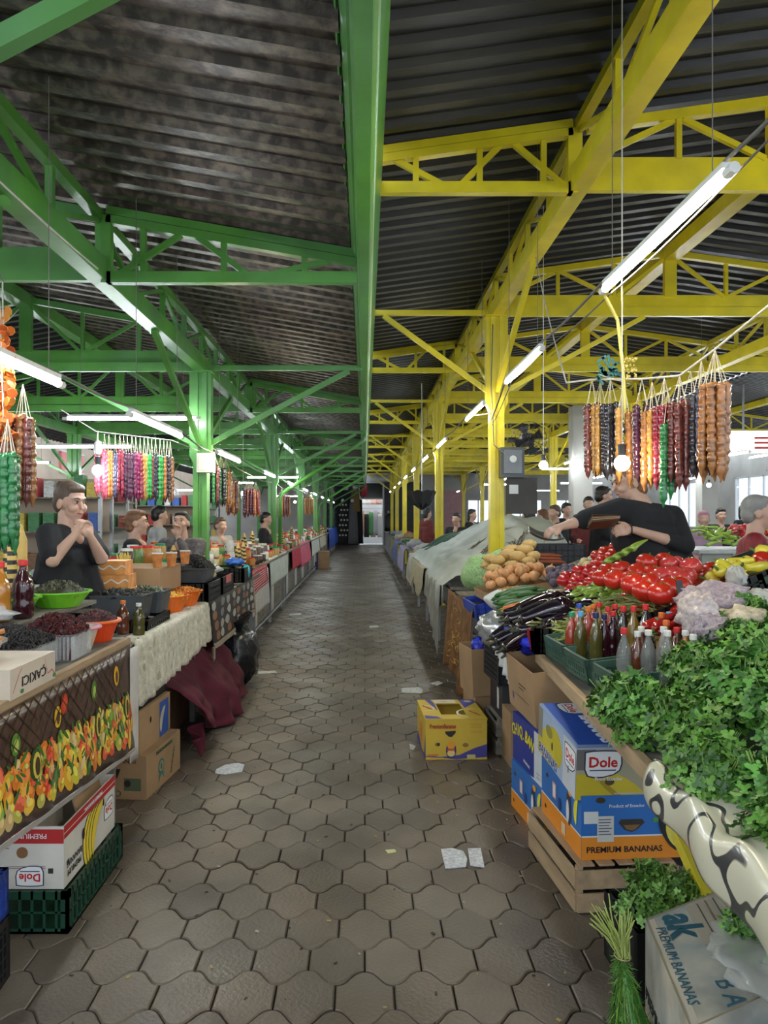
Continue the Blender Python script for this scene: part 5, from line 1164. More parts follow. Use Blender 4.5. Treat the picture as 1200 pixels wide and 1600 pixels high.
# grey tarpaulin heaped over the third right counter
TARP = mat('pale_grey_tarpaulin', (.38,.42,.41), .55, var=.12, vs=3, bump=.5, bs=9)
def trp(u, v):
    y = 7.9+5.6*u; x = .78+1.35*v
    prof = .95+.72*min(1,(v*1.3))**1.15*(.35+.65*sin(pi*min(1,max(0,(1.04-u)*.98)))**.4*(1-.45*u))
    z = prof+.03*noise.noise(Vector((u*9,v*6,1)))+.02*sin(u*23+v*9)*v+.035*noise.noise(Vector((u*16,v*12,4)))+.02*abs(noise.noise(Vector((u*34,v*22,8))))
    if v < .1: z = .90-.42*(1-v/.1)*(.35+.5*abs(sin(u*11))); x = .80+.04*noise.noise(Vector((u*16,v*3,0)))
    return Vector((x, y, z))
tp = MB().sheet(trp, 70, 34, .006).build('tarpaulin', TARP, None, smooth=True, label='pale grey tarpaulin heaped over the goods on the third right counter', cat='tarpaulin')
rtw = random.Random(5)
tw = empty('twig_print', (1.4,8.6,1.2), None) if 0 else None
mb = MB(); DG = mat('dark_green_tarpaulin', (.012,.06,.035), .6, bump=.3)
mb.sheet(lambda u,v: (1.02+.9*v+.03*sin(u*20), 12.55+.9*u-.5*v, 1.02+.42*v+.05*sin(u*9)-.03*cos(v*8)), 14, 14, .01)
mb.build('tarpaulin', DG, None, smooth=True, label='dark green tarpaulin edge showing behind the pale grey one', cat='tarpaulin')
# grey rag and lace cloths hanging at the end of the third counter
hang_cloth((.80,8.1,.87),(.80,9.7,.87), .55, mat('dirty_grey_sheet', (.28,.28,.27), .8, var=.3, vs=6), 'dirty grey plastic sheet hanging from the third right counter', sgn=1, nf=3, fold=.02, hemfn=lambda u: 1.35-.95*u)
hang_cloth((.79,10.2,.90),(.79,13.0,.90), .36, mat('yellowed_lace', (.42,.38,.27), .85, var=.2, vs=30), 'yellowed lace cloth hanging from the far end of the third right counter', sgn=1, nf=5, hemfn=lambda u: .7+.6*abs(sin(u*5)))
# ------------------------------------------------------------------ produce
def proto(build): o = build(); bpy.context.view_layer.update(); return o, list(o.children)
PROTO = {}
def item(kind, loc, rot=(0,0,0), s=1, label='', group='', cat=None):
    """first use moves the prototype itself, later uses copy it with its parts"""
    if kind not in PROTO:
        o = BUILD[kind](); bpy.context.view_layer.update(); PROTO[kind] = (o, list(o.children))
        o.location = loc; o.rotation_euler = rot; o.scale = (s,)*3; tag(o, label, cat or CATS[kind], group); return o
    o, ch = PROTO[kind]
    c = copy_tree(o, loc, rot, label, group, s, ch=ch)
    if cat: c['category'] = cat
    return c
def P_(name, m): return mat(name, m[0], m[1], var=m[2] if len(m) > 2 else .12, vs=14, coat=m[3] if len(m) > 3 else 0)
GRSTEM = mat('green_stalk', (.10,.20,.03), .6)
def b_tomato(col=(.50,.022,.012), nm='ripe_tomato_skin', name='tomato', lob=.05):
    r = empty(name); MB().ball((0,0,.045), (.052,.052,.043), 16, 10, f=lambda d: 1+lob*cos(5*atan2(d.y,d.x))*(1-abs(d.z))*.6-.16*max(0,abs(d.z)-.8)).build('flesh', mat(nm, col, .22, var=.12, vs=12, coat=.4), r, smooth=True)
    mb = MB()
    for k in range(5): a = k*2*pi/5; mb.add([(0,0,.083),(.012*cos(a-.5),.012*sin(a-.5),.086),(.026*cos(a),.026*sin(a),.082),(.012*cos(a+.5),.012*sin(a+.5),.086)], [(0,1,2,3)])
    mb.tube([(0,0,.080),(.002,.0,.094)], .003, 5); mb.build('calyx', GRSTEM, r); return r
def curved(r, L_, rad, bend, m, name='body', n=10, k=10, taper=None, tip=.25):
    pts = []; rr = []
    for i in range(k+1):
        t = i/k; pts.append((L_*(t-.5), bend*(1-(2*t-1)**2), rad)); q = (taper(t) if taper else (1-abs(2*t-1)**6)); rr.append(max(rad*q, rad*.06))
    return MB().tube(pts, rr, n).build(name, m, r, smooth=True)
def b_aub():
    r = empty('aubergine'); curved(r, .25, .044, .015, mat('aubergine_skin', (.012,.004,.014), .12, var=.2, coat=.8), 'flesh', 14, 12, lambda t: (.45+.6*min(1,t*1.5))*(1-max(0,t-.85)**1*5.2) if t > .03 else .3)
    MB().tube([(-.155,-.004,.044),(-.13,0,.044),(-.112,.001,.044)], [.006,.008,.021], 8).build('calyx', mat('aubergine_calyx', (.05,.05,.03), .6), r, smooth=True); return r
def b_cuc():
    r = empty('cucumber'); curved(r, .20, .021, .01, mat('cucumber_skin', (.045,.13,.03), .4, var=.3, vs=30, stretch=(1,6,6)), 'flesh', 10, 10); MB().tube([(.098,0,.021),(.108,0,.021)], .004, 5).build('stalk', GRSTEM, r); return r
def b_car():
    r = empty('carrot'); curved(r, .16, .016, .004, mat('carrot_skin', (.72,.20,.03), .5), 'flesh', 10, 8, lambda t: 1-.75*t if t > .04 else .6); MB().tube([(-.08,0,.016),(-.095,0,.018)], .005, 5).build('stalk', GRSTEM, r); return r
def b_bean(): return curved(None, .13, .0052, .02, mat('green_bean_skin', (.30,.34,.10), .5, rand=.4, var=.15), 'bean', 5, 7, lambda t: 1-abs(2*t-1)**5*.9)
def b_wax(): return curved(None, .12, .0055, .018, mat('wax_bean_skin', (.38,.40,.15), .5, rand=.3, var=.15), 'wax_bean', 5, 7, lambda t: 1-abs(2*t-1)**5*.9)
def b_rp():
    r = empty('long_red_pepper'); curved(r, .20, .021, .016, mat('red_pepper_skin', (.36,.012,.014), .15, var=.2, coat=.7), 'flesh', 10, 12, lambda t: (1.05-.85*t**1.6) if t > .04 else .7); MB().tube([(-.10,0,.021),(-.12,.0,.024),(-.135,.0,.03)], [.009,.004,.0035], 6).build('stalk', GRSTEM, r); return r
def b_yp():
    r = empty('yellow_pepper'); curved(r, .13, .030, .008, mat('yellow_pepper_skin', (.72,.62,.06), .2, var=.12, coat=.5), 'flesh', 12, 10, lambda t: (1.0-.62*t**2) if t > .05 else .6); MB().tube([(-.065,0,.03),(-.09,.0,.04)], [.008,.004], 6).build('stalk', GRSTEM, r); return r
def b_gp():
    r = empty('light_green_pepper'); curved(r, .13, .019, .012, mat('light_green_pepper_skin', (.30,.45,.06), .25, var=.15, coat=.4), 'flesh', 10, 10, lambda t: (1.0-.8*t**1.7) if t > .05 else .6); MB().tube([(-.065,0,.019),(-.09,.0,.03)], [.007,.003], 6).build('stalk', GRSTEM, r); return r
def noisy(name, r3, m, seed, amp=.12):
    return lambda: MB().ball((0,0,r3[2]), r3, 14, 10, f=lambda d: 1+amp*noise.noise(Vector(d)*1.6+Vector((seed,)*3))).build(name, m, None, smooth=True, origin=(0,0,0))
def b_onion():
    r = empty('onion'); MB().ball((0,0,.036), (.040,.040,.036), 14, 10).build('bulb', mat('onion_skin', (.62,.30,.12), .35, var=.25, vs=8, stretch=(4,4,1)), r, smooth=True); MB().tube([(0,0,.070),(0,.002,.086)], [.008,.003], 6).build('neck', mat('dry_onion_neck', (.5,.35,.18), .8), r); return r
def b_squash():
    r = empty('butternut_squash'); curved(r, .15, .046, .006, mat('squash_skin', (.60,.38,.13), .45, var=.12), 'flesh', 12, 12, lambda t: (.78+.22*min(1,t*1.6))*(1-abs(2*t-1)**4)); MB().tube([(-.072,0,.044),(-.088,.0,.046)], .009, 6).build('stalk', WOOD, r); return r
BUILD = {'tomato': b_tomato, 'small_tomato': lambda: b_tomato((.50,.015,.02),'plum_red_tomato_skin','tomato',.02), 'pink_tomato': lambda: b_tomato((.58,.05,.05),'pink_tomato_skin','tomato',.04), 'aubergine': b_aub, 'cucumber': b_cuc, 'carrot': b_car, 'bean': b_bean, 'wax_bean': b_wax, 'rp': b_rp, 'yp': b_yp, 'gp': b_gp,
 'potato': noisy('potato', (.045,.033,.028), mat('potato_skin', (.52,.40,.20), .7, var=.15), 3), 'onion': b_onion, 'squash': b_squash, 'beet': noisy('beetroot', (.036,.036,.034), mat('beetroot_skin', (.10,.07,.10), .6), 9, .06)}
CATS = {'tomato':'tomato','small_tomato':'tomato','pink_tomato':'tomato','aubergine':'aubergine','cucumber':'cucumber','carrot':'carrot','bean':'bean','wax_bean':'bean','rp':'pepper','yp':'pepper','gp':'pepper','potato':'potato','onion':'onion','squash':'squash','beet':'beetroot'}
def heap(kind, O, A, B, nu, nv, label, group, s=1, js=.1, rot=None, lift=0, jit=.3, layers=1, cat=None):
    """rows of produce on the parallelogram O, O+A, O+B (world), each piece its own object"""
    O, A, B = Vector(O), Vector(A), Vector(B)
    for l in range(layers):
        for j in range(nv-l):
            for i in range(nu-l):
                u = (i+.5+.5*((j+l) % 2)*.9+U(-jit,jit)*.5)/nu; v = (j+.5+l*.5+U(-jit,jit)*.5)/nv
                p = O+A*u+B*v+Vector((0,0,lift*l+U(0,.006)))
                r3 = rot() if rot else (U(-.4,.4),U(-.4,.4),U(0,6.28))
                item(kind, p, r3, s*U(1-js,1+js), label, group, cat)
def mound(O, A, B, h, m, name, label, cat, nu=10, nv=10):
    pass
# crates carrying the produce on the sloping shelf: tipped toward the aisle
SL = math.atan(.36)
def tcrate(x, y, w, d, h, m, label, **k):
    return crate(T4((x,y,rs(x)+.004),0,-SL,0), w, d, h, m, label, **k)
def ppt(x, y, up=0): return Vector((x, y, rs(x)+up))
GRP = mat('grey_green_plastic', (.05,.10,.07), .4)
tcrate(1.62, 3.92, .62, .62, .13, BLACKP, 'black crate full of big tomatoes in front of the woman in black', bars=(9,3))
tcrate(1.47, 4.75, .40, .50, .12, BLACKP, 'black crate of smaller tomatoes behind the big ones', bars=(7,3))
tcrate(1.22, 4.05, .40, .56, .07, GRP, 'grey-green crate under the green beans', bars=(6,3))
tcrate(1.95, 3.35, .42, .60, .10, GRP, 'grey-green crate under the long red peppers', bars=(6,3))
tom = [(1006,878,4.15),(1033,876,4.2),(1050,882,4.1),(1062,881,4.15),(1082,884,4.05),(991,893,4.0),(1018,896,3.95),(1037,899,3.9),(1048,898,3.88),(1062,905,3.8),(972,890,4.1),(966,903,3.95),(984,905,3.9),(996,912,3.78),(1020,912,3.76),(1040,918,3.7),(1002,925,3.66),(1060,918,3.7),(1075,899,3.85),(952,893,4.2),(945,903,4.1),(1030,926,3.62)]
for k, (px, py, Y) in enumerate(tom):
    p = W(px,py,Y); item('pink_tomato' if px > 1034 and py < 912 else 'tomato', p-Vector((0,0,.05)), (U(-.5,.5),U(-.5,.5),U(0,6)), 1.12 if py < 908 else 1.2, 'big %s tomato heaped in front of the woman in black' % ('pinkish' if px > 1034 and py < 912 else 'bright red'), '%s big tomatoes' % ('pinkish' if px > 1034 and py < 912 else 'bright red'))
heap('tomato', (1.36,3.62,1.02), (.52,.02,.17), (0,.58,.06), 6, 6, 'big bright red tomato heaped in front of the woman in black', 'bright red big tomatoes', 1.05)
heap('small_tomato', (1.27,4.62,1.03), (.40,.02,.14), (0,.50,.12), 6, 6, 'smaller dark red tomato in the heap behind the green peppers', 'smaller dark red tomatoes', .86)
heap('tomato', (1.50,4.95,1.23), (.22,.02,.08), (0,.22,.06), 3, 3, 'medium tomato on top of the smaller tomato heap', 'medium tomatoes on the back heap', .95)
heap('gp', (1.23,4.28,1.02), (.28,.0,.11), (0,.34,.07), 4, 7, 'light green pepper in the heap left of the big tomatoes', 'light green peppers', 1.0, rot=lambda: (U(-.3,.3),U(-.5,0),U(-.6,.9)), layers=2, lift=.025)
for k in range(4): item('gp', W(965+k*12,872-k*7,4.35)-Vector((0,0,.02)), (0,-.35,.3+.1*k), 1.15, 'long light green pepper sticking up beside the big tomatoes', 'long light green peppers sticking up')
# beans: grey-green heap and pale heap in the red and white crate
mbn = MB(); mbn.ball((1.30,4.02,rs(1.30)+.02), (.30,.34,.12), 18, 12, Euler((0,-.34,0)).to_matrix()); mbn.build('bean_heap_core', mat('bean_mass', (.16,.19,.06), .7, var=.3, vs=60, bump=.6, bs=80), None, label='packed core of the green bean heap behind the bottles', cat='beans', kind='stuff')
for k in range(290):
    u, v = U(-1,1), U(-1,.7)
    while u*u+v*v > 1: u, v = U(-1,1), U(-1,.7)
    x, y = 1.30+.30*u, 4.02+.34*v; z = rs(x)+.025+.11*(1-u*u-v*v)**.5
    item('bean', (x,y,z+U(0,.02)), (U(-.35,.35),-.3*u+U(-.3,.2),U(0,6.3)), U(.95,1.35), 'green bean in the tangled heap behind the sauce bottles', 'green beans in the tangled heap')
cr2 = crate(T4((1.02,4.42,.875),0,-.1,0), .22, .46, .11, mat('red_plastic', (.5,.03,.03), .4), 'small red crate of pale beans at the counter edge', (5,2), solid=True)
for k in range(70):
    item('wax_bean', (1.02+U(-.09,.11),4.42+U(-.22,.22),.985+U(0,.03)+.0), (U(-.35,.35),U(-.4,.3),U(0,6.3)), U(.85,1.2), 'pale yellow-green bean in the small red crate', 'pale beans in the small red crate')
# long red peppers
for k in range(34):
    t = k/33; i = k % 4; p = W(1042+t*80+i*6+U(-6,6), 972-t*78+U(-8,8)+i*2, 3.25+t*.9-i*.04)
    item('rp', p-Vector((0,0,.03)), (U(-.2,.2),-.35+U(-.15,.1),U(.1,.65)), 1.0+.0*t, 'long dark red pepper in the heap between tomatoes and net bags', 'long dark red peppers')
heap('yp', (1.78,3.70,1.20), (.24,.0,.08), (0,.36,.04), 3, 4, 'yellow pepper in the heap right of the long red peppers', 'yellow peppers, nearer heap', 1.15, layers=2, lift=.04)
heap('yp', (2.05,3.74,1.26), (.30,.0,.06), (0,.36,.05), 3, 4, 'yellow pepper in the heap at the right edge', 'yellow peppers at the right edge', 1.3, layers=2, lift=.045)
for k, (px, py) in enumerate(((1188,878),(1199,893))): item('tomato', W(px,py,4.0)-Vector((0,0,.05)), (.3,.2,k), 1.25, 'round red pepper on the yellow peppers at the right edge, %s of two' % ('upper','lower')[k], 'round red peppers at the right edge', 'pepper')
tcrate(2.12, 3.95, .60, .55, .12, BLACKP, 'black crate of yellow peppers near the right edge', bars=(9,3))
NETV = mat('violet_grey_net_bag', (.34,.28,.33), .35, var=.45, vs=60, stretch=(1,3,1), alpha=.95, bump=.5, bs=60)
NETC = mat('cream_net_bag', (.52,.46,.36), .4, var=.35, vs=50, bump=.6, bs=50)
def netbag(px, py, Y, r, m, label, seed, w=0):
    p = W(px,py,Y); return lump((p.x,p.y,p.z-r[2]*.9), r, m, label, 'net_bag', 'bag', seed, .30, 30, 3.0, flat=False)
netbag(1120,943,3.15,(.15,.15,.085),NETV,'big violet-grey net bag of beans below the yellow peppers',31)
netbag(1090,962,3.0,(.075,.10,.09),mat('pale_net_bag', (.50,.42,.42), .3, var=.35, vs=60, bump=.5),'pale net bag of beans beside the long red peppers',32)
netbag(1112,985,2.92,(.08,.10,.06),NETV,'small violet-grey net bag just above the parsley',33)
netbag(1165,972,2.95,(.11,.12,.06),NETC,'cream net bag of nuts just above the parsley',34)
netbag(1192,942,3.1,(.07,.10,.055),mat('clear_bag_film', (.55,.57,.57), .15, alpha=.8, bump=.5),'clear bag at the right edge below the yellow peppers',35)
netbag(1150,905,3.5,(.03,.08,.06),mat('clear_bag_film', (.55,.57,.57), .15, alpha=.8, bump=.5),'clear bag neck between the two yellow pepper heaps',36)
for (px, py, Y, w) in ((1100,925,3.45,.05),(1062,917,3.5,.03)):
    p = W(px,py,Y); MB(T4(p,-.2,0,.1)).bb((-w/2,-.003,-.03),(w/2,.003,.03)).build('price_card', mat('yellowish_card', (.55,.52,.3), .6) if w > .04 else BLACKP, None, label='small %s price card stuck among the red peppers' % ('yellowish' if w > .04 else 'black'), cat='card')
# potatoes, onions, squash at the far end of the second counter
crate(T4((1.10,6.12,.85),0,-.18,.05), .52, .55, .12, mat('blue_crate_plastic', (.02,.06,.42), .4), 'blue crate under the onions and squash at the counter edge', (7,3), solid=True)
carton(T4((1.17,6.10,.985),0,-.18,.05), .50, .50, .07, CARD, 'shallow brown carton of onions standing on the blue crate', open_top=True)
heap('onion', (.93,5.85,1.02), (.50,.0,.10), (0,.20,.03), 6, 3, 'orange-brown onion in the front rows of the shallow carton', 'onions in the shallow carton', 1.1, layers=2, lift=.05)
heap('squash', (.96,6.10,1.10), (.42,.0,.10), (0,.30,.06), 3, 3, 'pale orange squash heaped behind the onions', 'squash heaped behind the onions', .9, rot=lambda: (U(-.2,.2),U(-.3,.1),U(-.5,.5)), layers=2, lift=.05)
heap('squash', (1.12,6.25,1.22), (.24,.0,.06), (0,.16,.04), 2, 2, 'pale orange squash on top of its heap', 'squash on top of the heap', 1.05, rot=lambda: (U(-.2,.2),U(-.3,.1),U(-.5,.5)))
CAB = mat('pale_green_net', (.30,.48,.20), .6, var=.3, vs=60, bump=.5, bs=50)
lump((1.02,6.55,.95), (.20,.24,.17), CAB, 'pale green net sack of cabbage behind the squash, nearer of two', 'net_sack', 'sack', 41, .14, 26, 2, flat=False)
lump((1.22,6.75,1.02), (.20,.2,.15), CAB, 'pale green net sack of cabbage against the yellow column, farther of two', 'net_sack', 'sack', 42, .14, 26, 2, flat=False)
heap('beet', (1.36,5.55,1.06), (.20,.0,.06), (0,.28,.05), 4, 4, 'dark beetroot in the small heap right of the onions', 'dark beetroots', 1.0, layers=2, lift=.03)
heap('potato', (1.50,5.1,1.15), (.36,.0,.10), (0,.42,.05), 6, 6, 'pale potato in the heap beside the smaller tomatoes', 'pale potatoes', 1.05, layers=2, lift=.04)
SACKW = mat('white_sack_film', (.62,.62,.60), .4, bump=.5, bs=20)
lump((1.08,5.45,.92), (.23,.17,.09), SACKW, 'rolled white sack holding orange lentils between onions and cucumbers', 'sack', 'sack', 44, .12, 26, 2)
loose((1.10,5.43,1.075), .15, .09, .02, 260, .008, LOOSE, 'orange lentils in the mouth of the rolled white sack', 'ball', cols=[(.55,.25,.06),(.6,.35,.12)], name='loose_lentils', cat='lentils')
lump((1.38,5.0,1.02), (.15,.14,.06), mat('clear_bag_of_nuts', (.52,.42,.25), .3, var=.4, vs=70, bump=.7, bs=70), 'clear bag of golden nuts beside the beetroots', 'nut_bag', 'bag', 45, .1, 24, 2)
lump((1.30,5.28,1.0), (.10,.10,.05), mat('clear_bag_of_pasta', (.6,.55,.45), .3, var=.3, vs=70, bump=.7, bs=70), 'clear bag of pale beans behind the golden nuts', 'nut_bag', 'bag', 46, .1, 24, 2)
heap('cucumber', (.92,4.98,.93), (.26,.0,.07), (0,.34,.08), 3, 7, 'green cucumber in the heap left of the aubergines', 'cucumbers left of the aubergines', 1.0, rot=lambda: (U(-.1,.1),U(-.3,0),U(-.25,.35)), layers=2, lift=.035)
heap('cucumber', (1.25,4.62,1.01), (.18,.0,.05), (0,.22,.03), 2, 4, 'cucumber lying behind the aubergines', 'cucumbers behind the aubergines', .95, rot=lambda: (0,U(-.3,0),U(.2,.7)))
heap('carrot', (.90,4.72,.91), (.16,.0,.07), (0,.22,.05), 2, 7, 'orange carrot between the cucumbers and the aubergines', 'carrots beside the aubergines', 1.0, rot=lambda: (0,U(-.3,0),U(.1,.7)), layers=2, lift=.03)
heap('aubergine', (.90,4.22,.90), (.30,.0,.10), (0,.50,.03), 2, 6, 'glossy black aubergine in the heap at the counter edge', 'aubergines at the counter edge', 1.2, rot=lambda: (U(-.2,.2),U(-.35,-.1),U(-.35,.35)), layers=4, lift=.055)
for k in range(9): item('aubergine', (.90+.02*(k%3),4.30+k*.055,.88-.028*(k%3)), (0,-.45,.1+U(-.2,.3)), 1.1, 'glossy black aubergine in the heap at the counter edge', 'aubergines at the counter edge')
crate(T4((1.04,4.30,.85),0,0,.0), .24, .30, .14, BLACKP, 'black crate between the aubergines and the bottles', (6,4), solid=True)
# scoop, white tub, wooden items near the vendor's hand
rt = empty('white_bucket', (1.72,5.0,1.2), 'small white tub with a blue print on the far tomato side', 'tub'); MB().lathe([(.055,0),(.075,.13),(.078,.13),(.07,.12)], 16, (1.62,5.3,1.18)).build('body', mat('translucent_white_plastic', (.6,.66,.7), .35), rt, smooth=True)
MB().tube([(1.62+.0765*cos(a),5.3+.0765*sin(a),1.305) for a in [i*pi/8 for i in range(17)]], .004, 5).build('rim', WHITEP, rt)
# goods farther along on the right
lump((1.33,7.30,.845), (.15,.18,.10), BLACKBAG, 'black bundle against the foot of the first yellow column', 'bundle', 'bundle', 50, .3) if 0 else None
crate(T4((1.85,7.6,1.10),0,0,.1), .55, .40, .22, BLACKP, 'black crate stacked behind the first yellow column, upper of two', (9,4), solid=True)
crate(T4((1.85,7.6,.865),0,0,.0), .58, .42, .23, BLACKP, 'black crate stacked behind the first yellow column, lower of two', (9,4), solid=True)
MB().bb((1.5,7.0,0),(2.2,8.0,.86)).build('storage_chest', GREYWOOD, None, label='grey wooden chest under the black crates behind the first yellow column', cat='chest')
SAU = mat('dried_sausage', (.26,.06,.025), .4, var=.3)
for k in range(7): curved(None, .26, .017, .01, SAU, 'sausage', 8, 8); o = bpy.context.scene.collection.objects[-1]; o.location = (1.52+U(-.02,.02), 6.35+k*.035, 1.20+.025*(k%3)); tag(o, 'reddish brown dried sausage in the pile behind the squash', 'sausage', 'sausages behind the squash')
# electric meter boxes on the first yellow column
eb2 = empty('meter_box', (1.36,7.68,2.0), 'grey electric meter box with a clear cover fixed to the first yellow column', 'box')
MB().bb((1.345,7.60,1.98),(1.58,7.72,2.28)).build('case', mat('grey_meter_plastic', (.07,.075,.075), .4), eb2); MB().bb((1.37,7.57,2.02),(1.55,7.60,2.25)).build('cover', mat('meter_cover', (.15,.16,.17), .15), eb2); MB().lathe([(.035,0),(.035,.012)], 14, (1.46,7.565,2.16), Matrix.Rotation(pi/2,3,'X')).build('dial', WHITEP, eb2)
eb3 = empty('junction_board', (1.5,7.7,1.65), 'dark board with a white paper below the meter box on the yellow column', 'board')
MB().bb((1.42,7.66,1.62),(1.72,7.72,1.98)).build('board', mat('dark_board', (.06,.055,.05), .7), eb3); MB().bb((1.44,7.655,1.82),(1.53,7.66,1.91)).build('paper', WHITEP, eb3)
fan = empty('wall_fan', (1.68,7.8,2.3), 'black electric fan fixed beside the meter box', 'fan')
fm = MB(); Rf = Matrix.Rotation(pi/2,3,'X')
for rr_ in (.06,.10,.14,.175): fm.tube([(1.63+rr_*cos(a),7.62,2.36+rr_*sin(a)) for a in [i*pi/12 for i in range(25)]], .003, 4)
for i in range(16): a = i*pi/8; fm.tube([(1.63,7.62,2.36),(1.63+.175*cos(a),7.62,2.36+.175*sin(a))], .0025, 4)
fm.build('guard', BLACKP, fan); bl = MB()
for i in range(4): a = i*pi/2+.4; bl.add([(1.63+.02*cos(a),7.65,2.36+.02*sin(a)),(1.63+.15*cos(a-.35),7.64,2.36+.15*sin(a-.35)),(1.63+.15*cos(a+.35),7.67,2.36+.15*sin(a+.35))],[(0,1,2)])
bl.build('blades', BLACKP, fan); MB().bb((1.57,7.66,2.30),(1.69,7.80,2.42)).build('motor', BLACKP, fan); MB().bar((1.45,7.8,2.36),(1.60,7.76,2.36),.03,.03).build('bracket', BLACKP, fan)
sbx = empty('switch_box', (-1.58,7.64,2.05), 'white switch box fixed to the first green column', 'box'); MB().bb((-1.66,7.58,2.03),(-1.50,7.71,2.22)).build('case', WHITEP, sbx); MB().bb((-1.64,7.57,2.05),(-1.52,7.58,2.20)).build('cover', mat('off_white_cover', (.6,.6,.56), .4), sbx)
# mixed goods on the far right counters
random.seed(61)
for y0, y1, nm in ((14.2,19.3,'fourth'),(20.3,25.3,'fifth'),(26.3,31.3,'sixth')):
    n = int((y1-y0)/.55)
    for k in range(n):
        y = y0+(y1-y0)*(k+.5)/n; c = random.choice([('brown',(.25,.15,.07)),('green',(.03,.12,.05)),('grey',(.35,.36,.37)),('cream',(.5,.45,.35)),('violet',(.25,.22,.38))]); m_ = mat('far_'+c[0]+'_sack', c[1], .7, bump=.4)
        if k % 2: lump((1.15+U(0,.15),y,.862), (.17,.22,U(.05,.13)), m_, '%s sack lying on the %s right counter' % (c[0],nm), 'sack', 'sack', k*3+y0, .3, 16).__setitem__('group', '%s sacks on the %s right counter' % (c[0],nm))
        else: tag(carton(T4((1.15+U(0,.1),y,.862),0,0,U(-.2,.2)), .34, .42, .09, m_, '%s tray lying on the %s right counter' % (c[0],nm), open_top=True, name='tray'), group='%s trays on the %s right counter' % (c[0],nm))
        if k % 3 == 0: jj = k % 7; place_jar(1.5, y, .862, jj, 1.6, '%s jar on the %s right counter' % (JC[jj][0],nm), '%s jars on the %s right counter' % (JC[jj][0],nm))
for k, (px0, px1, c, l) in enumerate(((651,640,(.4,.36,.28),'beige'),(633,625,(.32,.3,.45),'violet'),(622,616,(.1,.13,.3),'dark blue'))):
    hang_cloth((.86,.87*F/(px0-570),.88),(.86,.87*F/(px1-570),.88), .5, mat(l.replace(' ','_')+'_far_cloth', c, .85), '%s cloth hanging from the far right counters' % l, sgn=1, nf=4, fold=.03)
# open black umbrella hanging upside down from the second yellow column
um = empty('umbrella', (.98,11.6,1.9), 'open black umbrella hung upside down near the second yellow column', 'umbrella'); c0 = W(659,775,11.6)
mb = MB(); n = 8; vs = []; 
for (q, z) in ((.03,-.20),(.13,-.13),(.22,.06)):
    for j in range(n*2): a = pi*j/n; rr_ = q*(1 if j%2==0 else .86); vs.append((c0.x+rr_*cos(a), c0.y+rr_*sin(a), c0.z+z+(0 if j%2==0 else .03)))
mb.add(vs+[(c0.x,c0.y,c0.z-.22)], [(k*16+j,k*16+(j+1)%16,(k+1)*16+(j+1)%16,(k+1)*16+j) for k in range(2) for j in range(16)]+[(48,(j+1)%16,j) for j in range(16)])
mb.build('canopy', mat('black_nylon', (.012,.012,.015), .6), um); MB().tube([c0+Vector((0,0,-.27)),c0+Vector((0,0,1.7))], .008, 6).build('shaft', STEEL, um)
for j in range(8): a = pi*j/4; MB().tube([c0+Vector((0,0,.05)),c0+Vector((.15*cos(a),.15*sin(a),-.08))], .003, 4).build('rib', STEEL, um)

# faint twig print on the pale tarpaulin
mb = MB(); rn = random.Random(8)
for (u0, v0) in ((.10,.42),(.16,.55),(.22,.38),(.05,.62)):
    for i in range(14):
        a = rn.uniform(-1,1.2); u1, v1 = u0+.035*cos(a)*rn.uniform(.4,1.2), v0+.12*sin(a+.5)*rn.uniform(.4,1.2); p, q = trp(u0+rn.uniform(-.02,.02),v0+rn.uniform(-.04,.04)), trp(u1,v1); e = Vector((-.012,-.006,.014)); mb.bar(p+e,q+e,.008,.002)
mb.build('twig_print', mat('twig_ink', (.13,.10,.08), .8), tp, kind='stuff')
# produce stall beyond the vendor, at the right
ct = empty('market_counter', (4.6,9.4,0), 'pale grey produce counter seen beyond the vendor in black, at the right', 'counter')
for i in range(5): MB().bb((3.95+.36*i,9.0,.15),(3.95+.36*i+.35,9.03,1.16)).build('front_panel', PLAST if i%2 else mat('pale_green_grey_panel', (.30,.31,.26), .7), ct)
MB().bb((3.9,8.95,1.16),(6.2,10.1,1.20)).build('top_board', mat('pale_counter_top', (.48,.49,.48), .5), ct)
for x in (3.95,6.1): MB().bb((x,9.9,0),(x+.06,9.96,1.16)).build('leg', STEEL, ct)
MB().bar((5.02,8.99,.2),(5.02,8.99,1.16),.03,.03).build('yellow_post', YELLOW, ct)
def far_heap(kind, x, y, nu, nv, label, grp, s=1.2): heap(kind, (x,y,1.24), (.42,0,0), (0,.5,.16), nu, nv, label, grp, s, layers=2, lift=.05)
far_heap('small_tomato', 4.55, 9.25, 5, 4, 'red tomato on the pale grey counter beyond the vendor', 'tomatoes beyond the vendor', 1.0); far_heap('rp', 4.5, 9.0, 2, 3, 'dark red pepper at the front of the pale grey counter', 'red peppers beyond the vendor', .9)
far_heap('gp', 4.05, 9.05, 3, 7, 'pale green pepper on the pale grey counter beyond the vendor', 'pale peppers beyond the vendor', 1.3); far_heap('yp', 4.75, 9.05, 3, 4, 'yellow-green pepper on the pale grey counter beyond the vendor', 'yellow peppers beyond the vendor', 1.0); far_heap('aubergine', 5.05, 9.15, 2, 6, 'black aubergine on the pale grey counter beyond the vendor', 'aubergines beyond the vendor', 1.1); far_heap('cucumber', 5.45, 9.05, 2, 7, 'cucumber on the pale grey counter beyond the vendor', 'cucumbers beyond the vendor', 1.1)
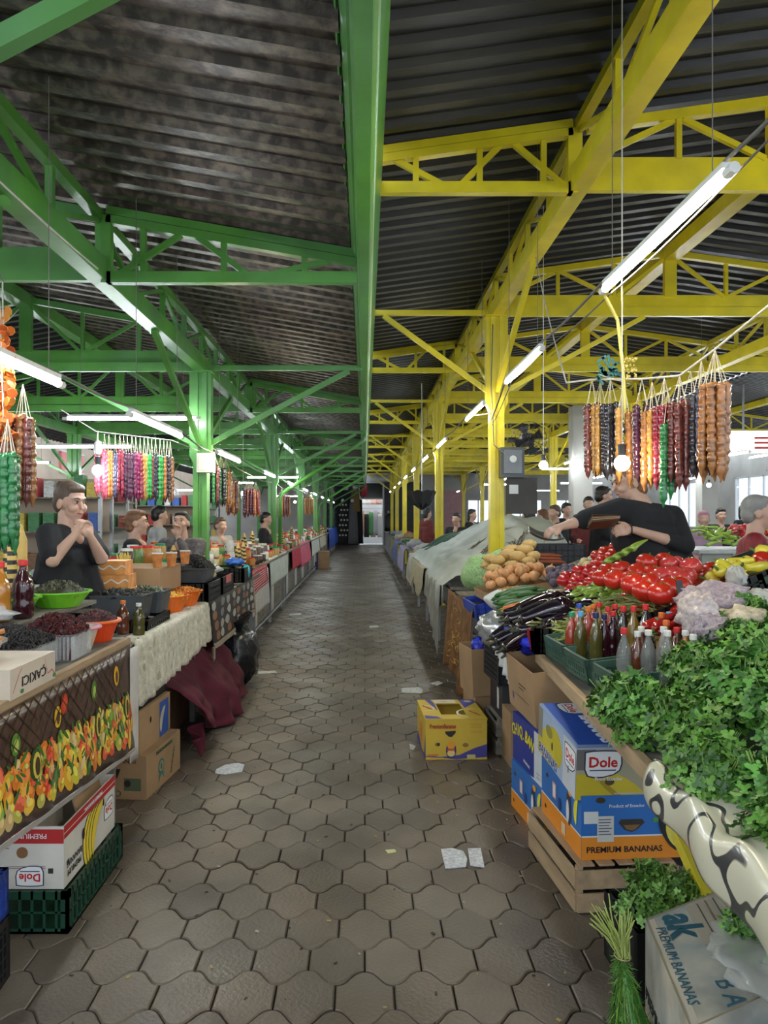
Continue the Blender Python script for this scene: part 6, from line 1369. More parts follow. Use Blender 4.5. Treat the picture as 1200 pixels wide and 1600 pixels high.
for k, (x, y, l) in enumerate(((6.6,13.0,'nearer'),(6.8,18.2,'farther'),(4.3,15.2,'middle'))):
    ct = empty('market_counter', (x,y,0), 'plain grey counter among the %s right-hand stalls' % l, 'counter'); MB().bb((x-1.1,y-.45,.12),(x+1.1,y-.42,.98)).build('front_panel', PLAST, ct); MB().bb((x-1.15,y-.5,.98),(x+1.15,y+.5,1.02)).build('top_board', GREYWOOD, ct)
    for i in range(12): j = i % 7; place_jar(x-1.0+.18*i, y+U(-.2,.2), 1.02, j, 1.9, '%s jar on the %s right-hand grey counter' % (JC[j][0],l), '%s jars on the %s right-hand grey counter' % (JC[j][0],l))
MB().bb((2.75,6.25,1.12),(3.35,6.75,1.15)).build('board_top', WHITEP, tb := empty('side_table', (3.05,6.5,0), 'small white side table behind the vendor in black', 'table'))
for x in (2.8,3.3):
    for y in (6.3,6.7): MB().bb((x-.015,y-.015,0),(x+.015,y+.015,1.12)).build('leg', STEEL, tb)
for k, (x, y, l) in enumerate(((4.55,16.2,'nearest'),(8.9,20.0,'second'),(9.8,15.0,'third'))):
    r = empty('concrete_pillar', (x,y,0), 'square grey concrete pillar in the right hall, %s of three' % l, 'pillar'); MB().bb((x-.2,y-.2,0),(x+.2,y+.2,3.9)).build('shaft', PLAST, r); MB().bb((x-.25,y-.25,0),(x+.25,y+.25,.12)).build('plinth', PLAST, r)
sg = empty('lit_sign', (7.3,14.0,3.0), 'white lit sign with red stripes high at the right edge', 'sign'); MB().bb((6.6,14.0,2.75),(8.4,14.08,3.15)).build('board', mat('lit_white_panel', (.9,.88,.85), .5, emis=1.2, var=0), sg)
mb = MB(); [mb.bb((7.1,13.985,2.82+.09*i),(8.4,13.998,2.86+.09*i)) for i in range(3)]; mb.build('red_stripes', mat('sign_red_stripe', (.6,.05,.04), .5), sg); MB().bb((6.9,14.02,3.15),(6.93,14.05,yz(6.9)+.0)).build('hanger', STEEL, sg); MB().bb((8.1,14.02,3.15),(8.13,14.05,yz(8.1)+.0)).build('hanger', STEEL, sg)
# clothes hanging at the far end
DR = [(519,787,850,(.04,.05,.11),'blue dotted'),(537,783,850,(.02,.02,.025),'black with big pale dots'),(552,783,850,(.13,.13,.14),'grey'),(519,770,800,(.05,.05,.07),'dark navy top'),(540,764,795,(.02,.02,.03),'black top'),(555,762,800,(.22,.14,.05),'dark with ochre lapels'),(560,778,850,(.012,.012,.015),'long black')]
Y = 40.8
for k, (px, y0, y1, c, l) in enumerate(DR):
    Yk = Y-.12*(k%3); p0, p1 = W(px,y0,Yk), W(px,y1-2,Yk); r = empty('dress', p0, '%s dress hanging left of the far doorway' % l if 'top' not in l else '%s on a white bust hanger left of the far doorway' % l, 'dress'); h = p0.z-max(.12,p1.z); w = .24
    mb = MB(); mb.col = c; mb.sheet(lambda u,v: (p0.x+(u-.5)*2*w*(.75+.35*v)+.0, Yk-.10*sin(pi*u)-.02*sin(u*20)*v, p0.z-.05-h*v+(.06*abs(2*u-1) if v < .05 else 0)*-1), 14, 10, .02, col=lambda u,v: c); mb.build('cloth', CLOTH, r, smooth=True)
    if 'dots' in l or 'dotted' in l:
        mb = MB(); mb.col = (.5,.48,.38) if 'big' in l else (.35,.4,.5); s = .055 if 'big' in l else .02
        for i in range(3):
            for j in range(7): mb.ball((p0.x-.16+.16*i+(.08 if j%2 else 0)-.04, Yk-.125, p0.z-.2-h*.85*j/7), (s,.006,s), 8, 4)
        mb.build('dots', PAINT, r, kind='stuff')
    MB().ball((p0.x,Yk-.05,p0.z+.02),(.15,.07,.12),12,8).build('white_bust', WHITEP, r, smooth=True); MB().tube([(p0.x,Yk-.03,p0.z+.1),(p0.x,Yk-.03,yz(.5) if p0.x > 0 else 3.6)], .01, 5).build('hanger_wire', STEEL, r)
mq = empty('mannequin', (.95,40.2,0), 'headless mannequin in a black dress right of the far doorway', 'mannequin'); q0 = W(607,800,40.2)
MB().lathe([(.20,.75),(.19,1.1),(.15,1.25),(.20,1.6),(.08,1.72)], 16, (q0.x,40.2,0), sy=.7).build('dress', BLACKP, mq, smooth=True); 
for s_ in (-1,1): MB().tube([(q0.x+s_*.08,40.2,.76),(q0.x+s_*.07,40.2,.4),(q0.x+s_*.06,40.2,.02)], [.065,.055,.035], 8).build('leg', mat('mannequin_plastic', (.5,.33,.25), .4), mq, smooth=True)
MB().lathe([(.05,1.70),(.05,1.85),(.03,1.88)], 12, (q0.x,40.2,0)).build('neck', mat('mannequin_plastic', (.5,.33,.25), .4), mq, smooth=True)
SHC = [(.5,.3,.2),(.6,.55,.5),(.02,.02,.02),(.55,.5,.45),(.1,.3,.12),(.6,.35,.3),(.5,.48,.5),(.4,.25,.2),(.62,.6,.6)]
for k in range(9):
    x = -.15+.125*k; z1 = 1.9-.1*(k%3); mb = MB(); c = SHC[k]; mb.sheet(lambda u,v: (x+(u-.5)*.2*(1+.3*v), 43.2+.15*(k%2)-.05*sin(pi*u), z1-1.3*v), 6, 6, .03, col=lambda u,v: c); mb.build('garment', CLOTH, None, smooth=True, label='%s garment on the rail inside the lit clothes shop, from the left' % ORD[k], cat='garment')
MB().tube([(-.9,43.2,2.02),(1.7,43.2,2.02)], .015, 6).build('clothes_rail', STEEL, None, label='steel clothes rail inside the lit shop', cat='rail')
for k in range(4):
    x = -.1+.3*k; z1 = 3.0; c = SHC[(k*2+1)%9]; mb = MB(); mb.sheet(lambda u,v: (x+(u-.5)*.3*(1+.2*v), 44.2-.04*sin(pi*u), z1-.75*v), 6, 5, .03, col=lambda u,v: c); mb.build('garment', CLOTH, None, smooth=True, label='%s short garment on the upper rail of the clothes shop, from the left' % ORD[k], cat='garment')
# ------------------------------------------------------------------ bottles and baskets on the nearest right counter
def by_cap(px, py, h):
    Y = 3.5
    for _ in range(60): X = (px-570)*Y/F; Y = .6*Y+.4*(EYE-(rs(X)+.006)-h)*F/(py-806)
    X = (px-570)*Y/F; return (X, Y, rs(X)+.006)
BL = [(893,956,.24,'red','green'),(907,955,.25,'olive','sky'),(931,957,.25,'olive','navy'),(905,943,.24,'red','blue'),(919,948,.23,'red','orange'),(928,944,.22,'red','orange'),(936,941,.23,'gold','red'),(950,948,.23,'red','red'),(944,960,.22,'dark','navy'),(961,944,.23,'black','red'),(974,947,.25,'black','red'),(990,947,.24,'gold','red'),(1009,944,.25,'black','red'),(958,955,.22,'dark','red'),(1028,965,.2,'black','green'),
 (975,981,.25,'clear','red'),(996,986,.22,'brown','white'),(1013,984,.22,'clear','white'),(1002,979,.22,'brown','white'),(1043,985,.22,'clear','white'),(1037,979,.22,'clear','white'),(1034,957,.22,'amber','orange'),(1041,969,.22,'amber','orange'),(1058,980,.20,'brown','red'),(1071,985,.2,'amber','white'),(1083,991,.2,'clear','white'),(1046,956,.2,'amber','sky')]
LNAME = {'red':'red sauce','olive':'green sauce','gold':'golden oil','dark':'dark red juice','black':'black syrup','clear':'clear vinegar','brown':'brown syrup','amber':'amber syrup'}
seen = {}
for (px, py, h, l, c) in BL:
    key = (l, c); seen[key] = seen.get(key, 0)+1; tot = sum(1 for b in BL if (b[3],b[4]) == key)
    lab = '%s bottle with a %s cap' % (LNAME[l], {'sky':'light blue','navy':'navy blue'}.get(c,c))
    lab += (' on the nearest right counter' if tot == 1 else ', %s from the left in the right-hand bottle group' % ['first','second','third','fourth','fifth'][seen[key]-1])
    bottle('sauce_bottle', h, .031, LQ[l], CP[c], by_cap(px,py,h), lab)
for k, (x, y, w, d, h, l) in enumerate(((1.09,3.88,.26,.34,.11,'farthest of three'),(1.09,3.50,.26,.34,.11,'middle of three'),(1.13,3.13,.30,.32,.10,'nearest of three'))):
    crate(T4((x,y,rs(x)-.03),0,-.12,.04), w, d, h, mat('sea_green_plastic', (.06,.13,.10), .35), 'sea-green lattice basket round the bottles, %s' % l, (9,3))
# ------------------------------------------------------------------ parsley
LEAF = mat('parsley_leaf', rough=.42, attr=True, var=.2, vs=20)
def leafy(name, R_, H, n, cols, seed, leaf=.02, stems=30, lean=.0):
    rnd = random.Random(seed); r = empty(name); mb = MB()
    for i in range(n):
        a = rnd.uniform(0,2*pi); q = sqrt(rnd.random()); el = rnd.uniform(.55,1.0)
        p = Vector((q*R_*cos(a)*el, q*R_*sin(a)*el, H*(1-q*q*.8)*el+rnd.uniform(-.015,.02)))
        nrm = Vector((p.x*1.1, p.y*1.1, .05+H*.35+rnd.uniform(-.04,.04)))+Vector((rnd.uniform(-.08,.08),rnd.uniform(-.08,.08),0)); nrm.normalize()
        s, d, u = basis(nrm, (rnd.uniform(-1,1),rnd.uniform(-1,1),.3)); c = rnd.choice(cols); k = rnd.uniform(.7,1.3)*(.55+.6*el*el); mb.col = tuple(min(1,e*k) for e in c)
        for j in (-1,0,1):                       # a sprig of three lobed leaflets
            L_ = leaf*rnd.uniform(.8,1.25)*(1.15 if j == 0 else .9); an = j*1.0+rnd.uniform(-.15,.15); t = (s*sin(an)+u*cos(an)); w = (s*cos(an)-u*sin(an)); o = p+t*leaf*.25; up = nrm*L_
            mb.add([o, o+t*L_*.45-w*L_*.55+up*.05, o+t*L_*.75-w*L_*.28+up*.0, o+t*L_*1.15-w*L_*.3+up*.12, o+t*L_*1.35+up*.18, o+t*L_*1.15+w*L_*.3+up*.12, o+t*L_*.75+w*L_*.28, o+t*L_*.45+w*L_*.55+up*.05], [(0,1,2,6,7),(2,3,4,5,6)])
    mb.build('leaves', LEAF, r, kind='stuff')
    mb = MB(); 
    for i in range(stems):
        a = rnd.uniform(0,2*pi); q = sqrt(rnd.random())*R_*.8; k = rnd.uniform(.6,1.1); mb.tube([(rnd.uniform(-.012,.012)+lean*.3,rnd.uniform(-.012,.012),0),(q*cos(a)*.6,q*sin(a)*.6,H*.45),(q*cos(a),q*sin(a),H*.85)], .0016, 4)
    mb.build('stalks', mat('herb_stalk', (.22,.36,.08), .5), r, kind='stuff'); return r
PG = [(.06,.17,.022),(.09,.23,.03),(.035,.11,.018),(.14,.30,.05)]
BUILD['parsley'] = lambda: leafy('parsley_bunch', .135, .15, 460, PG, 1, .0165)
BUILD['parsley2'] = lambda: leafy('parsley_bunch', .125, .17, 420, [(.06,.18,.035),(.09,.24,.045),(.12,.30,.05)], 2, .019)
BUILD['coriander'] = lambda: leafy('coriander_bunch', .11, .12, 300, [(.13,.28,.05),(.17,.34,.07),(.10,.22,.04)], 3, .015)
for k in ('parsley','parsley2','coriander'): CATS[k] = 'herb'
random.seed(77)
PBASE = []
spots = []
for y in [1.62+.19*i for i in range(8)]:
    for x in [.93+.20*j for j in range(6)]:
        yy = y+U(-.04,.04); xx = x+.03*(int(y*10)%2)+U(-.03,.03)
        if yy > 2.95 and xx < 1.35: continue
        if (xx-.0)*F/yy+570 > 1290: continue
        if xx < .93+.02 and yy > 2.75: continue
        spots.append((xx,yy))
for n_, (x, y) in enumerate(spots):
    kind = ('parsley','parsley2')[(n_*7)%2] if y < 2.6 or x > 1.2 else 'parsley'
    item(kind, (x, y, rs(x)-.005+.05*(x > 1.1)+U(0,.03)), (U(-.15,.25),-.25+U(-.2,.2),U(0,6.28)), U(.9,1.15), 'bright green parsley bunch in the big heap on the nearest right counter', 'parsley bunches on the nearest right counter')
for k, (px, py, Y) in enumerate(((1178,1010,2.9),(1130,1035,2.85),(1195,1060,2.6),(1100,1075,2.7),(1160,1120,2.3),(1030,1110,2.55),(1190,985,3.0))):
    item('parsley', W(px,py,Y)-Vector((0,0,.09)), (.35,-.3,k*1.1), 1.15, 'parsley bunch on top of the big heap on the nearest right counter', 'parsley bunches on top of the heap')
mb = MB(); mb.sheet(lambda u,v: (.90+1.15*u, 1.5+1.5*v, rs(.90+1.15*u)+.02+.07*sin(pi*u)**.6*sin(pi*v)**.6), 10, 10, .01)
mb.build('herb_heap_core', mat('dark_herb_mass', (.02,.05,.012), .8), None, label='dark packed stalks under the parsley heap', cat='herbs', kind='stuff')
# marbled oilcloth rolled over the counter edge
MARB = mat('marbled_oilcloth', (.66,.62,.47), .3, coat=.4, var=.05)
nt = MARB.node_tree; N = nt.nodes; L = nt.links; b = N['Principled BSDF']
tc = N.new('ShaderNodeTexCoord'); wv = N.new('ShaderNodeTexWave'); wv.inputs['Scale'].default_value = 5.5; wv.inputs['Distortion'].default_value = 11; wv.inputs['Detail'].default_value = 1.0; wv.inputs['Detail Scale'].default_value = 1.4
L.new(tc.outputs['Object'], wv.inputs['Vector']); rp_ = N.new('ShaderNodeValToRGB'); E = rp_.color_ramp.elements; E[0].position = .10; E[0].color = (.04,.045,.05,1); E[1].position = .17; E[1].color = (.66,.62,.47,1)
L.new(wv.outputs['Color'], rp_.inputs[0]); L.new(rp_.outputs[0], b.inputs['Base Color'])
def mcl(u, v):
    y = 1.28+.92*u; xe = .80+.05*(y-1.565); w = .012*sin(u*21)
    if v < .45: return Vector((xe+.20*(1-v/.45)+.0, y, .895+w+.02*sin(v*9)))
    t = (v-.45)/.55; a = t*2.3
    return Vector((xe-.035*sin(a)-.012*sin(u*15)*t, y-.02*t, .895+w*(1-t)-.05*(1-cos(a))*.9-.03*t-.05*t*(1-u)))
MB().sheet(mcl, 60, 20, .006).build('marbled_oilcloth', MARB, None, smooth=True, label='cream oilcloth with black marbled swirls rolled over the nearest right counter edge', cat='tablecloth')
# ------------------------------------------------------------------ greens and worn carton at the bottom right
A, Bq, C = Vector((.80,2.19,.45)), Vector((1.22,2.33,.52)), Vector((.73,1.72,.45)); ux, uy = Bq-A, A-C
ak = empty('cardboard_box', (.98,2.0,.0), 'worn pale banana carton lying on its side with green printing, bottom right corner', 'box')
AKM = mat('worn_pale_carton', (.42,.38,.30), .7, var=.35, vs=7, second=(.30,.32,.31), ss=5, bump=.3, bs=12)
Ta = Matrix((ux, uy, Vector((0,0,1)))).transposed().to_4x4(); Ta.translation = C
for nm, a, b in (('top_panel',(0,0,-.012),(1,1,0)),('side_panel',(0,0,-.40),(.012,1,-.012)),('side_panel',(.985,0,-.40),(1,1,-.012)),('side_panel',(.012,.985,-.40),(.985,1,-.012)),('side_panel',(.012,0,-.40),(.985,.015,-.012))): MB(Ta).bb(a,b).build(nm, AKM, ak)
def aff(u0, v0, u1, v1, e=.001): return [tuple(C+ux*a+uy*b+Vector((0,0,e))) for a, b in ((u0,v0),(u1,v0),(u1,v1),(u0,v1))]
mb = MB()
for c, q in (((.30,.24,.15),(0,0,1,.012)),((.30,.24,.15),(0,0,.012,1)),((.30,.24,.15),(0,.985,1,1)),((.55,.47,.36),(.02,.03,.06,.97)),((.42,.36,.28),(.30,.55,.50,.95)),((.08,.09,.11),(.385,.55,.395,.95)),((.08,.09,.11),(.51,.50,.52,.95)),((.5,.45,.36),(.44,.55,.46,.95)),((.5,.45,.36),(.55,.55,.57,.95))): mb.col = c; mb.poly(aff(*q))
mb.build('wear_and_print', PAINT, ak)
INKT = mat('dark_teal_ink', (.03,.10,.14), .5)
Fk = frame(C+ux*.22+uy*.80+Vector((0,0,.0015)), -uy, ux)
text('ak', .13, Fk, INKT, ak, bold=.004); Fk2 = frame(C+ux*.07+uy*.50+Vector((0,0,.0015)), -uy, ux); text('PREMIUM BANANAS', .038, Fk2, INKT, ak); 
Fk3 = frame(C+ux*.30+uy*.12+Vector((0,0,.0015)), -uy, ux); text('B A', .07, Fk3, INKT, ak)
mb = MB(); mb.col = (.05,.25,.25); sc0 = C+ux*.86+uy*.80+Vector((0,0,.002)); ex, ey = ux.normalized(), uy.normalized()
mb.add([sc0+ex*(.045 if i%2==0 else .016)*cos(i*pi/5)+ey*(.045 if i%2==0 else .016)*sin(i*pi/5) for i in range(10)], [tuple(range(10))])
mb.build('printed_star', PAINT, ak)
Fs = frame(C+uy*.5+Vector((-.0015,0,-.2)), (A-C)*-1, (0,0,1)); text('PREMIUM BANANAS', .05, Fs, INKB, ak)
lump((1.02,1.86,.49), (.17,.20,.03), mat('thin_clear_film', (.70,.70,.66), .12, alpha=.45, bump=.6, bs=15), 'thin clear plastic bag lying on the worn pale carton', 'plastic_bag', 'bag', 61, .35, 28, 3, flat=False)
item('parsley', (.99,1.98,.485), (.4,-.2,1.0), .72, 'parsley bunch in clear film on the worn pale carton, upper one', 'parsley on the worn carton a'); COL.objects[-1]
item('parsley2', (1.05,1.86,.485), (.5,-.2,2.0), .72, 'parsley bunch in clear film on the worn pale carton, lower one', 'parsley on the worn carton b')
crate(T4((1.05,2.66,0),0,0,.05), .34, .30, .24, BLACKP, 'black crate on the floor holding coriander beside the wooden crate', (8,3), solid=True)
for k, (x, y, z) in enumerate(((.97,2.62,.245),(1.08,2.66,.255),(1.0,2.72,.25),(1.12,2.60,.25),(1.04,2.55,.24))): item('coriander', (x,y,z), (U(-.3,.3),-.3,k*1.3), 1.0, 'light green coriander bunch in the black crate beside the wooden crate', 'coriander bunches beside the wooden crate')
# green onion and dill bunch leaning on the worn carton
on = empty('green_onion_bunch', (.70,2.05,.12), 'bunch of dill and green onions, pale stems up, leaning on the worn carton', 'herb')
rnd = random.Random(9); kn = Vector((.715,2.13,.38)); mb = MB()
for i in range(46):
    t0 = kn+Vector((rnd.uniform(-.015,.015),rnd.uniform(-.02,.02),0)); e = kn+Vector((rnd.uniform(-.10,.03),rnd.uniform(-.05,.05),rnd.uniform(.07,.15))); mb.tube([t0,(t0+e)/2+Vector((0,0,.01)),e], [.0022,.002,.0015], 4)
mb.build('stems', mat('pale_green_stem', (.42,.50,.14), .5), on, kind='stuff'); mb = MB(); mb.col = (1,1,1)
for i in range(420):
    a = rnd.uniform(-.6,1.3); q = rnd.uniform(.0,1); e = kn+Vector((-.01+a*.11*q+rnd.uniform(-.01,.01), rnd.uniform(-.06,.05)*q-.05*q, -.36*q)); s_ = kn+(e-kn)*.55; c = rnd.choice(PG); mb.col = tuple(x*rnd.uniform(.8,1.4) for x in c)
    mb.tube([kn+(s_-kn)*rnd.uniform(.2,1), (s_+e)/2, e+Vector((rnd.uniform(-.025,.025),rnd.uniform(-.02,.02),-.01))], [.0014,.0022,.0012], 3, cap=False)
    d = Vector((rnd.uniform(-.02,.02),rnd.uniform(-.02,.02),rnd.uniform(-.02,.005))); mb.tube([e,e+d], [.001,.0005], 3, cap=False); mb.tube([s_,s_+d*1.5], [.001,.0005], 3, cap=False)
mb.build('fronds', LEAF, on, kind='stuff'); MB().tube([kn+Vector((.022*cos(a),.026*sin(a),0)) for a in [i*pi/6 for i in range(13)]], .002, 4).build('tie', WOOD, on)
# ------------------------------------------------------------------ scraps on the floor
PAPW = mat('trodden_white_paper', (.55,.57,.60), .8, var=.3, vs=60)
def scrap(pts, label, m=PAPW, name='paper_scrap', cat='litter', h=.004):
    P = [W(px,py,(EYE-.004)*F/(py-806)) for px, py in pts]; P = [Vector((p.x,p.y,.001)) for p in P]
    return MB().prism(P, (0,0,h)).build(name, m, None, label=label, cat=cat)
scrap([(689,1327),(706,1325),(724,1330),(730,1342),(728,1354),(696,1357)],'torn white paper trodden flat in the aisle, left piece')
scrap([(731,1326),(751,1325),(757,1355),(735,1352),(733,1340)],'torn white paper trodden flat in the aisle, right piece')
scrap([(352,1195),(372,1192),(382,1195),(378,1206),(352,1210),(336,1208),(338,1202)],'crumpled white paper on the floor near the maroon cloth')
scrap([(627,1075),(655,1074),(661,1078),(659,1083),(628,1082)],'white paper slip behind the yellow banana carton'); scrap([(672,1068),(685,1064),(692,1067),(684,1071)],'small white paper slip beyond the yellow banana carton')
scrap([(403,1049),(430,1048),(433,1051),(404,1053)],'thin white paper strip beside the black rubbish bag'); scrap([(452,959),(470,958),(471,961),(452,962)],'white paper strip midway down the aisle on the left')
scrap([(602,1328),(617,1327),(619,1331),(606,1333)],'small pale yellow leaf scrap in the aisle', mat('yellow_scrap',(.6,.6,.3),.7)); scrap([(577,978),(590,977),(592,980),(578,981)],'white paper slip in the middle of the aisle')
scrap([(640,1162),(650,1166),(646,1171),(641,1170)],'small white scrap at the corner of the yellow banana carton')
rn = random.Random(44); mb = MB()
for i in range(150):
    y = 2.3+rn.random()**1.6*7; x = rn.uniform(-1.1,.8); s_ = rn.uniform(.003,.009); mb.col = rn.choice([(.03,.025,.02),(.03,.025,.02),(.35,.28,.08),(.4,.38,.3)]); mb.box((x,y,.003),(s_*2,s_,.003),RZ(rn.uniform(0,3)))
mb.build('floor_specks', PAINT, None, label='tiny dark and yellow specks of litter scattered on the aisle pavers', cat='litter', kind='stuff', origin=(0,0,0))
# ------------------------------------------------------------------ hanging sweets (nuts dipped in grape must)
CK = {'caramel':(.30,.12,.035),'gold':(.42,.21,.045),'black':(.025,.022,.03),'purple':(.06,.012,.035),'crimson':(.20,.012,.03),'green':(.015,.15,.04),'maroon':(.13,.03,.025),'rosy':(.45,.07,.11),'orange':(.45,.15,.03),'brightgreen':(.03,.30,.05),'navy':(.05,.05,.10),'magenta':(.20,.012,.07)}
STR = {}
def strand(col, parent, x, y, s=1, lp=.36, fan=.125):
    if col not in STR:
        rn = random.Random(sum(map(ord,col))); pts = []; rr = []; n = 34
        for i in range(n+1):
            t = i/n; pts.append((rn.uniform(-.0015,.0015), rn.uniform(-.0015,.0015), -lp*t)); rr.append((.0168+.0026*sin(i*1.9)+rn.uniform(-.0012,.0012))*(1 if t < .86 else max(.08,1-.92*((t-.86)/.14)**1.1)) * (1 if i else .4))
        a = MB(); a.tube(pts, rr, 10); k = int(.87*n)*10
        for f_i, f in enumerate(a.f):
            if min(f) >= k and len(f) == 4: a.m[f_i] = 1
        a = a.mesh('strand', [mat('glazed_'+col, CK[col], .18, var=.3, vs=40, coat=.6), mat('glazed_tip_'+col, tuple(min(1,c*1.25+.02) for c in CK[col]), .25)])
        for p_ in a.polygons: p_.use_smooth = True
        b = MB().tube([(0,0,0),(0,0,-1)], [.0012,.0018], 5).mesh('thread', mat('pale_thread', (.62,.55,.42), .7)); STR[col] = (a, b)
    o = bpy.data.objects.new('strand', STR[col][0]); COL.objects.link(o); o.parent = parent; dz = U(-.012,.012); o.location = (x,y,-fan*s+dz); o.rotation_euler = (U(-.02,.02),U(-.02,.02),U(0,6.28)); o.scale = (s,s,s)
    v = Vector((x,y,-fan*s+dz)); q = Vector((0,0,-1)).rotation_difference(v.normalized()); t = bpy.data.objects.new('thread', STR[col][1]); COL.objects.link(t); t.parent = parent; t.rotation_euler = q.to_euler(); t.scale = (1,1,v.length)
def bunch(loc, n, cols, label, spread=.045, s=1.0, group=None):
    r = empty('hanging_sweets', loc, label, 'sweets', group)
    for i in range(n):
        a = 2*pi*i/n+.4; q = spread*s*(.66 if n > 2 else .36)*max(1,n/5.5)
        strand(cols[i % len(cols)], r, q*cos(a), q*sin(a)*.8, s*U(.96,1.05))
    if n > 4: strand(cols[0], r, 0, -.005, s)
    return r
RB = [(925,593,3.88,4,['maroon','purple'],'dusky maroon'),(938,596,3.85,5,['gold'],'golden'),(954,592,3.78,5,['black'],'black'),(975,600,3.70,4,['gold','caramel'],'golden-brown, above the bulb,'),(1003,592,3.62,4,['purple'],'dark purple'),(1019,597,3.52,5,['caramel','gold'],'amber and caramel'),(1038,590,3.45,5,['crimson'],'crimson'),(1043,612,3.38,2,['green'],'green'),(1062,587,3.36,5,['maroon'],'reddish-brown'),(1079,580,3.42,3,['maroon','crimson'],'red and brown, half hidden,'),(1096,564,3.30,5,['black','navy'],'blue-black'),(1117,546,3.18,7,['caramel'],'thick caramel')]
for (px, py, Y, n, c, l) in RB: bunch(W(px,py,Y), n, c, '%s strings of dipped nuts hanging in a bunch at the right' % l if ',' not in l else '%s bunch of dipped nuts hanging at the right' % l.strip(','), .05, 1.0 if px < 1100 else 1.1)
cw = mat('white_cord', (.55,.53,.48), .6)
def cord(pts, r, label, name='cord', m=None, cat='cord', sag=0, n=10):
    P = [Vector(p) for p in pts]; out = []
    for i in range(len(P)-1):
        for k in range(n): t = k/n; q = P[i].lerp(P[i+1],t); q.z -= sag*4*t*(1-t)*(P[i+1]-P[i]).length; out.append(q)
    out.append(P[-1]); return MB().tube(out, r, 6).build(name, m or cw, None, smooth=True, label=label, cat=cat)
cord([W(885,598,3.95),W(925,593,3.88),W(1003,592,3.62),W(1062,587,3.36),W(1117,546,3.18),W(1200,465,2.9)+Vector((.1,0,.05))], .005, 'pale cord carrying the hanging sweets above the right counter')
cord([W(885,598,3.95),(XY,6.0,ZY)], .004, 'pale cord from the hanging sweets up to the yellow beam', sag=.02)
cord([(1.12,3.62,2.66),W(965,500,3.7),W(974,580,3.7),W(977,655,3.7)], .009, 'yellow dried stalk arching down from the near tube lamp', 'dried_stalk', mat('dried_yellow_stalk', (.62,.55,.16), .7), 'stalk')
pd = empty('dried_plant', W(985,570,3.7), 'dried plant with yellow seed heads and teal tags tied above the right sweets', 'plant'); mb = MB(); rn = random.Random(4)
for i in range(46): p = W(984+rn.uniform(-9,11),572+rn.uniform(-14,18),3.7+rn.uniform(-.04,.04)); mb.ball(p, rn.uniform(.004,.008), 6, 4)
mb.build('seed_heads', mat('yellow_seed_heads', (.62,.50,.14), .7), pd, kind='stuff'); mb = MB()
for i in range(26): p = W(940+rn.uniform(-8,26),578+rn.uniform(-12,14),3.8); d = Vector((rn.uniform(-.05,.05),0,rn.uniform(-.05,.05))); mb.bar(p,p+d,.004,.012)
mb.build('tags', mat('teal_ribbon', (.03,.16,.17), .6), pd, kind='stuff'); cord([W(935,585,3.8),W(984,600,3.7)], .002, 'thin thread tying the teal tags above the right sweets')
# left sweets
LB = [(152,'rosy'),(163,'rosy'),(170,'orange'),(180,'navy'),(187,'crimson'),(193,'purple'),(199,'purple'),(206,'purple'),(212,'magenta'),(219,'crimson'),(225,'gold'),(231,'brightgreen'),(237,'maroon'),(243,'black'),(250,'brightgreen'),(256,'orange'),(261,'black'),(266,'caramel')]
for k, (px, c) in enumerate(LB):
    Y = 4.95+.35*k/17; bunch(W(px,677+k*.7,Y), 3 if k%3 else 2, [c], '%s dipped-nut strings in the left row, %s from the woman' % (c.replace('brightgreen','bright green'), ['first','second','third','fourth','fifth','sixth','seventh','eighth','ninth','tenth','eleventh','twelfth','thirteenth','fourteenth','fifteenth','sixteenth','seventeenth','eighteenth'][k]), .022, .86)
cord([W(95,640,4.4),W(150,674,4.95),W(268,688,5.3),(XG,7.73,2.25)], .003, 'thin white line carrying the left row of hanging sweets')
for (px, py, Y, n, c, l) in ((5,640,3.0,5,['maroon','crimson'],'brownish red'),(36,600,3.05,6,['caramel','maroon'],'caramel brown'),(12,655,2.9,6,['green'],'dark green')): bunch(W(px,py,Y), n, c, '%s bunch of dipped nuts hanging at the left edge' % l, .04, 1.0)
gar = empty('fruit_garland', W(6,480,3.0), 'garland of orange dried fruit slices hanging at the left edge', 'garland'); mb = MB(); rn = random.Random(2)
for i in range(150):
    t = rn.random(); p = W(4+rn.uniform(-22,20)*(.5+t*.5), 485+t*205, 3.0+rn.uniform(-.04,.04)); R = Euler((rn.uniform(0,3),rn.uniform(0,3),0)).to_matrix(); mb.col = rn.choice([(.72,.20,.03),(.75,.30,.05),(.65,.14,.03)]); mb.lathe([(.019,-.003),(.021,0),(.019,.003)], 8, p, R)
mb.build('slices', mat('dried_orange_slices', rough=.3, attr=True, var=.2), gar, kind='stuff'); MB().tube([W(4,440,3.0),W(6,700,3.0)], .003, 5).build('string', cw, gar)
cord([W(6,440,3.0),(-1.66,2.9,3.06)], .003, 'twisted wire holding the orange garland to the green beam', m=CABLE); cord([W(0,470,3.0),W(5,655,2.9)], .002, 'thin thread beside the orange garland'); cord([(-1.60,2.0,3.10),(-1.60,4.6,3.08)], .006, 'pale cable tied along the near green beam', sag=.01)
for k, (px, py, Y, n, c) in enumerate(((335,708,8.3,6,['black','green','maroon']),(345,712,8.6,6,['green','black']),(353,716,9.0,6,['gold','orange']),(363,735,9.8,8,['orange','maroon']),(389,750,11.6,9,['maroon','purple']),(400,752,12.3,6,['orange','crimson']),(440,762,14.8,7,['maroon','caramel']),(448,764,15.6,7,['caramel','maroon']),(480,768,19,7,['gold','caramel']),(486,770,20.5,7,['orange','gold']))):
    bunch(W(px,py,Y), n, c, 'bunch of dipped nuts over the farther left stalls, %s from the camera' % ORD[k], .06, 1.15)
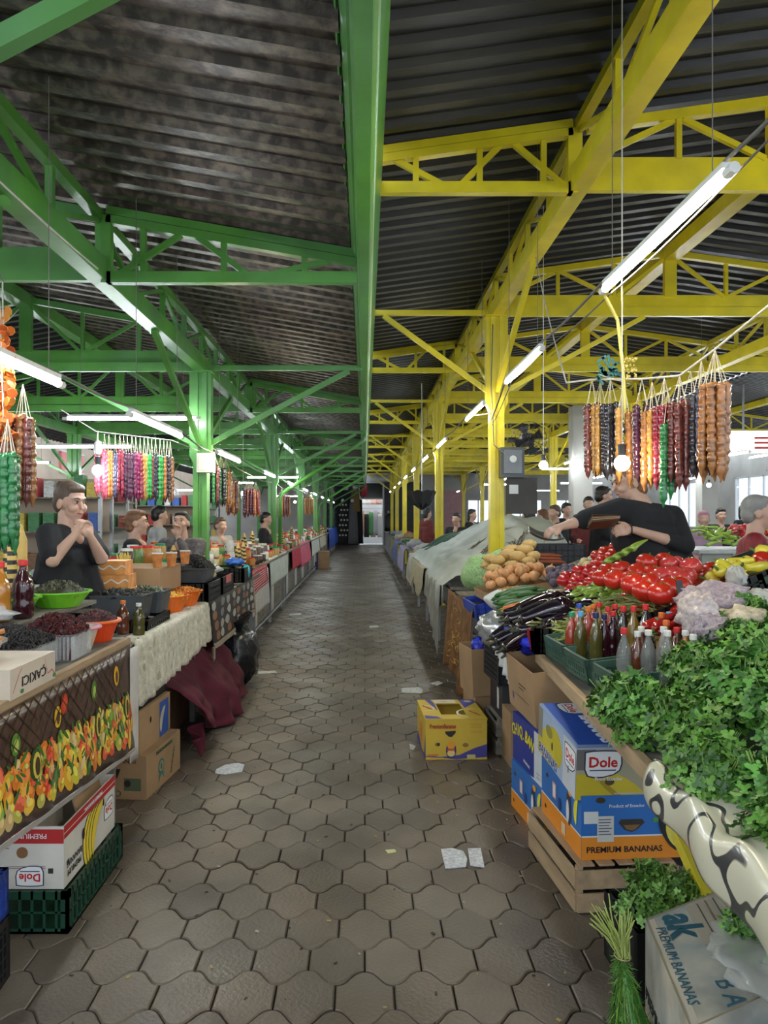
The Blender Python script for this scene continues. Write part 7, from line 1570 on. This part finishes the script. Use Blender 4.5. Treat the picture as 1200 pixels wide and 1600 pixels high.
cord([(-1.60,7.9,2.33),(-1.62,9.8,2.2),(-1.62,12.3,2.15),(-1.66,13.7,2.2)], .004, 'cord carrying sweets between the first two green columns'); cord([(-1.62,13.9,2.2),W(440,762,14.8),W(448,764,15.6),W(480,768,19),W(486,770,20.5),(-1.60,25.7,2.3)], .004, 'cord carrying sweets past the second green column')
# ------------------------------------------------------------------ bulbs and wires
def bulb(p, G, label, drop):
    p = Vector(p); drop = drop if label.endswith('sweets') and p.x < 0 else (yz(p.x) if p.x > 0 else gz(p.x))-p.z+.01
    r = empty('light_bulb', p, label, 'lamp'); MB().ball(p, .035, 14, 10).build('glass_bulb', G, r, smooth=True)
    MB().tube([Vector(p)+Vector((0,0,.034)),Vector(p)+Vector((0,0,.085))], [.017,.02], 10).build('socket', BLACKP, r); MB().tube([Vector(p)+Vector((0,0,.085)),Vector(p)+Vector((0,0,drop))], .003, 5).build('flex', cw, r)
bulb(W(972,724,3.45), BULBW, 'bare warm bulb among the right hanging sweets', .50); bulb(W(849,727,6.2), BULBG, 'bare bulb hanging right of the first yellow column', .95); bulb(W(153,735,4.85), BULBG, 'bare bulb at the end of the left row of sweets', .25)
MB().ball(W(153,700,4.85),(.03,.03,.05),10,8).build('lamp_plug', WHITEP, None, smooth=True, label='white plug above the left bare bulb', cat='plug')
for k, p in enumerate(((-1.9,12.0,1.95),(-1.8,17.5,1.95),(-2.0,22,2.0),(2.6,15,2.0),(3.4,20,2.1),(5.6,12.5,2.1),(6.2,18,2.1),(-3.5,16,2.0))): bulb(p, BULBG, 'small distant bare bulb over the farther stalls, %s nearest' % ORD[k], .6)
def run(pts, label, r=.007): return cord(pts, r, label, 'power_cable', CABLE, 'cable', sag=.012, n=8)
run([(1.118,1.0,2.72),(1.118,2.37,2.70),(1.118,3.57,2.70),(1.118,4.87,2.70),(1.118,6.05,2.70),(1.25,7.6,2.55)], 'bundle of grey cables linking the tube lamps right of the aisle'); run([(1.25,7.6,2.62),(1.118,8.4,2.70),(1.118,10.6,2.70),(1.118,14.8,2.70),(1.118,21.6,2.70),(1.118,34,2.70)], 'grey cable running on along the far right tube lamps')
run([(1.16,1.2,2.78),(1.15,2.4,2.66),(1.15,3.6,2.64),(1.14,4.9,2.66),(1.15,6.0,2.66),(1.26,7.6,2.5)], 'second thinner grey cable hanging below the right lamp cables', .004)
run([(-1.366,1.2,2.27),(-1.366,3.42,2.235),(-1.366,4.49,2.235),(-1.366,5.69,2.235),(-1.55,7.7,2.25)], 'grey cable linking the tube lamps left of the aisle'); run([(-1.55,7.7,2.25),(-1.366,8.4,2.235),(-1.366,11.6,2.235),(-1.366,21.6,2.235),(-1.366,34,2.235)], 'grey cable running on along the far left tube lamps')
run([(1.27,7.62,3.5),(1.25,7.60,2.9),(1.28,7.60,2.3),(1.40,7.58,2.2)], 'grey cable running down the first yellow column', .006)
# hangers: thin wires holding the lamps to the roof steel
def hangers(xs, X, z0, z1, side, nm):
    r = empty('lamp_hangers', (X,xs[0],z0), 'thin wires holding the %s to the roof steel' % nm, 'wire')
    for y in xs: MB().tube([(X,y,z0),(X+.0*side,y,z1)], .0022, 4).build('wire', CABLE, r)
hangers([t for a, b in RT for t in (a+.1,b-.1)], 1.118, 2.68, yz(1.118)-.0, 1, 'right aisle tube lamps'); hangers([t for a, b in LT for t in (a+.1,b-.1)], -1.366, 2.21, gz(-1.366), -1, 'left aisle tube lamps')
lamps = SIDE
for k, o in enumerate(lamps):
    x, y, z = o.location; zt = (gz(x) if x < 0 else yz(x))
    for dx in ((-.5,.5) if k % 2 == 0 else (0,)): MB().tube([(x+dx,y,z+.03),(x+dx,y,zt)], .0022, 4).build('hanger_wire', CABLE, o)
# ------------------------------------------------------------------ people
def blob(caps, name, m, parent, vox=.008, sm=3):
    mb = MB()
    for c in caps:
        if c[0] == 'e': mb.ball(c[1], c[2], 16, 10, c[3] if len(c) > 3 else None)
        else:
            p, r0, q, r1 = Vector(c[0]), c[1], Vector(c[2]), c[3]; mb.ball(p, r0, 12, 8); mb.ball(q, r1, 12, 8)
            if (q-p).length > 1e-4: mb.tube([p,q], [r0,r1], 12)
    off = root_loc(parent); me = mb.mesh('tmp', m, off); ob = bpy.data.objects.new('tmp', me); TMP.objects.link(ob)
    md = ob.modifiers.new('r','REMESH'); md.mode = 'VOXEL'; md.voxel_size = vox; md.use_smooth_shade = True
    sd = ob.modifiers.new('s','SMOOTH'); sd.factor = .5; sd.iterations = sm
    TSC.view_layers[0].update(); dg = TSC.view_layers[0].depsgraph; dg.update(); me2 = bpy.data.meshes.new_from_object(ob.evaluated_get(dg)); me2.name = name
    bpy.data.objects.remove(ob); 
    for p_ in me2.polygons: p_.use_smooth = True
    o = bpy.data.objects.new(name, me2); COL.objects.link(o); o.parent = parent; return o
TSC = bpy.data.scenes.new('scratch'); TMP = TSC.collection
def hand(w, d, up, side, curl=.5, s=1.0):
    """palm and five fingers: wrist w, pointing d, back of hand up, side = where the thumb leaves"""
    w = Vector(w); sx, d, u = basis(d, up); sx = sx*side; caps = []
    pc = w+d*.045*s; caps.append((w, .022*s, pc, .026*s)); 
    for i in range(4):
        b = w+d*(.085-.004*abs(i-1))*s+sx*(.030-.020*i)*s; caps.append((pc+sx*(.014-.012*i)*s, .014*s, b, .0115*s))
        L1 = (.030,.034,.032,.025)[i]*s; dd = (d*cos(curl*.7)-u*sin(curl*.7)); p1 = b+dd*L1; dd2 = (d*cos(curl*1.6)-u*sin(curl*1.6)); p2 = p1+dd2*L1*.75; dd3 = (d*cos(curl*2.3)-u*sin(curl*2.3)); p3 = p2+dd3*L1*.55
        caps += [(b,.0098*s,p1,.0088*s),(p1,.0088*s,p2,.008*s),(p2,.008*s,p3,.0066*s)]
    t0 = w+d*.03*s+sx*.022*s; t1 = t0+(d*.6+sx*.75-u*.25).normalized()*.034*s; t2 = t1+(d*.9+sx*.25-u*.3*curl).normalized()*.028*s
    return caps+[(t0,.014*s,t1,.011*s),(t1,.011*s,t2,.0085*s)]
def person(label, base, hc, yaw, S0, S1, arms, hip, top, bottom, hair, hs=1.0, pitch=0, bun=None, sleeves=.55, floor_z=0, vox=.009, skin=None, detail=True, apron=None, group=None, neck=.055, wide=1.0, tilt=0, hairlen=0, collar=None, beltw=.17, seated=False):
    r = empty('person', base, label, 'person', group); R = (Matrix.Rotation(yaw,3,'Z') @ Matrix.Rotation(pitch,3,'X') @ Matrix.Rotation(tilt,3,'Y')); hc = Vector(hc)
    H = lambda x, y, z: hc+R @ Vector((x*hs,y*hs,z*hs)); E = lambda c, rr: ('e', H(*c), tuple(k*hs for k in rr), R)
    S0, S1, hip = Vector(S0), Vector(S1), Vector(hip); mid = (S0+S1)/2; sk = skin or SKIN
    caps = [E((0,-.012,.030),(.076,.094,.088)), E((0,.028,-.042),(.052,.058,.056)), E((0,.05,-.085),(.026,.026,.022)), (H(0,.082,.012),.010*hs,H(0,.101,-.020),.0105*hs), E((.078,-.008,-.006),(.010,.020,.030)), E((-.078,-.008,-.006),(.010,.020,.030)), E((.034,.058,-.020),(.028,.030,.028)), E((-.034,.058,-.020),(.028,.030,.028)), E((0,.066,.036),(.055,.024,.014)),
        (H(0,-.02,-.06),neck*hs,mid+Vector((0,0,.015)),neck*1.12), ('e', mid+Matrix.Rotation(yaw,3,'Z') @ Vector((0,.062,-.012)), (.055,.05,.06))]
    for s_, (sh, el, wr, hd, up, cu, sd) in zip((S0,S1), arms):
        el, wr = Vector(el), Vector(wr); caps += [(s_,.050*wide,el,.040*wide),(el,.038*wide,wr,.024)]
        if hd is not None: caps += hand(wr, hd, up, sd, cu)
    caps += [(mid+Vector((0,0,-.06)),.09,mid+Vector((0,0,-.02)),.07)]
    blob(caps, 'body', sk, r, vox*.62 if detail else vox)
    ch = (S1-S0).length; sdir = (S1-S0).normalized(); w = ch*.42
    shirt = [(S0,.066*wide,S1,.066*wide),(mid-sdir*w*.6-Vector((0,0,.16)),.12*wide,mid+sdir*w*.6-Vector((0,0,.16)),.12*wide),(mid-sdir*w*.5-Vector((0,0,.05)),.10*wide,mid+sdir*w*.5-Vector((0,0,.05)),.10*wide),(mid-sdir*w*.5-Vector((0,0,.16)),.12*wide,hip-sdir*.09,beltw*wide*.85),(mid+sdir*w*.5-Vector((0,0,.16)),.12*wide,hip+sdir*.09,beltw*wide*.85),(hip-sdir*.10,beltw*wide*.85,hip+sdir*.10,beltw*wide*.85)]
    for s_, a in zip((S0,S1), arms):
        el, wr = Vector(a[1]), Vector(a[2])
        if sleeves <= 1: shirt.append((s_,.070*wide,s_.lerp(el,sleeves),.062*wide))
        else: shirt += [(s_,.068*wide,el,.054*wide),(el,.054*wide,el.lerp(wr,sleeves-1),.036*wide)]
    blob(shirt, 'top', top, r, vox, 4)
    if bottom is not None:
        lg = []
        for s_ in (-1,1):
            hp = hip+sdir*s_*.10-Vector((0,0,.05)); kn = hp+Vector((0,-.25 if seated else 0,-.05 if seated else -(hip.z-floor_z)*.48)); ft = Vector((kn.x,kn.y,floor_z+.06)); lg += [(hp,.10*wide,kn,.07*wide),(kn,.068*wide,ft,.045)]
        blob(lg, 'trousers', bottom, r, .014)
        for s_ in (-1,1):
            f = hip+sdir*s_*.10; ky = f.y-(.25 if seated else 0); blob([((f.x,ky,floor_z+.04),.038,(f.x+cos(yaw+pi/2)*.13,ky+sin(yaw+pi/2)*.13,floor_z+.032),.030)], 'shoe', BLACKP, r, .01)
    if hair is not None:
        hcap = [E((0,-.024,.048),(.083,.094,.088)), E((0,-.055,.0),(.074,.062,.075)), E((0,.012,.092),(.066,.068,.034))]
        if hairlen: hcap += [E((0,-.06,-.05),(.075,.05,.09*hairlen))]
        if bun: hcap += [E(bun,(.038,.036,.034))]
        blob(hcap, 'hair', hair, r, .007 if detail else .01, 2)
    if detail:
        for s_ in (-1,1):
            ey_ = MB().ball(H(s_*.031,.0755,.016), tuple(k*hs for k in (.0125,.010,.0075)), 10, 8, R).build('eye', mat('eye_white', (.62,.58,.54), .2), r, smooth=True)
            MB().ball(H(s_*.031,.0835,.015), .0058*hs, 8, 6).build('iris', mat('dark_iris', (.02,.012,.01), .15), ey_, smooth=True)
            MB().tube([H(s_*.016,.088,.036),H(s_*.032,.090,.042),H(s_*.050,.076,.036)], [.0028*hs,.0034*hs,.002*hs], 5).build('eyebrow', mat('dark_brow', (.06,.035,.025), .8), r)
            MB().tube([H(s_*.019,.084,.0215),H(s_*.031,.088,.0255),H(s_*.043,.080,.0205)], .0022*hs, 5).build('eyelid', mat('dark_lash', (.10,.05,.04), .7), r)
        MB().tube([H(-.022,.080,-.050),H(-.008,.0865,-.047),H(0,.0868,-.049),H(.008,.0865,-.047),H(.022,.080,-.050)], [.002*hs,.0052*hs,.005*hs,.0052*hs,.002*hs], 6).build('lips', mat('lips', (.42,.14,.12), .4), r, smooth=True)
    return r
BLK = mat('black_knit_cotton', (.012,.012,.015), .9, var=.2, bump=.2, bs=60); HBR = mat('brown_hair_fibre', (.10,.065,.045), .55, var=.35, vs=20, stretch=(4,4,1), bump=.4, bs=50); HGR = mat('grey_hair_fibre', (.30,.29,.28), .6, var=.3, bump=.4, bs=50); HBK = mat('black_hair_fibre', (.015,.012,.012), .45, var=.3, bump=.3); HAU = mat('auburn_hair_fibre', (.20,.09,.04), .5, var=.3, bump=.3)
TRS = mat('dark_trousers', (.02,.02,.025), .9)
# woman eating at the left
Y = 4.62; wp = W
person('woman in a loose black top, hair tied back, hand at her mouth, left side', (-1.80,Y+.1,0), W(111,787,Y), radians(-118), W(76,836,Y-.14), W(133,838,Y+.13),
 [(0,W(82,875,Y-.30),W(117,836,Y-.22),W(127,817,Y-.16)-W(117,836,Y-.22),(-.7,-.6,.3),.75,-1),(0,W(158,872,Y-.02),W(143,842,Y-.14),W(133,826,Y-.17)-W(143,842,Y-.14),(.7,-.6,.3),.7,1)],
 W(105,925,Y), BLK, TRS, HBR, hs=1.02, bun=(.0,-.085,.095), sleeves=.85, floor_z=.14, vox=.009, wide=1.06, pitch=-.12)
pl = MB(); pl.bb((-2.9,4.2,0),(-1.5+.0-.85,5.3,.14)) if 0 else pl.bb((-2.9,4.3,0),(-2.35,5.3,.12)); 
MB().bb((-2.55,4.38,0),(-1.35,4.29,.001)) if 0 else None
MB().bb((-2.3,4.45,.0),(-1.4,5.1,.14)).build('duckboard', WOOD, None, label='wooden standing board under the woman at the left counter', cat='board')
# vendor in black at the right, face turned left behind the bulb and the sweets
Y = 4.95
person('vendor in a black long-sleeved top reaching out with an open wallet in her hand', (2.0,Y,0), W(981,755,Y), radians(98), W(968,797,Y-.12), W(1050,808,Y+.05),
 [(0,W(915,812,Y-.28),W(880,822,Y-.34),(-1,-.1,-.35),(0,-.3,1),.55,-1),(0,W(1070,852,Y-.10),W(990,828,Y-.30),(-1,-.15,.02),(.1,-.9,.4),.9,1)],
 W(1040,905,Y), BLK, TRS, HAU, hs=1.05, sleeves=1.35, floor_z=.20, wide=1.18, pitch=-.25, beltw=.17, hairlen=.6)
MB().bb((1.4,4.6+.1,.0),(2.7,5.4,.20)).build('duckboard', WOOD, None, label='wooden standing board under the vendor in black', cat='board') if 0 else None
MB().bb((2.2,4.5,0),(3.0,5.4,.19)).build('duckboard', WOOD, None, label='wooden standing board behind the right counter', cat='board')
wl = empty('wallet', W(942,818,4.6), 'open brown leather wallet held by the vendor in black', 'wallet'); LEA = mat('brown_leather', (.10,.04,.022), .45, var=.25)
c0 = W(943,817,Y-.36); 
for k in range(4): MB(T4(c0+Vector((0,0,.010*k-.01)),-.5,-.12+.05*k,.1)).bb((-.085,-.05,0),(.085,.05,.005)).build('leather_leaf' if k in (0,3) else 'note_leaf', LEA if k in (0,3) else mat('worn_notes', (.35,.25,.15), .8), wl)
MB().tube([W(985,828,Y-.30)+Vector((0,.030*cos(a),.032*sin(a))) for a in [i*pi/8 for i in range(17)]], .0045, 6).build('bracelet', BLACKP, None, smooth=True, label='black band round the wrist of the vendor in black', cat='bracelet')
scp = empty('scale_scoop', W(850,843,4.7), 'dark metal scale pan held by the reaching hand of the vendor', 'pan')
p0 = W(850,842,4.62); MB(T4(p0,.25,.2,0)).sheet(lambda u,v: ((u-.5)*.20,(v-.5)*.14,.05*((2*u-1)**2+(2*v-1)**2)*.5), 10, 8, .004).build('pan', mat('dull_metal', (.16,.15,.13), .4, metal=.7), scp, smooth=True)
# vendor with ponytail, boy, and background people
GRY = mat('grey_apron_cloth', (.38,.38,.38), .85); RED_J = mat('dark_red_velvet', (.22,.012,.018), .6, var=.35, vs=18, bump=.4); DKR = mat('brownish_red_cloth', (.16,.03,.03), .85)
def simple(px, py, Y, yaw, label, top, hair, hs=1.0, lean=0, hand_face=False, sl=1.9, det=False, fz=0, wide=1.0, turn=0, hl=0, hip_z=None, seated=False, **k):
    h = W(px,py,Y); a = yaw+pi/2+turn; f = Vector((cos(a),sin(a),0)); s = Vector((f.y,-f.x,0)); m = h-Vector((0,0,.20))-f*.03+Vector((0,0,0)); S0, S1 = m-s*.17*wide, m+s*.17*wide; hip = m-Vector((0,0,.50)) if hip_z is None else Vector((m.x,m.y,hip_z))
    if hand_face: arms = [(0,S0-Vector((0,0,.22))+f*.20,h+Vector((0,0,-.13))+f*.08,Vector((0,0,1))+f*.2,-f,.6,1),(0,S1-Vector((0,0,.25))+f*.1,S1-Vector((0,0,.30))+f*.28-s*.1,f,(0,0,1),.5,-1)]
    else: arms = [(0,S0-Vector((0,0,.26))-s*.04,S0-Vector((0,0,.32))+f*.22,f,(0,0,1),.5,1),(0,S1-Vector((0,0,.26))+s*.04,S1-Vector((0,0,.32))+f*.22,f,(0,0,1),.5,-1)]
    return person(label, (h.x,h.y,fz), h, yaw, S0, S1, arms, hip, top, TRS, hair, hs, sleeves=sl, vox=.014, detail=det, floor_z=fz, wide=wide, hairlen=hl, seated=seated, **k)
simple(215,818,7.1,radians(-85),'vendor with a brown ponytail in profile, black top, behind the second left counter', BLK, HAU, bun=(0,-.125,.02), det=True, hl=.4)
simple(283,818,7.25,radians(175),'dark-haired boy leaning his face on his hand behind the left counter', mat('patterned_shirt', (.10,.09,.10), .8, var=.5, vs=30), HBK, hand_face=True, det=True, pitch=.15, hs=.95)
MB().bb((-2.55,6.55,.0),(-2.45,7.5,1.28)).build('partition', WFRAME, None, label='low white partition behind the ponytailed vendor', cat='partition') if 0 else None
simple(1186,803,5.35,radians(-115),'grey-haired person in a dark red velvet jacket at the right edge', RED_J, HGR, wide=1.15, det=True, hs=1.02)
simple(944,776,9.3,radians(-95),'short-haired man in black in profile behind the reaching vendor', BLK, HBK, det=True, hs=1.0)
simple(920,789,11.5,radians(170),'man in a brownish red shirt facing the aisle, behind the man in black', DKR, HBK, det=False)
simple(886,797,13.2,radians(-160),'dark-haired person in black standing between far stalls', BLK, HBK)
simple(866,802,11.8,radians(120),'person in dark grey looking down near the right-hand columns', mat('charcoal_cloth', (.05,.05,.055), .9), HBR)
simple(826,806,9.8,radians(5),'dark-haired person seen from behind beyond the black crates', mat('navy_coat', (.02,.025,.06), .8), HBK, hl=.6)
simple(847,808,12.5,radians(60),'auburn-haired person in a blue coat beyond the black crates', mat('blue_coat', (.03,.06,.35), .8), HAU, hl=.6)
simple(713,812,14.5,radians(150),'short-haired person in dark clothes behind the pale tarpaulin', BLK, HBK)
simple(738,805,16.0,radians(-120),'person with long black hair behind the pale tarpaulin', BLK, HBK, hl=1.2)
simple(668,803,17.5,radians(-60),'person in dark red near the hanging umbrella', DKR, HBK, hl=.6)
simple(1100,812,11.0,radians(170),'person in a lilac top with pink headscarf beyond the far produce', mat('lilac_cloth', (.45,.30,.42), .8), mat('pink_headscarf', (.55,.25,.35), .8))
simple(1127,806,12.5,radians(175),'dark-haired person in black right of the lilac top', BLK, HBK)
simple(1164,800,13.5,radians(-150),'long-haired person in black beyond the far aubergines', BLK, HBK, hl=1.3)
simple(416,812,13.0,radians(-95),'dark-haired vendor seen behind the second green column', BLK, HBK)
simple(250,806,9.6,radians(-60),'vendor in a grey coat farther behind the left stalls', GRY, HBK)
simple(345,822,11.0,radians(-130),'vendor in a grey jumper stooping over the far left goods', GRY, HBR)
simple(168,800,9.0,radians(-100),'person in dark clothes behind the left row of sweets', mat('dark_blue_cloth', (.03,.035,.06), .9), HBK) if 0 else None
